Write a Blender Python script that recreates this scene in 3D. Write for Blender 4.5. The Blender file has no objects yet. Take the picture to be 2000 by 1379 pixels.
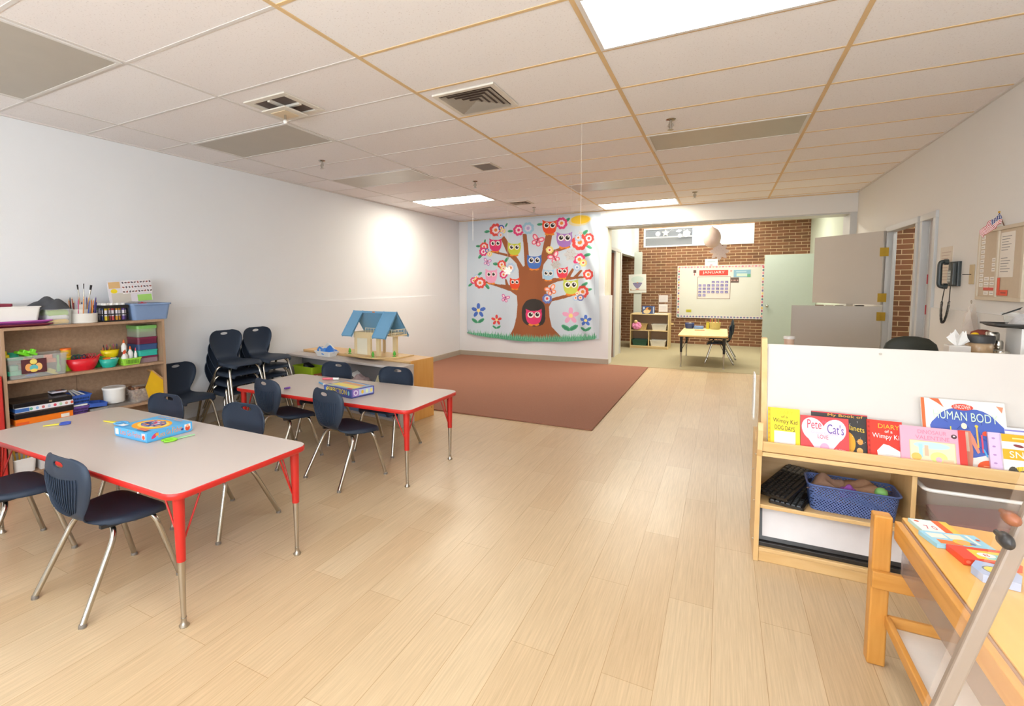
import bpy, math, random
import numpy as np
from mathutils import Vector, Matrix
random.seed(7)
SC = bpy.context.scene
COL = SC.collection
PI = math.pi
# ------------------------------------------------------------------ camera
F, YAW, PIT, ROL, CX, CY, HC = 979.7, .5003, -.0709, -.0065, 876.4, 626.5, 1.449
CEIL = 2.753
XL, XR, YB = -4.80, 1.67, 9.25
def _basis():
    cy, sy, cp, sp = math.cos(YAW), math.sin(YAW), math.cos(PIT), math.sin(PIT)
    f = Vector((-sy*cp, cy*cp, sp)); r = Vector((cy, sy, 0)); u = r.cross(f)
    c, s = math.cos(ROL), math.sin(ROL)
    return c*r+s*u, -s*r+c*u, f
R_, U_, F_ = _basis()
CAMP = Vector((0, 0, HC))
def _ray(x, y): return R_*((x-CX)/F) - U_*((y-CY)/F) + F_
def atZ(x, y, z=0.): d = _ray(x, y); return CAMP + d*((z-HC)/d.z)
def atY(x, y, Y): d = _ray(x, y); return CAMP + d*(Y/d.y)
def atX(x, y, X): d = _ray(x, y); return CAMP + d*(X/d.x)
cam = bpy.data.cameras.new('camera'); camo = bpy.data.objects.new('camera', cam); COL.objects.link(camo)
cam.sensor_fit = 'HORIZONTAL'; cam.sensor_width = 36; cam.lens = F/2000*36
cam.shift_x = (1000-CX)/2000; cam.shift_y = (CY-689.5)/2000
cam.clip_start = .02; cam.clip_end = 200
camo.matrix_world = Matrix(((R_.x, U_.x, -F_.x, 0), (R_.y, U_.y, -F_.y, 0), (R_.z, U_.z, -F_.z, HC), (0, 0, 0, 1)))
SC.camera = camo
# ------------------------------------------------------------------ materials
def lin(h):
    if isinstance(h, str):
        h = h.lstrip('#'); h = [int(h[i:i+2], 16)/255 for i in (0, 2, 4)]
    return tuple((c/12.92 if c <= .04045 else ((c+.055)/1.055)**2.4) for c in h[:3]) + (1,)
MATS = {}
def mat(name, col='#ffffff', rough=.5, metal=0., var=.06, scale=14., bump=0., bscale=60., alpha=1., trans=0., emit=None, es=1., spec=.5, coat=0., stretch=None, tint=None):
    """procedural material: principled, colour broken up by a noise, optional noise bump"""
    if name in MATS: return MATS[name]
    m = bpy.data.materials.new(name); m.use_nodes = True; MATS[name] = m
    nt = m.node_tree; N = nt.nodes; L = nt.links; b = N['Principled BSDF']
    c = lin(col)
    b.inputs['Roughness'].default_value = rough; b.inputs['Metallic'].default_value = metal
    b.inputs['Specular IOR Level'].default_value = spec
    b.inputs['Base Color'].default_value = c
    if tint: b.inputs['Specular Tint'].default_value = tint
    m.diffuse_color = c
    if coat: b.inputs['Coat Weight'].default_value = coat
    tc = N.new('ShaderNodeTexCoord'); mp = N.new('ShaderNodeMapping'); L.new(tc.outputs['Object'], mp.inputs['Vector'])
    if stretch: mp.inputs['Scale'].default_value = stretch
    if var > 0:
        nz = N.new('ShaderNodeTexNoise'); nz.inputs['Scale'].default_value = scale; nz.inputs['Detail'].default_value = 4
        L.new(mp.outputs[0], nz.inputs['Vector'])
        mx = N.new('ShaderNodeMix'); mx.data_type = 'RGBA'
        mx.inputs['A'].default_value = tuple(x*(1-var) for x in c[:3])+(1,); mx.inputs['B'].default_value = tuple(min(1, x*(1+var)) for x in c[:3])+(1,)
        L.new(nz.outputs['Fac'], mx.inputs['Factor']); L.new(mx.outputs['Result'], b.inputs['Base Color'])
    if bump > 0:
        n2 = N.new('ShaderNodeTexNoise'); n2.inputs['Scale'].default_value = bscale; n2.inputs['Detail'].default_value = 3
        L.new(mp.outputs[0], n2.inputs['Vector'])
        bp = N.new('ShaderNodeBump'); bp.inputs['Strength'].default_value = bump; bp.inputs['Distance'].default_value = .004
        L.new(n2.outputs['Fac'], bp.inputs['Height']); L.new(bp.outputs[0], b.inputs['Normal'])
    if trans: b.inputs['Transmission Weight'].default_value = trans; b.inputs['IOR'].default_value = 1.15
    if alpha < 1: b.inputs['Alpha'].default_value = alpha
    if emit: b.inputs['Emission Color'].default_value = lin(emit); b.inputs['Emission Strength'].default_value = es
    return m
def flat(h):  # printed ink / plain plastic of one colour
    return mat('ink_'+h.lstrip('#'), h, .55, var=0)
def wood(name, c1, c2, axis='x', sc=1., rough=.42):
    if name in MATS: return MATS[name]
    m = bpy.data.materials.new(name); m.use_nodes = True; MATS[name] = m
    N = m.node_tree.nodes; L = m.node_tree.links; b = N['Principled BSDF']; b.inputs['Roughness'].default_value = rough
    tc = N.new('ShaderNodeTexCoord'); mp = N.new('ShaderNodeMapping'); L.new(tc.outputs['Object'], mp.inputs['Vector'])
    s = {'x': (1.2, 14, 14), 'y': (14, 1.2, 14), 'z': (14, 14, 1.2)}[axis]
    mp.inputs['Scale'].default_value = tuple(v*sc for v in s)
    nz = N.new('ShaderNodeTexNoise'); nz.inputs['Scale'].default_value = 3.2; nz.inputs['Detail'].default_value = 6; nz.inputs['Distortion'].default_value = .6
    L.new(mp.outputs[0], nz.inputs['Vector'])
    cr = N.new('ShaderNodeValToRGB'); cr.color_ramp.elements[0].position = .3; cr.color_ramp.elements[1].position = .72
    cr.color_ramp.elements[0].color = lin(c2); cr.color_ramp.elements[1].color = lin(c1)
    L.new(nz.outputs['Fac'], cr.inputs['Fac']); L.new(cr.outputs['Color'], b.inputs['Base Color'])
    bp = N.new('ShaderNodeBump'); bp.inputs['Strength'].default_value = .08; bp.inputs['Distance'].default_value = .002
    L.new(nz.outputs['Fac'], bp.inputs['Height']); L.new(bp.outputs[0], b.inputs['Normal'])
    return m
def brick(name, plane, c1='#97694a', c2='#7c563c', mortar='#d8bc96'):
    m = bpy.data.materials.new(name); m.use_nodes = True; MATS[name] = m
    N = m.node_tree.nodes; L = m.node_tree.links; b = N['Principled BSDF']; b.inputs['Roughness'].default_value = .85
    tc = N.new('ShaderNodeTexCoord'); sx = N.new('ShaderNodeSeparateXYZ'); cx = N.new('ShaderNodeCombineXYZ')
    L.new(tc.outputs['Object'], sx.inputs[0]); L.new(sx.outputs['X' if plane == 'xz' else 'Y'], cx.inputs[0]); L.new(sx.outputs['Z'], cx.inputs[1])
    bt = N.new('ShaderNodeTexBrick'); L.new(cx.outputs[0], bt.inputs['Vector'])
    bt.inputs['Scale'].default_value = 1; bt.inputs['Brick Width'].default_value = .225; bt.inputs['Row Height'].default_value = .067
    bt.inputs['Mortar Size'].default_value = .0055; bt.inputs['Mortar Smooth'].default_value = .3
    bt.inputs['Color1'].default_value = lin(c1); bt.inputs['Color2'].default_value = lin(c2); bt.inputs['Mortar'].default_value = lin(mortar)
    nz = N.new('ShaderNodeTexNoise'); nz.inputs['Scale'].default_value = 9; nz.inputs['Detail'].default_value = 5; L.new(tc.outputs['Object'], nz.inputs['Vector'])
    mx = N.new('ShaderNodeMix'); mx.data_type = 'RGBA'; mx.blend_type = 'MULTIPLY'; mx.inputs['Factor'].default_value = .18
    L.new(bt.outputs['Color'], mx.inputs['A']); L.new(nz.outputs['Color'], mx.inputs['B']); L.new(mx.outputs['Result'], b.inputs['Base Color'])
    bp = N.new('ShaderNodeBump'); bp.inputs['Strength'].default_value = .5; bp.inputs['Distance'].default_value = .004; bp.invert = True
    L.new(bt.outputs['Fac'], bp.inputs['Height']); L.new(bp.outputs[0], b.inputs['Normal'])
    return m
def glass(name, col, a, rough=.08):   # clear plastic or glass: mostly see-through, faintly tinted, glossy
    return mat(name, col, rough, var=0, alpha=a, spec=.6)
# ------------------------------------------------------------------ mesh builder
_TXT = {}
def text_mesh(s):
    if s in _TXT: return _TXT[s]
    cu = bpy.data.curves.new('t', 'FONT'); cu.body = s; cu.size = 1; cu.resolution_u = 3
    o = bpy.data.objects.new('t', cu); COL.objects.link(o)
    dg = bpy.context.evaluated_depsgraph_get(); me = bpy.data.meshes.new_from_object(o.evaluated_get(dg))
    v = [tuple(p.co[:2]) for p in me.vertices]; f = [tuple(p.vertices) for p in me.polygons]
    bpy.data.meshes.remove(me); bpy.data.objects.remove(o); bpy.data.curves.remove(cu)
    xs = [p[0] for p in v]; ys = [p[1] for p in v]
    x0, x1, y0, y1 = min(xs), max(xs), min(ys), max(ys)
    r = ([((p[0]-x0)/(x1-x0), (p[1]-y0)/(y1-y0)) for p in v], f); _TXT[s] = r
    return r
def arc_path(pts, r, n=5):
    """polyline with its corners rounded"""
    P = [Vector(p) for p in pts]; out = [P[0]]
    for i in range(1, len(P)-1):
        a, b, c = P[i-1], P[i], P[i+1]
        ra = min(r, (a-b).length*.49); rc = min(r, (c-b).length*.49)
        p0 = b+(a-b).normalized()*ra; p1 = b+(c-b).normalized()*rc
        for k in range(n+1):
            t = k/n; out.append(p0*(1-t)**2 + b*2*t*(1-t) + p1*t*t)
    out.append(P[-1]); return out
def rrect(w, h, r, n=5):
    """rounded rectangle outline centred on 0"""
    o = []
    for cx, cy, a in ((w/2-r, h/2-r, 0), (-w/2+r, h/2-r, PI/2), (-w/2+r, -h/2+r, PI), (w/2-r, -h/2+r, 1.5*PI)):
        for k in range(n+1):
            t = a+PI/2*k/n; o.append((cx+r*math.cos(t), cy+r*math.sin(t)))
    return o
class MB:
    def __init__(s): s.v = []; s.f = []; s.m = []; s.sm = []; s.mats = []; s.M = Matrix.Identity(4); s.lay = 0
    def mi(s, m):
        if m not in s.mats: s.mats.append(m)
        return s.mats.index(m)
    def add(s, vs, fs, m, smooth=False):
        o = len(s.v); s.v += [s.M @ Vector(p) for p in vs]; k = s.mi(m)
        for f in fs: s.f.append([o+i for i in f]); s.m.append(k); s.sm.append(smooth)
        return s
    def box(s, x0, x1, y0, y1, z0, z1, m):
        vs = [(x0, y0, z0), (x1, y0, z0), (x1, y1, z0), (x0, y1, z0), (x0, y0, z1), (x1, y0, z1), (x1, y1, z1), (x0, y1, z1)]
        return s.add(vs, [(3, 2, 1, 0), (4, 5, 6, 7), (0, 1, 5, 4), (1, 2, 6, 5), (2, 3, 7, 6), (3, 0, 4, 7)], m)
    def cbox(s, c, d, m): return s.box(c[0]-d[0]/2, c[0]+d[0]/2, c[1]-d[1]/2, c[1]+d[1]/2, c[2]-d[2]/2, c[2]+d[2]/2, m)
    def tube(s, pts, r, m, n=10, cap=True, r1=None):
        P = [Vector(p) for p in pts]; k = len(P); vs = []; up = None
        for i, p in enumerate(P):
            t = (P[min(i+1, k-1)]-P[max(i-1, 0)]).normalized()
            if up is None: up = Vector((0, 0, 1)) if abs(t.z) < .9 else Vector((0, 1, 0))
            a = t.cross(up)
            if a.length < 1e-4: a = t.orthogonal()
            a.normalize(); b = a.cross(t).normalized(); up = b
            rr = r if r1 is None else r+(r1-r)*i/(k-1)
            vs += [p+(a*math.cos(2*PI*j/n)+b*math.sin(2*PI*j/n))*rr for j in range(n)]
        fs = [(i*n+j, i*n+(j+1) % n, (i+1)*n+(j+1) % n, (i+1)*n+j) for i in range(k-1) for j in range(n)]
        s.add(vs, fs, m, True)
        if cap: s.add(vs[:n], [tuple(range(n))], m); s.add(vs[-n:], [tuple(reversed(range(n)))], m)
        return s
    def lathe(s, prof, c, m, n=20, sx=1., sy=1., cap=True):
        """prof: [(r, z)] from bottom to top"""
        vs = [(c[0]+r*sx*math.cos(2*PI*j/n), c[1]+r*sy*math.sin(2*PI*j/n), c[2]+z) for r, z in prof for j in range(n)]
        fs = [(i*n+j, i*n+(j+1) % n, (i+1)*n+(j+1) % n, (i+1)*n+j) for i in range(len(prof)-1) for j in range(n)]
        s.add(vs, fs, m, True)
        if cap:
            if prof[0][0] > 1e-5: s.add(vs[:n], [tuple(reversed(range(n)))], m)
            if prof[-1][0] > 1e-5: s.add(vs[-n:], [tuple(range(n))], m)
        return s
    def ball(s, c, r, m, n=14, sz=1.):
        return s.lathe([(r*math.sin(PI*i/8), -r*sz*math.cos(PI*i/8)) for i in range(9)], c, m, n, cap=False)
    def prism(s, poly, z0, z1, m, mside=None):
        n = len(poly); vs = [(x, y, z0) for x, y in poly]+[(x, y, z1) for x, y in poly]
        s.add(vs, [tuple(reversed(range(n))), tuple(range(n, 2*n))], m)
        return s.add(vs, [(i, (i+1) % n, n+(i+1) % n, n+i) for i in range(n)], mside or m)
    def loft(s, rings, m, smooth=False, cap0=True, cap1=True):
        """rings of equal length, bottom to top"""
        n = len(rings[0]); vs = [p for r in rings for p in r]
        s.add(vs, [(i*n+j, i*n+(j+1) % n, (i+1)*n+(j+1) % n, (i+1)*n+j) for i in range(len(rings)-1) for j in range(n)], m, smooth)
        if cap0: s.add(rings[0], [tuple(reversed(range(n)))], m)
        if cap1: s.add(rings[-1], [tuple(range(n))], m)
        return s
    # printed shapes: flat polygons in the local XZ plane seen from -Y, each a hair in front of the last
    def P(s, pts, m, dy=None):
        s.lay += 1; y = -(s.lay*.00012) if dy is None else dy
        return s.add([(x, y, z) for x, z in pts], [tuple(range(len(pts)))], m)
    def R(s, x0, x1, z0, z1, c): return s.P([(x0, z0), (x1, z0), (x1, z1), (x0, z1)], flat(c))
    def E(s, x, z, rx, rz, c, n=18, a=0.): 
        ca, sa = math.cos(a), math.sin(a)
        return s.P([(x+rx*math.cos(2*PI*k/n)*ca-rz*math.sin(2*PI*k/n)*sa, z+rx*math.cos(2*PI*k/n)*sa+rz*math.sin(2*PI*k/n)*ca) for k in range(n)], flat(c))
    def T(s, t, x0, x1, z0, z1, c, slant=0.):
        vs, fs = text_mesh(t); s.lay += 1; y = -s.lay*.00012
        return s.add([(x0+(x1-x0)*p[0], y, z0+(z1-z0)*p[1]+slant*p[0]) for p in vs], fs, flat(c))
    def build(s, name, parent=None, bevel=0., seg=2, solid=0., sub=0, loc=None):
        me = bpy.data.meshes.new(name); me.from_pydata([tuple(p) for p in s.v], [], s.f)
        for m in s.mats: me.materials.append(m)
        me.polygons.foreach_set('material_index', s.m); me.polygons.foreach_set('use_smooth', s.sm); me.update()
        o = bpy.data.objects.new(name, me); COL.objects.link(o)
        if parent: o.parent = parent
        if loc: o.location = loc
        if solid: q = o.modifiers.new('solid', 'SOLIDIFY'); q.thickness = solid; q.offset = 0
        if bevel: q = o.modifiers.new('bevel', 'BEVEL'); q.width = bevel; q.segments = seg; q.limit_method = 'ANGLE'; q.angle_limit = .6
        if sub: q = o.modifiers.new('sub', 'SUBSURF'); q.levels = sub; q.render_levels = sub
        return o
def frame_m(o, x, y=None):
    """matrix whose X axis is x, -Y the seen side, Z up"""
    x = Vector(x).normalized(); z = Vector(y).normalized() if y else Vector((0, 0, 1)); yy = z.cross(x).normalized()
    return Matrix(((x.x, yy.x, z.x, o[0]), (x.y, yy.y, z.y, o[1]), (x.z, yy.z, z.z, o[2]), (0, 0, 0, 1)))
def tag(o, label, cat, group=None, kind=None):
    o['label'] = label; o['category'] = cat
    if group: o['group'] = group
    if kind: o['kind'] = kind
    return o
def thing(name, label, cat, loc=(0, 0, 0), rz=0., group=None, M=None):
    o = bpy.data.objects.new(name, None); COL.objects.link(o); o.empty_display_size = .05
    if M is not None: o.matrix_world = M
    else: o.location = loc; o.rotation_euler = (0, 0, rz)
    return tag(o, label, cat, group)
def struct(o): o['kind'] = 'structure'; return o
def copy_tree(o, loc=None, rz=None, label=None, group=None, parent=None):
    c = o.copy(); COL.objects.link(c)
    if parent: c.parent = parent; c.matrix_parent_inverse = o.matrix_parent_inverse.copy()
    if loc is not None: c.location = loc
    if rz is not None: c.rotation_euler = (0, 0, rz)
    if label: c['label'] = label
    if group: c['group'] = group
    for ch in KIDS.get(o.name, []) or list(o.children): copy_tree(ch, parent=c)
    return c
KIDS = {}
# ------------------------------------------------------------------ shared materials
WALLP = mat('wall_paint_left', '#e6e7e9', .6, var=.02, scale=1.5, bump=.12, bscale=90)
WALLW = mat('wall_paint_warm', '#e2dfda', .6, var=.02, scale=1.5, bump=.12, bscale=90)
TRIMP = mat('trim_grey_paint', '#c6c6c4', .4, var=.03)
DOORP = mat('door_grey_paint', '#beb6ab', .45, var=.03, scale=3)
CHROME = mat('chrome', '#b9b4aa', .18, 1., var=0)
STEEL = mat('brushed_steel', '#b9b3a8', .3, 1., var=.03)
NAVY = mat('navy_plastic', '#2e3644', .5, var=.08, scale=160, spec=.35, tint=(.75, .88, 1, 1))
NAVYD = mat('navy_plastic_ribs', '#2a3648', .45, var=.05, scale=60, spec=.3)
BLACK = mat('black_plastic', '#1c1b1b', .4, var=.05)
BLACKM = mat('black_rubber', '#2a2826', .7, var=.05)
WHITEP = mat('white_plastic', '#ece9e4', .4, var=.02)
REDE = mat('red_plastic', '#c4261f', .35, var=.03)
MAPLE = wood('maple', '#e8c088', '#dcae74', 'x', .6)
MAPLEZ = wood('maple_upright', '#e8c088', '#dcae74', 'z', .6)
BEECH = wood('honey_wood', '#dd9f4f', '#c98838', 'y', .7, .35)
BEECHX = wood('honey_wood_cross', '#dd9f4f', '#c98838', 'x', .7, .35)
BEECHZ = wood('honey_wood_upright', '#dd9f4f', '#c98838', 'z', .7, .35)
OAK = wood('brown_oak_laminate', '#b39274', '#a07f63', 'y', .9, .5)
GREYL = wood('grey_laminate', '#c9c0ba', '#bcb1aa', 'x', .6, .45)
LAM = mat('table_laminate', '#c8bab0', .3, var=.03, scale=260)
GLIDE = mat('foot_glide_grey', '#7d746b', .5, var=.05)
BRASS = mat('brass', '#c9a343', .28, 1., var=.05)
PAPER = mat('white_paper', '#f2efea', .8, var=.01)
CLEAR = glass('clear_plastic', '#e6e6e2', .22)
# ================================================================== ROOM SHELL
def floor_mat():
    m = bpy.data.materials.new('vinyl_planks'); m.use_nodes = True
    N = m.node_tree.nodes; L = m.node_tree.links; b = N['Principled BSDF']
    b.inputs['Roughness'].default_value = .3; b.inputs['Specular IOR Level'].default_value = .5
    tc = N.new('ShaderNodeTexCoord'); sx = N.new('ShaderNodeSeparateXYZ'); cx = N.new('ShaderNodeCombineXYZ')
    L.new(tc.outputs['Object'], sx.inputs[0]); L.new(sx.outputs['Y'], cx.inputs[0]); L.new(sx.outputs['X'], cx.inputs[1])
    bt = N.new('ShaderNodeTexBrick'); L.new(cx.outputs[0], bt.inputs['Vector'])
    for k, v in (('Scale', 1), ('Brick Width', 1.22), ('Row Height', .18), ('Mortar Size', .0012), ('Bias', 0)): bt.inputs[k].default_value = v
    bt.inputs['Color1'].default_value = lin('#d3bb97'); bt.inputs['Color2'].default_value = lin('#caae88'); bt.inputs['Mortar'].default_value = lin('#b09068')
    mp = N.new('ShaderNodeMapping'); mp.inputs['Scale'].default_value = (60, 1.6, 1); L.new(tc.outputs['Object'], mp.inputs['Vector'])
    nz = N.new('ShaderNodeTexNoise'); nz.inputs['Scale'].default_value = 2.2; nz.inputs['Detail'].default_value = 7; nz.inputs['Roughness'].default_value = .65; L.new(mp.outputs[0], nz.inputs['Vector'])
    cr = N.new('ShaderNodeValToRGB'); cr.color_ramp.elements[0].position = .33; cr.color_ramp.elements[1].position = .68
    cr.color_ramp.elements[0].color = (.80, .78, .75, 1); cr.color_ramp.elements[1].color = (1.06, 1.06, 1.06, 1)
    L.new(nz.outputs['Fac'], cr.inputs['Fac'])
    mx = N.new('ShaderNodeMix'); mx.data_type = 'RGBA'; mx.blend_type = 'MULTIPLY'; mx.inputs['Factor'].default_value = .85
    L.new(bt.outputs['Color'], mx.inputs['A']); L.new(cr.outputs['Color'], mx.inputs['B']); L.new(mx.outputs['Result'], b.inputs['Base Color'])
    n2 = N.new('ShaderNodeTexNoise'); n2.inputs['Scale'].default_value = 1.3; n2.inputs['Detail'].default_value = 5; L.new(tc.outputs['Object'], n2.inputs['Vector'])
    mr = N.new('ShaderNodeMapRange'); mr.inputs['From Min'].default_value = .3; mr.inputs['From Max'].default_value = .7; mr.inputs['To Min'].default_value = .30; mr.inputs['To Max'].default_value = .36
    L.new(n2.outputs['Fac'], mr.inputs['Value']); L.new(mr.outputs[0], b.inputs['Roughness'])
    bp = N.new('ShaderNodeBump'); bp.inputs['Strength'].default_value = .06; bp.inputs['Distance'].default_value = .002
    L.new(nz.outputs['Fac'], bp.inputs['Height']); L.new(bp.outputs[0], b.inputs['Normal'])
    return m
GX0, GY0, TX, TY = -.6486, 2.9735, 1.2192, .6096
def tile_mat():
    m = bpy.data.materials.new('ceiling_tiles'); m.use_nodes = True
    N = m.node_tree.nodes; L = m.node_tree.links; b = N['Principled BSDF']; b.inputs['Roughness'].default_value = .9
    tc = N.new('ShaderNodeTexCoord'); ad = N.new('ShaderNodeVectorMath'); ad.operation = 'SUBTRACT'; ad.inputs[1].default_value = (GX0, GY0, 0)
    dv = N.new('ShaderNodeVectorMath'); dv.operation = 'DIVIDE'; dv.inputs[1].default_value = (TX, TY, 1)
    fl = N.new('ShaderNodeVectorMath'); fl.operation = 'FLOOR'
    L.new(tc.outputs['Object'], ad.inputs[0]); L.new(ad.outputs[0], dv.inputs[0]); L.new(dv.outputs[0], fl.inputs[0])
    wn = N.new('ShaderNodeTexWhiteNoise'); L.new(fl.outputs[0], wn.inputs['Vector'])
    cr = N.new('ShaderNodeValToRGB'); e = cr.color_ramp.elements
    e[0].position = 0; e[0].color = lin('#eee8e6'); e[1].position = 1; e[1].color = lin('#f3f0f0')
    x = e.new(.45); x.color = lin('#f1edec')
    L.new(wn.outputs['Value'], cr.inputs['Fac'])
    nz = N.new('ShaderNodeTexNoise'); nz.inputs['Scale'].default_value = 110; nz.inputs['Detail'].default_value = 3; L.new(tc.outputs['Object'], nz.inputs['Vector'])
    c2 = N.new('ShaderNodeValToRGB'); c2.color_ramp.elements[0].position = .28; c2.color_ramp.elements[1].position = .4
    c2.color_ramp.elements[0].color = (.72, .68, .66, 1); c2.color_ramp.elements[1].color = (1, 1, 1, 1); L.new(nz.outputs['Fac'], c2.inputs['Fac'])
    mx = N.new('ShaderNodeMix'); mx.data_type = 'RGBA'; mx.blend_type = 'MULTIPLY'; mx.inputs['Factor'].default_value = .7
    L.new(cr.outputs['Color'], mx.inputs['A']); L.new(c2.outputs['Color'], mx.inputs['B']); L.new(mx.outputs['Result'], b.inputs['Base Color'])
    return m
YF = -3.0; EXPO = 0.70; FILL_P = 350; FAR_P = 60
b = MB(); b.box(XL-.1, XR+.12, YF-.1, YB, -.08, 0, floor_mat()); struct(b.build('floor'))
CARP = mat('olive_carpet', '#a89c7c', .95, var=.16, scale=160, bump=.5, bscale=300)
b = MB(); b.box(-3.3, XR+.1, YB, 13.4, -.08, .004, CARP); struct(b.build('floor_carpet'))
b = MB(); b.box(XL-.1, XR+.12, YF-.1, YB, CEIL, CEIL+.06, tile_mat()); struct(b.build('ceiling'))
b = MB(); b.box(XL-.12, XL, YF, YB+.1, 0, CEIL, WALLP); struct(b.build('wall_left'))
b = MB(); b.box(XL, XR+.1, YF-.12, YF, 0, CEIL, WALLW); struct(b.build('wall_front'))
def area(name, loc, sx, sy, rot, power, col):
    l = bpy.data.lights.new(name, 'AREA'); l.shape = 'RECTANGLE'; l.size = sx; l.size_y = sy; l.energy = power; l.color = col
    o = bpy.data.objects.new(name, l); COL.objects.link(o); o.location = loc; o.rotation_euler = rot; return o
# unseen window frame and area light added behind the camera as frontal fill
w2 = bpy.data.objects.new('added_fill_window', None); COL.objects.link(w2); struct(w2); w2.location = (-.6, YF, 0)
b = MB()
for (x0, x1, z0, z1) in ((-2.1, 2.1, .75, .80), (-2.1, 2.1, 2.35, 2.40), (-2.1, -2.05, .8, 2.35), (2.05, 2.1, .8, 2.35), (-.03, .03, .8, 2.35)): b.box(x0, x1, 0, .06, z0, z1, TRIMP)
b.build('window_frame', w2)
area('added_fill_light', (-.6, YF+.03, 1.55), 3.6, 1.5, (PI/2+1.0, 0, 0), FILL_P, (.79, .90, 1.))
area('passage_fill', (2.4, 7.4, 2.58), .5, .5, (0, 0, 0), 11, (1, .95, .86))  # fill light added to brighten the dark passage, no fixture there
area('far_room_fill', (-.3, 11.3, 2.95), 2.4, .5, (0, 0, 0), FAR_P, (1, .96, .86))  # area light added as extra fill for the far room, without a fixture
OX0 = -1.87   # left edge of the wide opening
b = MB(); b.box(XL, OX0, YB, YB+.45, 0, CEIL, WALLP); b.box(OX0, XR, YB, YB+.45, 2.47, CEIL+.25, WALLW); struct(b.build('wall_back'))
# right wall with two door openings
D1 = (6.60, 7.60); D2 = (6.12, 6.43); DH = 2.04
b = MB()
b.box(XR, XR+.06, YF, D2[0], 0, CEIL, WALLW); b.box(XR, XR+.06, D2[1], D1[0], 0, CEIL, WALLW)
b.box(XR, XR+.06, D1[1], YB+.45, 0, CEIL+.25, WALLW); b.box(XR, XR+.06, D2[0], D2[1], DH, CEIL, WALLW); b.box(XR, XR+.06, D1[0], D1[1], DH, CEIL, WALLW)
b.box(XR-.05, XR, YB+.5, 13.3, 0, 2.98, mat('wall_paint_mint', '#cfd8c6', .6, var=.02)); b.box(XR, XR+.06, YB+.45, 13.3, 0, 2.98, WALLW)
struct(b.build('wall_right'))
b = MB(); b.box(1.59, XR, YB+.02, YB+.5, 0, 2.47, TRIMP); struct(b.build('trim_1'))     # jamb at the right of the opening
b = MB(); b.box(OX0-.001, OX0+.03, YB+.03, YB+.43, 1.25, 2.47, mat('opening_trim', '#d8d4c0', .5, var=.02)); b.box(OX0, 1.59, YB+.04, YB+.43, 2.45, 2.47, TRIMP); struct(b.build('trim_2'))
# lower wall boards with a ledge at about 1.25 m
b = MB(); b.box(XL, XL+.012, YF, YB, .1, 1.25, WALLP); struct(b.build('trim_3'))
b = MB(); b.box(XL, OX0+.085, YB-.022, YB, .1, 1.245, WALLP); b.box(OX0, OX0+.085, YB, YB+.3, .0, 1.245, WALLP); struct(b.build('trim_4'))
b = MB(); b.box(XR-.02, XR, 1.5, D2[0]-.06, .1, 1.22, WALLW); struct(b.build('trim_5'))
BASE = mat('taupe_vinyl_base', '#b0a596', .5, var=.04)
b = MB(); b.box(XL+.022, XL+.034, YF, YB-.02, 0, .1, BASE); b.box(XL, XL+.022, YF, YB, 0, .1, BASE); struct(b.build('baseboard_left', bevel=.004))
b = MB(); b.box(XL+.03, OX0+.09, YB-.034, YB, 0, .1, BASE); struct(b.build('baseboard_back', bevel=.004))
b = MB(); b.box(XR-.03, XR, YF, D2[0]-.06, 0, .1, BASE); struct(b.build('baseboard_right', bevel=.004))
# door casings on the right wall
for k, (d, y0, y1) in enumerate(((D1, 6.55, 7.655), (D2, 6.07, 6.48))):
    b = MB()
    b.box(XR-.022, XR+.07, y0, d[0]+.012, 0, DH-.012, TRIMP); b.box(XR-.022, XR+.07, d[1]-.012, y1, 0, DH-.012, TRIMP); b.box(XR-.022, XR+.07, y0, y1, DH-.012, DH+.05, TRIMP)
    b.box(XR+.03, XR+.05, d[0]+.012, d[0]+.027, 0, DH-.012, TRIMP); b.box(XR+.03, XR+.05, d[1]-.027, d[1]-.012, 0, DH-.012, TRIMP)
    struct(b.build('trim_%d' % (6+k), bevel=.004))
# small brick passage seen through the first doorway, and the recessed narrow closet door
BR_XZ = brick('brick_xz', 'xz'); BR_YZ = brick('brick_yz', 'yz')
b = MB(); b.box(XR+.06, 3.2, 8.6, 8.75, 0, 2.7, BR_XZ); struct(b.build('wall_passage'))
b = MB(); b.box(3.2, 3.3, 5.6, 8.7, 0, 2.7, WALLW); b.box(XR+.06, 3.2, 5.5, 5.6, 0, 2.7, WALLW); struct(b.build('wall_passage_side'))
b = MB(); b.box(XR, 3.3, 5.5, 8.7, -.08, .002, CARP); struct(b.build('floor_passage'))
b = MB(); b.box(XR+.06, 3.3, 5.5, 8.7, 2.6, 2.7, WALLW); struct(b.build('ceiling_passage'))
d = bpy.data.objects.new('door_2', None); COL.objects.link(d); struct(d); d.location = (XR+.035, D2[0], 0)
b = MB(); b.box(0, .03, .016, D2[1]-D2[0]-.016, .01, DH-.005, mat('closet_door_paint', '#c3bfbd', .45, var=.02)); b.build('door_leaf', d, bevel=.003)
for z in (1.43, 1.14):
    b = MB(); b.box(-.006, 0, .26, .275, z, z+.09, flat('#c2414a')); b.build('latch', d)
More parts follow.
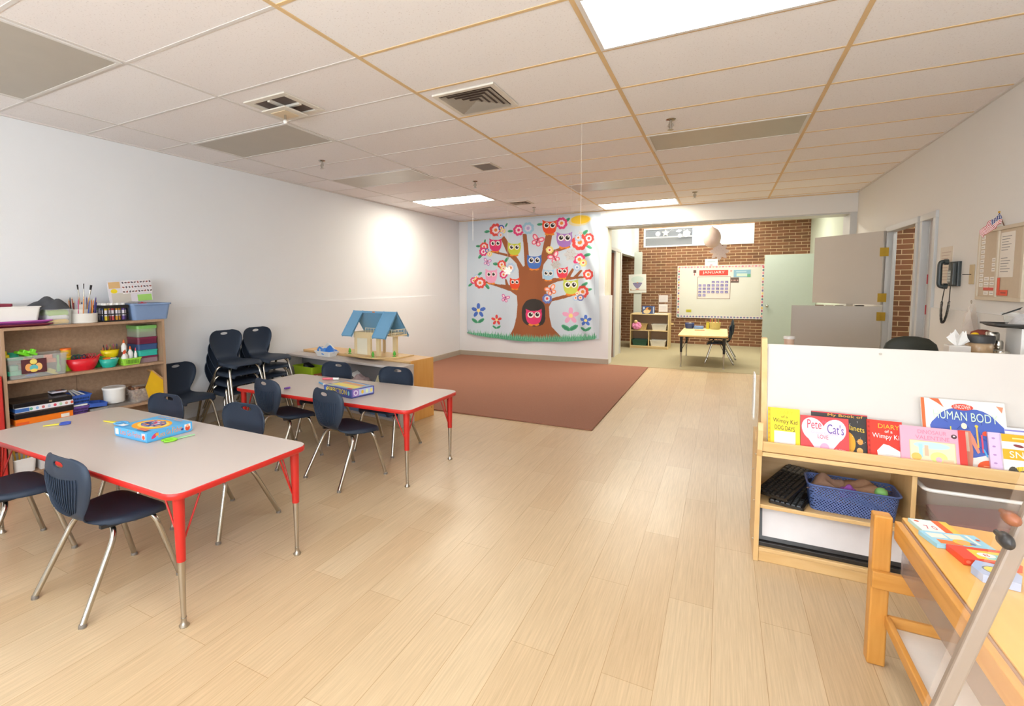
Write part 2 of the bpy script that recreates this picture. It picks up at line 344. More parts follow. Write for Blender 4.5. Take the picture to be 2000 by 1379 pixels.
# ---- room beyond the opening
YW = 13.3; Z2 = 2.97
WX0, WX1, WZ0, WZ1 = -1.76, .58, 2.34, 2.80
b = MB(); b.box(-3.3, WX0, YW, YW+.2, 0, Z2, BR_XZ); b.box(WX1, 1.62, YW, YW+.2, 0, Z2, BR_XZ)
b.box(WX0, WX1, YW, YW+.2, 0, WZ0, BR_XZ); b.box(WX0, WX1, YW, YW+.2, WZ1, Z2, BR_XZ); struct(b.build('wall_brick'))
b = MB(); b.box(-3.3, -3.2, 9.8, YW, 0, Z2, BR_YZ); struct(b.build('wall_alcove'))
b = MB(); b.box(-3.3, XR+.1, YB+.45, YW+.2, Z2, Z2+.05, mat('far_ceiling', '#dcd9cf', .8, var=.02)); struct(b.build('ceiling_far'))
MINTW = mat('wall_paint_blueish', '#d5dcdc', .6, var=.02)
b = MB(); b.box(-3.3, OX0, 9.70, 9.78, 0, Z2, MINTW); b.box(OX0-.14, OX0, 9.78, 9.95, 2.09, Z2, MINTW)
b.box(OX0-.14, OX0, 10.22, 10.9, 0, 2.09, mat('frame_cream', '#dcd9cc', .5, var=.02)); b.box(OX0-.14, OX0, 9.95, YW, 2.09, Z2, MINTW)
struct(b.build('wall_far_left'))
b = MB(); b.box(OX0-.02, OX0+.012, 9.71, 9.79, 0, 2.09, TRIMP); b.box(OX0-.02, OX0+.012, 10.2, 10.30, 0, 2.09, TRIMP); b.box(OX0-.02, OX0+.012, 10.78, 10.91, 0, 2.09, TRIMP); b.box(OX0-.02, OX0+.012, 9.71, 10.91, 2.09, 2.15, TRIMP); struct(b.build('trim_8', bevel=.003))
b = MB(); b.box(OX0, OX0+.16, 12.62, 12.78, 0, 2.2, mat('column_paint', '#cdd3c8', .5, var=.02)); struct(b.build('trim_9', bevel=.004))
d = bpy.data.objects.new('door_3', None); COL.objects.link(d); struct(d); d.location = (-1.885, 10.155, 0)
b = MB(); b.box(-.8, 0, 0, .04, .01, 2.06, wood('brown_door', '#8a5236', '#74422b', 'z', .8)); b.build('door_leaf', d, bevel=.003)
b = MB(); b.box(-.035, -.01, -.012, 0, .98, 1.06, STEEL); b.build('latch_plate', d)
# window in the brick wall
wn = bpy.data.objects.new('window_1', None); COL.objects.link(wn); struct(wn); wn.location = (0, YW, 0)
WF = mat('window_frame_white', '#e6e4de', .4, var=.02); b = MB()
for (x0, x1, z0, z1) in ((WX0, WX1, WZ0, WZ0+.035), (WX0, WX1, WZ1-.03, WZ1), (WX0, WX0+.035, WZ0+.035, WZ1-.03), (WX1-.035, WX1, WZ0+.035, WZ1-.03), (-.66, -.60, WZ0+.035, WZ1-.03)): b.box(x0, x1, -.015, .09, z0, z1, WF)
b.build('window_frame', wn, bevel=.003)
GL = glass('window_glass', '#f2f6f8', .12)
for x0, x1 in ((WX0+.035, -.66), (-.60, WX1-.035)):
    b = MB(); b.box(x0, x1, .05, .056, WZ0+.035, WZ1-.03, GL); b.build('pane', wn)
b = MB(); b.box(-3.4, -.75, 14.6, 14.8, 1.5, 4.5, mat('outside_grey_wall', '#5d656e', .8, var=.05)); b.box(-3.2, -.7, 14.4, 14.6, 2.66, 2.69, WHITEP); tag(b.build('neighbour_wall'), 'grey building wall outside the high window', 'building')
# Dutch door on the right wall, swung into the room
d = bpy.data.objects.new('door_1', None); COL.objects.link(d); struct(d); d.location = (XR-.035, 7.60, 0)
def leaf(name, ang, z0, z1, knob=False):
    b = MB(); b.M = Matrix.Rotation(ang, 4, 'Z'); b.box(0, .87, -.022, .022, z0, z1, DOORP); o = b.build(name, d, bevel=.003)
    if knob:
        k = MB(); k.M = Matrix.Rotation(ang, 4, 'Z')
        k.tube([(.81, -.022, z1-.19), (.81, -.05, z1-.19)], .012, STEEL); k.M = k.M @ Matrix.Translation((.81, -.064, z1-.19)) @ Matrix.Rotation(PI/2, 4, 'X'); k.lathe([(.03, -.012), (.034, 0), (.026, .016), (.0, .02)], (0, 0, 0), STEEL, 16); k.build('knob', o)
    return o
leaf('upper_leaf', PI-.86, 1.185, 2.045); leaf('lower_leaf', PI-.13, .02, 1.165, True)
for z in (1.80, 1.27, 1.05):
    b = MB(); b.tube([(-.012, -.04, z-.05), (-.012, -.04, z+.05)], .009, BRASS); b.box(-.05, -.01, -.05, -.044, z-.05, z+.05, BRASS); b.box(-.012, .03, -.05, -.044, z-.05, z+.05, BRASS); b.build('hinge', d)
d = bpy.data.objects.new('door_4', None); COL.objects.link(d); struct(d); d.location = (1.605, 12.15, 0)
b = MB(); b.box(-.875, 0, 0, .045, .015, 2.02, mat('door_mint_paint', '#adb6ab', .45, var=.02)); b.build('door_leaf', d, bevel=.003)
b = MB(); b.tube([(-.81, 0, .98), (-.81, -.03, .98)], .012, STEEL); b.ball((-.81, -.045, .98), .028, STEEL); b.build('knob', d)
# ---- ceiling grid, fixtures
TAN = mat('tan_grid', '#dcbc8c', .6, var=.08, scale=8); WGR = mat('white_grid', '#dad4cf', .6, var=.03)
gx = [GX0+i*TX for i in range(-3, 2)]; gy = [GY0+j*TY for j in range(-9, 11)]
bt, bw = MB(), MB()
for i, x in enumerate(gx): (bt if i >= 2 else bw).box(x-.012, x+.012, YF, YB, CEIL-.004, CEIL+.001, TAN if i >= 2 else WGR)
for y in gy:
    bw.box(XL, gx[2]-.012, y-.010, y+.010, CEIL-.003, CEIL+.001, WGR); bt.box(gx[2]+.012, XR, y-.010, y+.010, CEIL-.003, CEIL+.001, TAN)
struct(bt.build('trim_10')); struct(bw.build('trim_11'))
b = MB(); b.box(XL, XL+.02, YF, YB, CEIL-.012, CEIL, WGR); b.box(XR-.02, XR, YF, YB, CEIL-.012, CEIL, WGR); b.box(XL, XR, YB-.02, YB, CEIL-.012, CEIL, TAN); struct(b.build('trim_12'))
DIFF = mat('grey_diffuser', '#b3aa9b', .35, var=.06, scale=6); FRM = mat('fixture_frame', '#ddd8d2', .4, var=.02)
def troffer(i, j, lit, label, e=(1, 1, 1), s=9.):
    x0, y0 = GX0+i*TX, GY0+j*TY
    t = thing('ceiling_light', label, 'ceiling light', (x0+TX/2, y0+TY/2, CEIL), group='recessed ceiling lights')
    b = MB(); w, h = TX/2-.014, TY/2-.014
    for a in ((-w, w, -h, -h+.022), (-w, w, h-.022, h), (-w, -w+.022, -h+.022, h-.022), (w-.022, w, -h+.022, h-.022)): b.box(*a, -.009, -.0005, FRM)
    b.build('frame', t)
    if lit:
        k = 'lamp_%.2f_%.2f_%.1f' % (e[1], e[2], s)
        m = MATS.get(k)
        if not m:
            m = mat(k, '#ffffff', .5, var=0); p = m.node_tree.nodes['Principled BSDF']; p.inputs['Emission Color'].default_value = (*e, 1); p.inputs['Emission Strength'].default_value = s
    else: m = DIFF
    b = MB(); b.box(-w+.022, w-.022, -h+.022, h-.022, -.006, -.001, m); b.build('diffuser', t)
LC = (.93, .965, 1.); LW = (1., .93, .78)
troffer(0, -1, 1, 'large lit ceiling light nearest the camera', LC, 6)
troffer(-3, 6, 1, 'lit ceiling light near the left wall by the tapestry', LW, 16)
troffer(-1, 9, 1, 'lit ceiling light right above the wide opening', LW, 16)
troffer(-3, -3, 0, 'unlit grey ceiling light nearest the camera, by the left wall')
troffer(-3, 0, 0, 'unlit grey ceiling light beside the open white diffuser vent')
troffer(-3, 3, 0, 'pale unlit ceiling light halfway along the left wall')
troffer(0, 3, 0, 'unlit tan ceiling light just behind the single nearest sprinkler')
troffer(-1, 6, 0, 'unlit ceiling light two rows before the lit one over the opening')
for i, j in ((-2, -8), (0, -7), (-1, -4)): troffer(i, j, 1, 'added lit ceiling light out of view behind the camera', LC, 6)  # unseen fixtures added to light the room from behind the camera
VENT = mat('vent_white', '#ddd5c8', .5, var=.04); SHADEV = mat('vent_gap_shade', '#6b5c54', .8, var=.1)  # dark backing colour stands in for the shade in the vent gaps
def louvre(name, label, x, y, w, dark=.3, rings=5):
    t = thing(name, label, 'vent', (x, y, CEIL))
    b = MB(); h = w/2; f = .035
    for a in ((-h, h, -h, -h+f), (-h, h, h-f, h), (-h, -h+f, -h+f, h-f), (h-f, h, -h+f, h-f)): b.box(*a, -.014, -.0005, VENT)
    b.build('frame', t, bevel=.003)
    b = MB(); b.box(-h+f, h-f, -h+f, h-f, -.004, -.001, SHADEV); b.build('backing', t)
    for k in range(rings):
        r0 = (h-f)*(1-k/rings)-.004; r1 = r0-(h-f)/rings*.86; b = MB()
        for q in range(4):
            b.M = Matrix.Rotation(q*PI/2, 4, 'Z')
            b.add([(-r0, -r0, -.018), (r0, -r0, -.018), (r1, -r1, -.007), (-r1, -r1, -.007)], [(0, 1, 2, 3), (3, 2, 1, 0)], VENT)
        b.build('louvre', t)
    return t
louvre('ceiling_vent', 'large square louvred vent with slots painted dark as shade, between the tan grid bars', -1.566, 3.29, .46)
t = thing('ceiling_vent', 'square white ceiling diffuser hanging partly open with dark gaps', 'vent', (-2.82, 2.71, CEIL))
b = MB(); h = .2
for a in ((-h, h, -h, -h+.05), (-h, h, h-.05, h), (-h, -h+.05, -h+.05, h-.05), (h-.05, h, -h+.05, h-.05)): b.box(*a, -.012, -.0005, VENT)
b.build('frame', t, bevel=.004)
b = MB(); b.box(-.15, .15, -.15, .15, -.003, -.001, SHADEV); b.build('backing', t)
b = MB(); b.box(-.15, .15, -.012, .012, -.02, -.004, VENT); b.box(-.012, .012, -.15, .15, -.02, -.0041, VENT); b.build('cross_bar', t)
b = MB(); b.box(-.115, .115, -.115, .115, -.062, -.052, VENT); b.box(-.07, .07, -.07, .07, -.068, -.062, mat('vent_inner', '#d9c4a4', .6)); b.build('drop_plate', t, bevel=.004)
b = MB(); b.tube([(0, 0, -.11), (0, 0, -.004)], .008, STEEL); b.ball((0, 0, -.115), .016, WHITEP); b.build('stem', t)
t = thing('ceiling_vent', 'small dark exhaust grille set in a ceiling tile', 'vent', (-2.33, 5.15, CEIL))
b = MB(); b.box(-.12, .12, -.16, .16, -.008, -.0005, VENT); b.build('frame', t, bevel=.003)
b = MB(); b.box(-.095, .095, -.13, .13, -.010, -.008, SHADEV)
for k in range(14): b.box(-.095, .095, -.125+k*.019, -.119+k*.019, -.012, -.009, mat('vent_mesh', '#8f8378', .7))
b.build('grille', t)
louvre('ceiling_vent', 'far square vent with black gaps near the tapestry', -2.87, 7.65, .34, rings=3)
def sprinkler(x, y, label, kind=0):
    t = thing('sprinkler', label, 'sprinkler', (x, y, CEIL), group='ceiling sprinklers')
    b = MB(); b.lathe([(.0, -.012), (.03, -.01), (.038, -.001)], (0, 0, 0), CHROME, 16); b.build('escutcheon', t)
    b = MB(); b.tube([(0, 0, -.075), (0, 0, -.008)], .011, STEEL); b.tube([(-.012, 0, -.03), (-.02, 0, -.05), (0, 0, -.078)], .004, STEEL); b.tube([(.012, 0, -.03), (.02, 0, -.05), (0, 0, -.078)], .004, STEEL); b.build('head', t)
    b = MB(); b.lathe([(.022, -.084), (.022, -.081)], (0, 0, 0), CHROME, 12); b.build('deflector', t)
sprinkler(-.404, 4.442, 'chrome sprinkler closest to the camera, over the walkway')
sprinkler(-3.714, 4.059, 'sprinkler nearest the left wall, before the pale unlit light')
sprinkler(-2.783, 5.808, 'sprinkler in front of the lit light by the left wall')
sprinkler(-.395, 8.074, 'sprinkler beside the lit light over the opening')
sprinkler(-2.85, 8.249, 'far sprinkler behind the vent near the tapestry')
# strings and hanging paper
STR = mat('white_thread', '#e8e2d6', .8, var=0)
def flake(b, r, m, n=6, t=.0015, holes=True):
    pts = []
    for k in range(n*4):
        a = 2*PI*k/(n*4); rr = r*(1, .82, .62, .82)[k % 4]; pts.append((rr*math.cos(a), rr*math.sin(a)))
    b.M = b.M @ Matrix.Rotation(PI/2, 4, 'X'); b.prism(pts, -t/2, t/2, m)
    if holes:
        for k in range(n):
            a = 2*PI*k/n+.2
            for q in (.35, .62): b.prism([(r*q*math.cos(a)+.006*math.cos(c), r*q*math.sin(a)+.006*math.sin(c)) for c in (0, 1.6, 3.1, 4.7)], -t, t, mat('flake_hole', '#d8c8ba', .8))
FLK = mat('flake_paper', '#f4f1ec', .8, var=.03)
for (px, py, ey, r, lab) in ((923.5, 404, 470, 0, 'thin white string hanging in front of the tapestry corner'), (992, 400, 529, .085, 'white paper snowflake hanging by the small red owl'), (1086.6, 382, 517, .10, 'white paper snowflake hanging over the pale blue owl'), (1116, 342, 497, .13, 'largest white paper snowflake hanging before the tapestry'), (1136.5, 240, 455, .045, 'small paper piece on the long string nearest the camera')):
    p = atZ(px, py, CEIL); Yp = p.y; q = atY(px, ey, Yp)
    t = thing('hanging_string' if not r else 'paper_snowflake', lab, 'string' if not r else 'paper snowflake', p, group='paper snowflakes on strings' if r else None)
    b = MB(); b.tube([(0, 0, q.z-CEIL+r), (0, 0, -.002)], .0014, STR, 5); b.build('thread', t)
    if r: b = MB(); b.M = Matrix.Translation((0, 0, q.z-CEIL)) @ Matrix.Rotation(.35, 4, 'Z'); flake(b, r*Yp/9.2, FLK); b.build('snowflake', t)
t = thing('balloon', 'pale peach balloon hanging under the opening header', 'balloon', (-.18, 9.12, 2.47))
b = MB(); pr = [(0, -.165), (.05, -.155), (.095, -.12), (.122, -.06), (.13, 0), (.12, .06), (.09, .115), (.045, .15), (.012, .165), (.012, .18), (0, .18)]
BAL = mat('balloon_rubber', '#e9d3c4', .3, var=.03); b.lathe(pr, (0, 0, -.29), BAL, 24); b.build('balloon_body', t)
b = MB(); b.tube([(0, 0, -.115), (0, 0, 0)], .0015, STR, 5); b.build('string', t)
p = atY(1405, 491, 9.15); t = thing('paper_snowflake', 'pinkish paper snowflake with holes hanging just under the balloon', 'paper snowflake', p, group='paper snowflakes on strings')
b = MB(); b.M = Matrix.Rotation(.2, 4, 'Z'); flake(b, .15, mat('pink_flake', '#eddcd2', .8), 8); b.build('snowflake', t)
b = MB(); b.tube([(0, 0, .14), (0, 0, 2.47-p.z)], .0012, STR, 5); b.build('thread', t)
# ================================================================== RUG, CHAIRS, TABLES
RUG = mat('brown_rug', '#96654f', .95, var=.22, scale=60, bump=.6, bscale=260, stretch=(1, 4, 1))
b = MB(); b.box(-4.74, -1.10, 4.95, 9.19, 0, .014, RUG); tag(b.build('rug', bevel=.004), 'large plain brown rug on the vinyl floor below the owl tapestry', 'rug')
def chair_shell():
    prof = [(-.178, .699), (-.180, .693), (-.183, .672), (-.189, .63), (-.189, .58), (-.187, .53), (-.181, .48), (-.171, .44), (-.152, .410), (-.120, .394), (-.07, .388), (-.01, .389), (.06, .392), (.12, .393), (.165, .387), (.190, .374), (.200, .360)]
    hw = [.085, .128, .168, .186, .187, .172, .148, .125, .112, .120, .150, .185, .200, .203, .192, .165, .13]
    n = 20; vs = []; k = len(prof)
    for i, ((y, z), w) in enumerate(zip(prof, hw)):
        bk = max(0, min(1, (z-.40)/.08)) if i < 9 else 0
        for j in range(n+1):
            u = -1+2*j/n; x = w*math.sin(u*PI/2*.98) if True else w*u
            dy = .042*bk*u*u*(w/.18)*(.35, .6, .9)[i] if i < 3 else .042*bk*u*u*(w/.18); dz = 0
            if i >= 8: dz = .012*u*u*(1 if i < 12 else .3) - .034*abs(u)**7*(.5 if i < 10 else 1)
            vs.append((x, y+dy, z+dz))
    fs = []
    for i in range(k-1):
        for j in range(n): a = i*(n+1)+j; fs.append((a, a+1, a+n+2, a+n+1))
    b = MB(); b.add(vs, fs, NAVY, True); o = b.build('shell')
    q = o.modifiers.new('s', 'SUBSURF'); q.levels = 1
    q = o.modifiers.new('t', 'SOLIDIFY'); q.thickness = .0075; q.offset = 0
    c = MB(); c.M = Matrix.Translation((0, -.17, .664)) @ Matrix.Rotation(PI/2, 4, 'X')
    c.prism([(.042*math.cos(a), .015*math.sin(a)*(1.0 if math.sin(a) > 0 else .9)) for a in [2*PI*i/20 for i in range(20)]], -.1, .1, NAVY); co = c.build('cut')
    q = o.modifiers.new('b', 'BOOLEAN'); q.object = co; q.operation = 'DIFFERENCE'; q.solver = 'EXACT'
    dg = bpy.context.evaluated_depsgraph_get(); me = bpy.data.meshes.new_from_object(o.evaluated_get(dg))
    bpy.data.objects.remove(o); bpy.data.objects.remove(co)
    # ribs on the rear of the back
    r = MB(); r.v = [tuple(v.co) for v in me.vertices]; r.f = [list(p.vertices) for p in me.polygons]; r.m = [0]*len(r.f); r.sm = [p.use_smooth for p in me.polygons]; r.mats = [NAVY]
    def by(z):
        for (y0, z0), (y1, z1) in zip(prof, prof[1:]):
            if z0 >= z >= z1: return y0+(y1-y0)*(z0-z)/(z0-z1)
        return prof[8][0]
    def bw(z):
        for i in range(8):
            if prof[i][1] >= z >= prof[i+1][1]: t = (prof[i][1]-z)/(prof[i][1]-prof[i+1][1]); return hw[i]+(hw[i+1]-hw[i])*t
        return .13
    for k2 in range(15):
        u = (k2-7)/7; top = .605+.012*u*u; bot = .425+.035*u*u; pts = []
        for q in range(9):
            z = top+(bot-top)*q/8; w = bw(z); x = u*.72*w; s = math.asin(max(-1, min(1, x/w)))/(PI/2*.98)
            pts.append((x, by(z)+.042*max(0, min(1, (z-.40)/.08))*s*s*(w/.18)-.0065, z))
        r.tube(pts, .0028, NAVYD, 5)
    o = r.build('shell'); bpy.data.meshes.remove(me); return o
def make_chair():
    t = thing('school_chair', 'x', 'chair')
    s = chair_shell(); s.parent = t
    for sx in (-1, 1):
        b = MB(); b.loft([[(sx*(.13+.02*q[0]), q[1], q[2]) for q in ((0, y-.0, z-.012), (1, y-.0, z-.012), (1, y+.0, z+.004), (0, y+.0, z+.004))] for y, z in ((-.10, .376), (-.03, .366), (.06, .370), (.13, .376))], BLACKM); b.build('seat_bracket', t)
    for sx in (-1, 1):
        for nm, foot, bend, mid in (('rear', (sx*.210, -.222, .012), (sx*.172, -.045, .352), (0, -.035, .364)), ('front', (sx*.198, .222, .012), (sx*.166, .125, .358), (0, .11, .372))):
            b = MB(); b.tube(arc_path([foot, bend, mid], .075, 7),   .0130, CHROME, 10); l = b.build('leg', t)
            g = MB(); g.lathe([(.0145, -.010), (.0155, -.004), (.0135, .002), (.0125, .006)], foot, GLIDE, 12); g.lathe([(.0165, -.012), (.0165, -.0085)], foot, STEEL, 12); g.build('foot_glide', l)
    return t
chair0 = make_chair(); KIDS = {}
first = [True]
def put_chair(x, y, rz, label, group=None, z=0.):
    if first[0]:
        first[0] = False; chair0.location = (x, y, z); chair0.rotation_euler = (0, 0, rz); chair0['label'] = label
        if group: chair0['group'] = group
        return chair0
    c = copy_tree(chair0, (x, y, z), rz, label)
    if group: c['group'] = group
    elif 'group' in c: del c['group']
    return c
G1 = 'navy chairs around the red-edged tables'
put_chair(-2.57, 1.262, 0, 'navy chair nearest the camera, tucked under the long side of the first table', G1)
put_chair(-3.345, 1.155, -.04, 'navy chair cut off by the frame, before the first table', G1)
put_chair(-3.39, 1.93, PI+.05, 'navy chair on the far side of the first table, beside the open shelf', G1)
put_chair(-2.665, 1.985, PI+.04, 'navy chair on the far side of the first table, nearer its free end', G1)
put_chair(-3.215, 2.985, -.17, 'navy ribbed-back chair before the second table, nearer the stacks', G1)
put_chair(-2.485, 2.90, -.222, 'navy ribbed-back chair before the second table, turned slightly, fully in view', G1)
put_chair(-3.31, 3.606, PI+.03, 'navy chair behind the second table, in front of the green bin', G1)
put_chair(-2.61, 3.613, PI+.03, 'navy chair behind the second table, in front of the blue bin', G1)
put_chair(-4.565, 3.02, -PI/2-.05, 'single navy chair by the left wall between open shelf and stacked chairs')
for s, (x, y, rz) in enumerate(((-4.38, 3.44, -PI/2-.06), (-4.395, 3.86, -PI/2-.04))):
    for k in range(4):
        d = .034*(k-3)
        w = ('lowest', 'second from the bottom', 'third from the bottom', 'topmost')[k]
        put_chair(x-d*math.sin(rz), y+d*math.cos(rz), rz, 'navy chair, %s of the stack %s' % (w, ('nearer the open shelf', 'nearer the low toy shelf')[s]), 'stacked navy chairs by the left wall', z=.099*k)
def table(x0, x1, y0, y1, h, label, top=LAM, edge=REDE, leg=REDE, lowz=.29, th=.028):
    t = thing('activity_table', label, 'table', ((x0+x1)/2, (y0+y1)/2, 0)); w, d = x1-x0, y1-y0
    b = MB(); b.prism(rrect(w-.008, d-.008, .066), h-th+.001, h+.001, top); b.build('tabletop', t)
    b = MB(); o = rrect(w, d, .07, 7); i_ = rrect(w-.008, d-.008, .066, 7)
    b.loft([[(x, y, z) for x, y in q] for q, z in ((i_, h-th), (o, h-th+.004), (o, h-.004), (i_, h))], edge, True, cap0=True, cap1=False); b.build('edge_band', t)
    for sx in (-1, 1):
        for sy in (-1, 1):
            X, Y = sx*(w/2-.055), sy*(d/2-.062)
            b = MB(); b.tube([(X, Y, lowz), (X, Y, h-th)], .0185, leg, 14, r1=.024)
            for a in ((X-sx*.11, Y), (X, Y-sy*.11)):
                b.tube([(X-sx*.012, Y-sy*.012, lowz+.05), (a[0], a[1], h-th)], .0045, leg, 7)
            l = b.build('leg', t)
            b = MB(); b.tube([(X, Y, .03), (X, Y, lowz+.02)], .0095, STEEL, 12, r1=.0165); b.build('leg_insert', l)
            b = MB(); b.lathe([(.019, 0), (.021, .006), (.012, .016), (.010, .035), (.013, .04)], (X, Y, 0), STEEL, 14); b.build('foot_glide', l)
    return t
table(-3.765, -1.93, 1.19, 1.965, .602, 'first red-edged grey activity table, nearest the camera, with the blue game box')
table(-3.72, -1.905, 2.885, 3.655, .572, 'second red-edged grey activity table, farther off, with the purple-blue game box', lowz=.27)
# game boxes on the tables
def gamebox(name, label, c, rz, w, d, h, M1, paint_top, paint_front, paint_side):
    t = thing(name, label, 'game box', c, rz)
    b = MB(); b.box(-w/2, w/2, -d/2, d/2, 0, h*.55, M1); b.build('box_bottom', t, bevel=.001)
    b = MB(); b.box(-w/2-.003, w/2+.003, -d/2-.003, d/2+.003, h*.12, h, M1)
    b.M = Matrix.Translation((0, -d/2-.003, h*.12)); b.lay = 0; paint_front(b, w, h*.88)
    b.M = Matrix.Translation((w/2+.003, 0, h*.12)) @ Matrix.Rotation(PI/2, 4, 'Z'); b.lay = 0; paint_side(b, d, h*.88)
    b.M = Matrix.Translation((-w/2-.003, 0, h*.12)) @ Matrix.Rotation(-PI/2, 4, 'Z'); b.lay = 0; paint_side(b, d, h*.88)
    b.M = Matrix.Translation((0, 0, h)) @ Matrix.Rotation(-PI/2, 4, 'X'); b.lay = 0; paint_top(b, w, d)
    b.build('lid', t); return t
def f1(b, w, h):
    b.R(-w/2+.006, -w/2+.036, .008, h-.008, '#eef0ee'); b.T('Lets Go Fishin', -w/2+.055, w/2-.055, h*.25, h*.86, '#e8791c', 0); b.R(w/2-.045, w/2-.012, .008, h-.006, '#d9cfd6'); b.E(w/2-.028, h*.42, .012, .012, '#e2572d')
def s1(b, w, h):
    b.E(-w/2+.04, h*.5, .022, .010, '#d2356f', a=.6); b.E(-w/2+.052, h*.58, .008, .008, '#e9a32a'); b.T('Lets', -w*.27, -w*.12, h*.2, h*.78, '#ef9a1d'); b.T('Go', -w*.09, w*.01, h*.25, h*.85, '#ee8f1b'); b.T('Fishin', w*.04, w*.27, h*.25, h*.92, '#ef9a1d')
    b.E(w/2-.06, h*.4, .008, .006, '#2c3c8a'); b.R(w/2-.046, w/2-.008, .01, h-.006, '#e8e6e8'); b.E(w/2-.027, h*.4, .015, .016, '#dd4e2c'); b.E(w/2-.027, h*.68, .009, .010, '#f0b38f')
def t1(b, w, d):
    b.E(0, -.01, w*.40, d*.36, '#f2a51e', 28); b.E(.005, -.005, w*.34, d*.27, '#f7d45c', 28); b.E(0, 0, w*.27, d*.22, '#6d86b8', 24)
    cs = ['#c94a6a', '#e9e4f2', '#4a4f8a', '#d87c92', '#8b6fae', '#e7a95a', '#5b79b9']
    rr = random.Random(3)
    for k in range(46):
        a = rr.random()*6.28; q = rr.random()**.5; b.E(q*w*.25*math.cos(a), q*d*.2*math.sin(a), .013, .009, cs[k % 7], 8, rr.random()*3)
    b.T('Lets Go Fishin', -w*.36, w*.36, d*.34, d*.46, '#ee9a4a'); b.R(w*.14, w*.40, -d*.47, -d*.36, '#d8785c'); b.R(-w*.47, -w*.30, -d*.47, -d*.34, '#e9eef0')
BL1 = mat('box_sky_blue', '#58aee2', .4, var=.03)
# box: corner pixels (222,853) left, (285,866) front, (378,842) right
def corners(z, *px): return [atZ(x, y, z) for x, y in px]
c3 = corners(.605, (222, 851), (285, 866), (378, 841))
e1 = c3[1]-c3[0]; e2 = c3[2]-c3[1]; w1, w2 = e1.length, e2.length
rz = math.atan2(e2.y, e2.x); cc = (c3[0]+c3[2])/2
gamebox('board_game_box', 'sky blue fishing game box with orange lettering on the first table', (cc.x, cc.y, .604), math.atan2(e1.y, e1.x), w1*.98, w2*.95, .055, BL1, t1, f1, s1)
def f2(b, w, h):
    b.E(-w/2+.03, h*.5, .022, h*.36, '#3d6fb5'); b.E(-w/2+.035, h*.5, .006, h*.3, '#f3d943'); b.T('PERFECTION', -w/2+.045, w/2-.05, h*.18, h*.82, '#1d2130'); b.T('PERFECTION', -w/2+.042, w/2-.053, h*.24, h*.88, '#f4dc2e'); b.E(w/2-.028, h*.5, .010, h*.3, '#8fd0c0')
def s2(b, w, h):
    b.R(-w/2, w/2, 0, h, '#5a5ca8'); b.R(-w/2+.05, w/2-.01, .006, h-.006, '#b9c6e2'); b.R(-w/2+.012, -w/2+.075, .002, h-.002, '#a884c8'); b.E(-w/2+.043, h*.5, .022, h*.36, '#e4d6ea'); b.E(-w/2+.043, h*.5, .012, h*.2, '#8d66ae')
    for k in range(3): b.E(-w/2+.11+k*.045, h*.5, .013, h*.26, ('#e9c23f', '#dfe9b5', '#f0dc7e')[k])
def t2(b, w, d):
    b.R(-w/2+.01, w/2-.01, -d/2+.02, d/2-.01, '#8fb2cf'); b.R(-w*.42, w*.36, d*.12, d*.36, '#d8a070'); b.R(-w*.45, w*.42, -d*.28, d*.1, '#e9d27a'); b.T('PERFECTION', -w*.42, w*.4, -d*.24, d*.04, '#f2e55a'); b.E(w*.36, -d*.38, .03, .016, '#d8322c'); b.R(-w*.46, -w*.2, -d*.46, -d*.34, '#c9d6a0')
BL2 = mat('box_indigo', '#3f4b92', .4, var=.03)
c3 = corners(.575, (632, 767), (685, 779), (732, 769)); e1 = c3[1]-c3[0]; e2 = c3[2]-c3[1]; cc = (c3[0]+c3[2])/2
gamebox('board_game_box', 'indigo game box with yellow lettering on the second table', (cc.x, cc.y, .574), math.atan2(e1.y, e1.x), e1.length*.98, e2.length*.95, .068, BL2, t2, f2, s2)
def marker(label, p0, p1, z, c1, c2, r=.009, grp=None, cap=.3):
    a, q = atZ(*p0, z), atZ(*p1, z); a.z = q.z = z+r; m = a.lerp(q, 1-cap)
    t = thing('marker_pen', label, 'marker', (a.x, a.y, 0), group=grp)
    o = Vector((a.x, a.y, 0)); b = MB(); b.tube([a-o, m-o], r*.92, c1, 10); b.build('barrel', t); b = MB(); b.tube([m-o, q-o], r, c2, 10); b.build('cap', t); return t
def scissors(label, p0, p1, z, cb, ch, name='scissors'):
    a, q = atZ(*p0, z), atZ(*p1, z); d = q-a; L_ = d.length
    t = thing(name, label, 'scissors', (a.x, a.y, z), math.atan2(d.y, d.x))
    for s in (-1, 1):
        b = MB(); b.loft([[(0, s*.002, .003), (0, s*.002+.004, .003), (0, s*.002+.004, .008), (0, s*.002, .008)], [(L_*.62, s*.004-.006, .002), (L_*.62, s*.004+.007, .002), (L_*.62, s*.004+.007, .010), (L_*.62, s*.004-.006, .010)]], cb); b.build('blade', t)
        b = MB(); ring = [(L_*.80+L_*.19*math.cos(k*PI/8), s*.017+.014*math.sin(k*PI/8), .006) for k in range(17)]; b.tube([(L_*.58, 0, .006), (L_*.66, s*.006, .006)], .005, ch, 7); b.tube(ring, .0045, ch, 7, cap=False); b.build('handle', t)
    return t
YEL = mat('yellow_plastic', '#ecd94c', .4, var=.02); BLU = mat('blue_plastic', '#3a54b4', .35, var=.03); LBL = mat('light_blue_plastic', '#5da9dc', .35, var=.03); LIME = mat('lime_plastic', '#8bd62e', .35, var=.04); LIMEG = mat('pale_lime_plastic', '#a7d9a2', .35, var=.04)
scissors('yellow-bladed craft scissors with dark blue handles, flat on the first table', (84, 834), (138, 827), .603, YEL, BLU)
scissors('yellow-bladed craft scissors with light blue handles beside the sky blue game box', (202, 824), (246, 829), .603, YEL, LBL)
t = scissors('lime green craft scissors in front of the sky blue game box', (380, 850), (318, 864), .603, LIMEG, LIME)
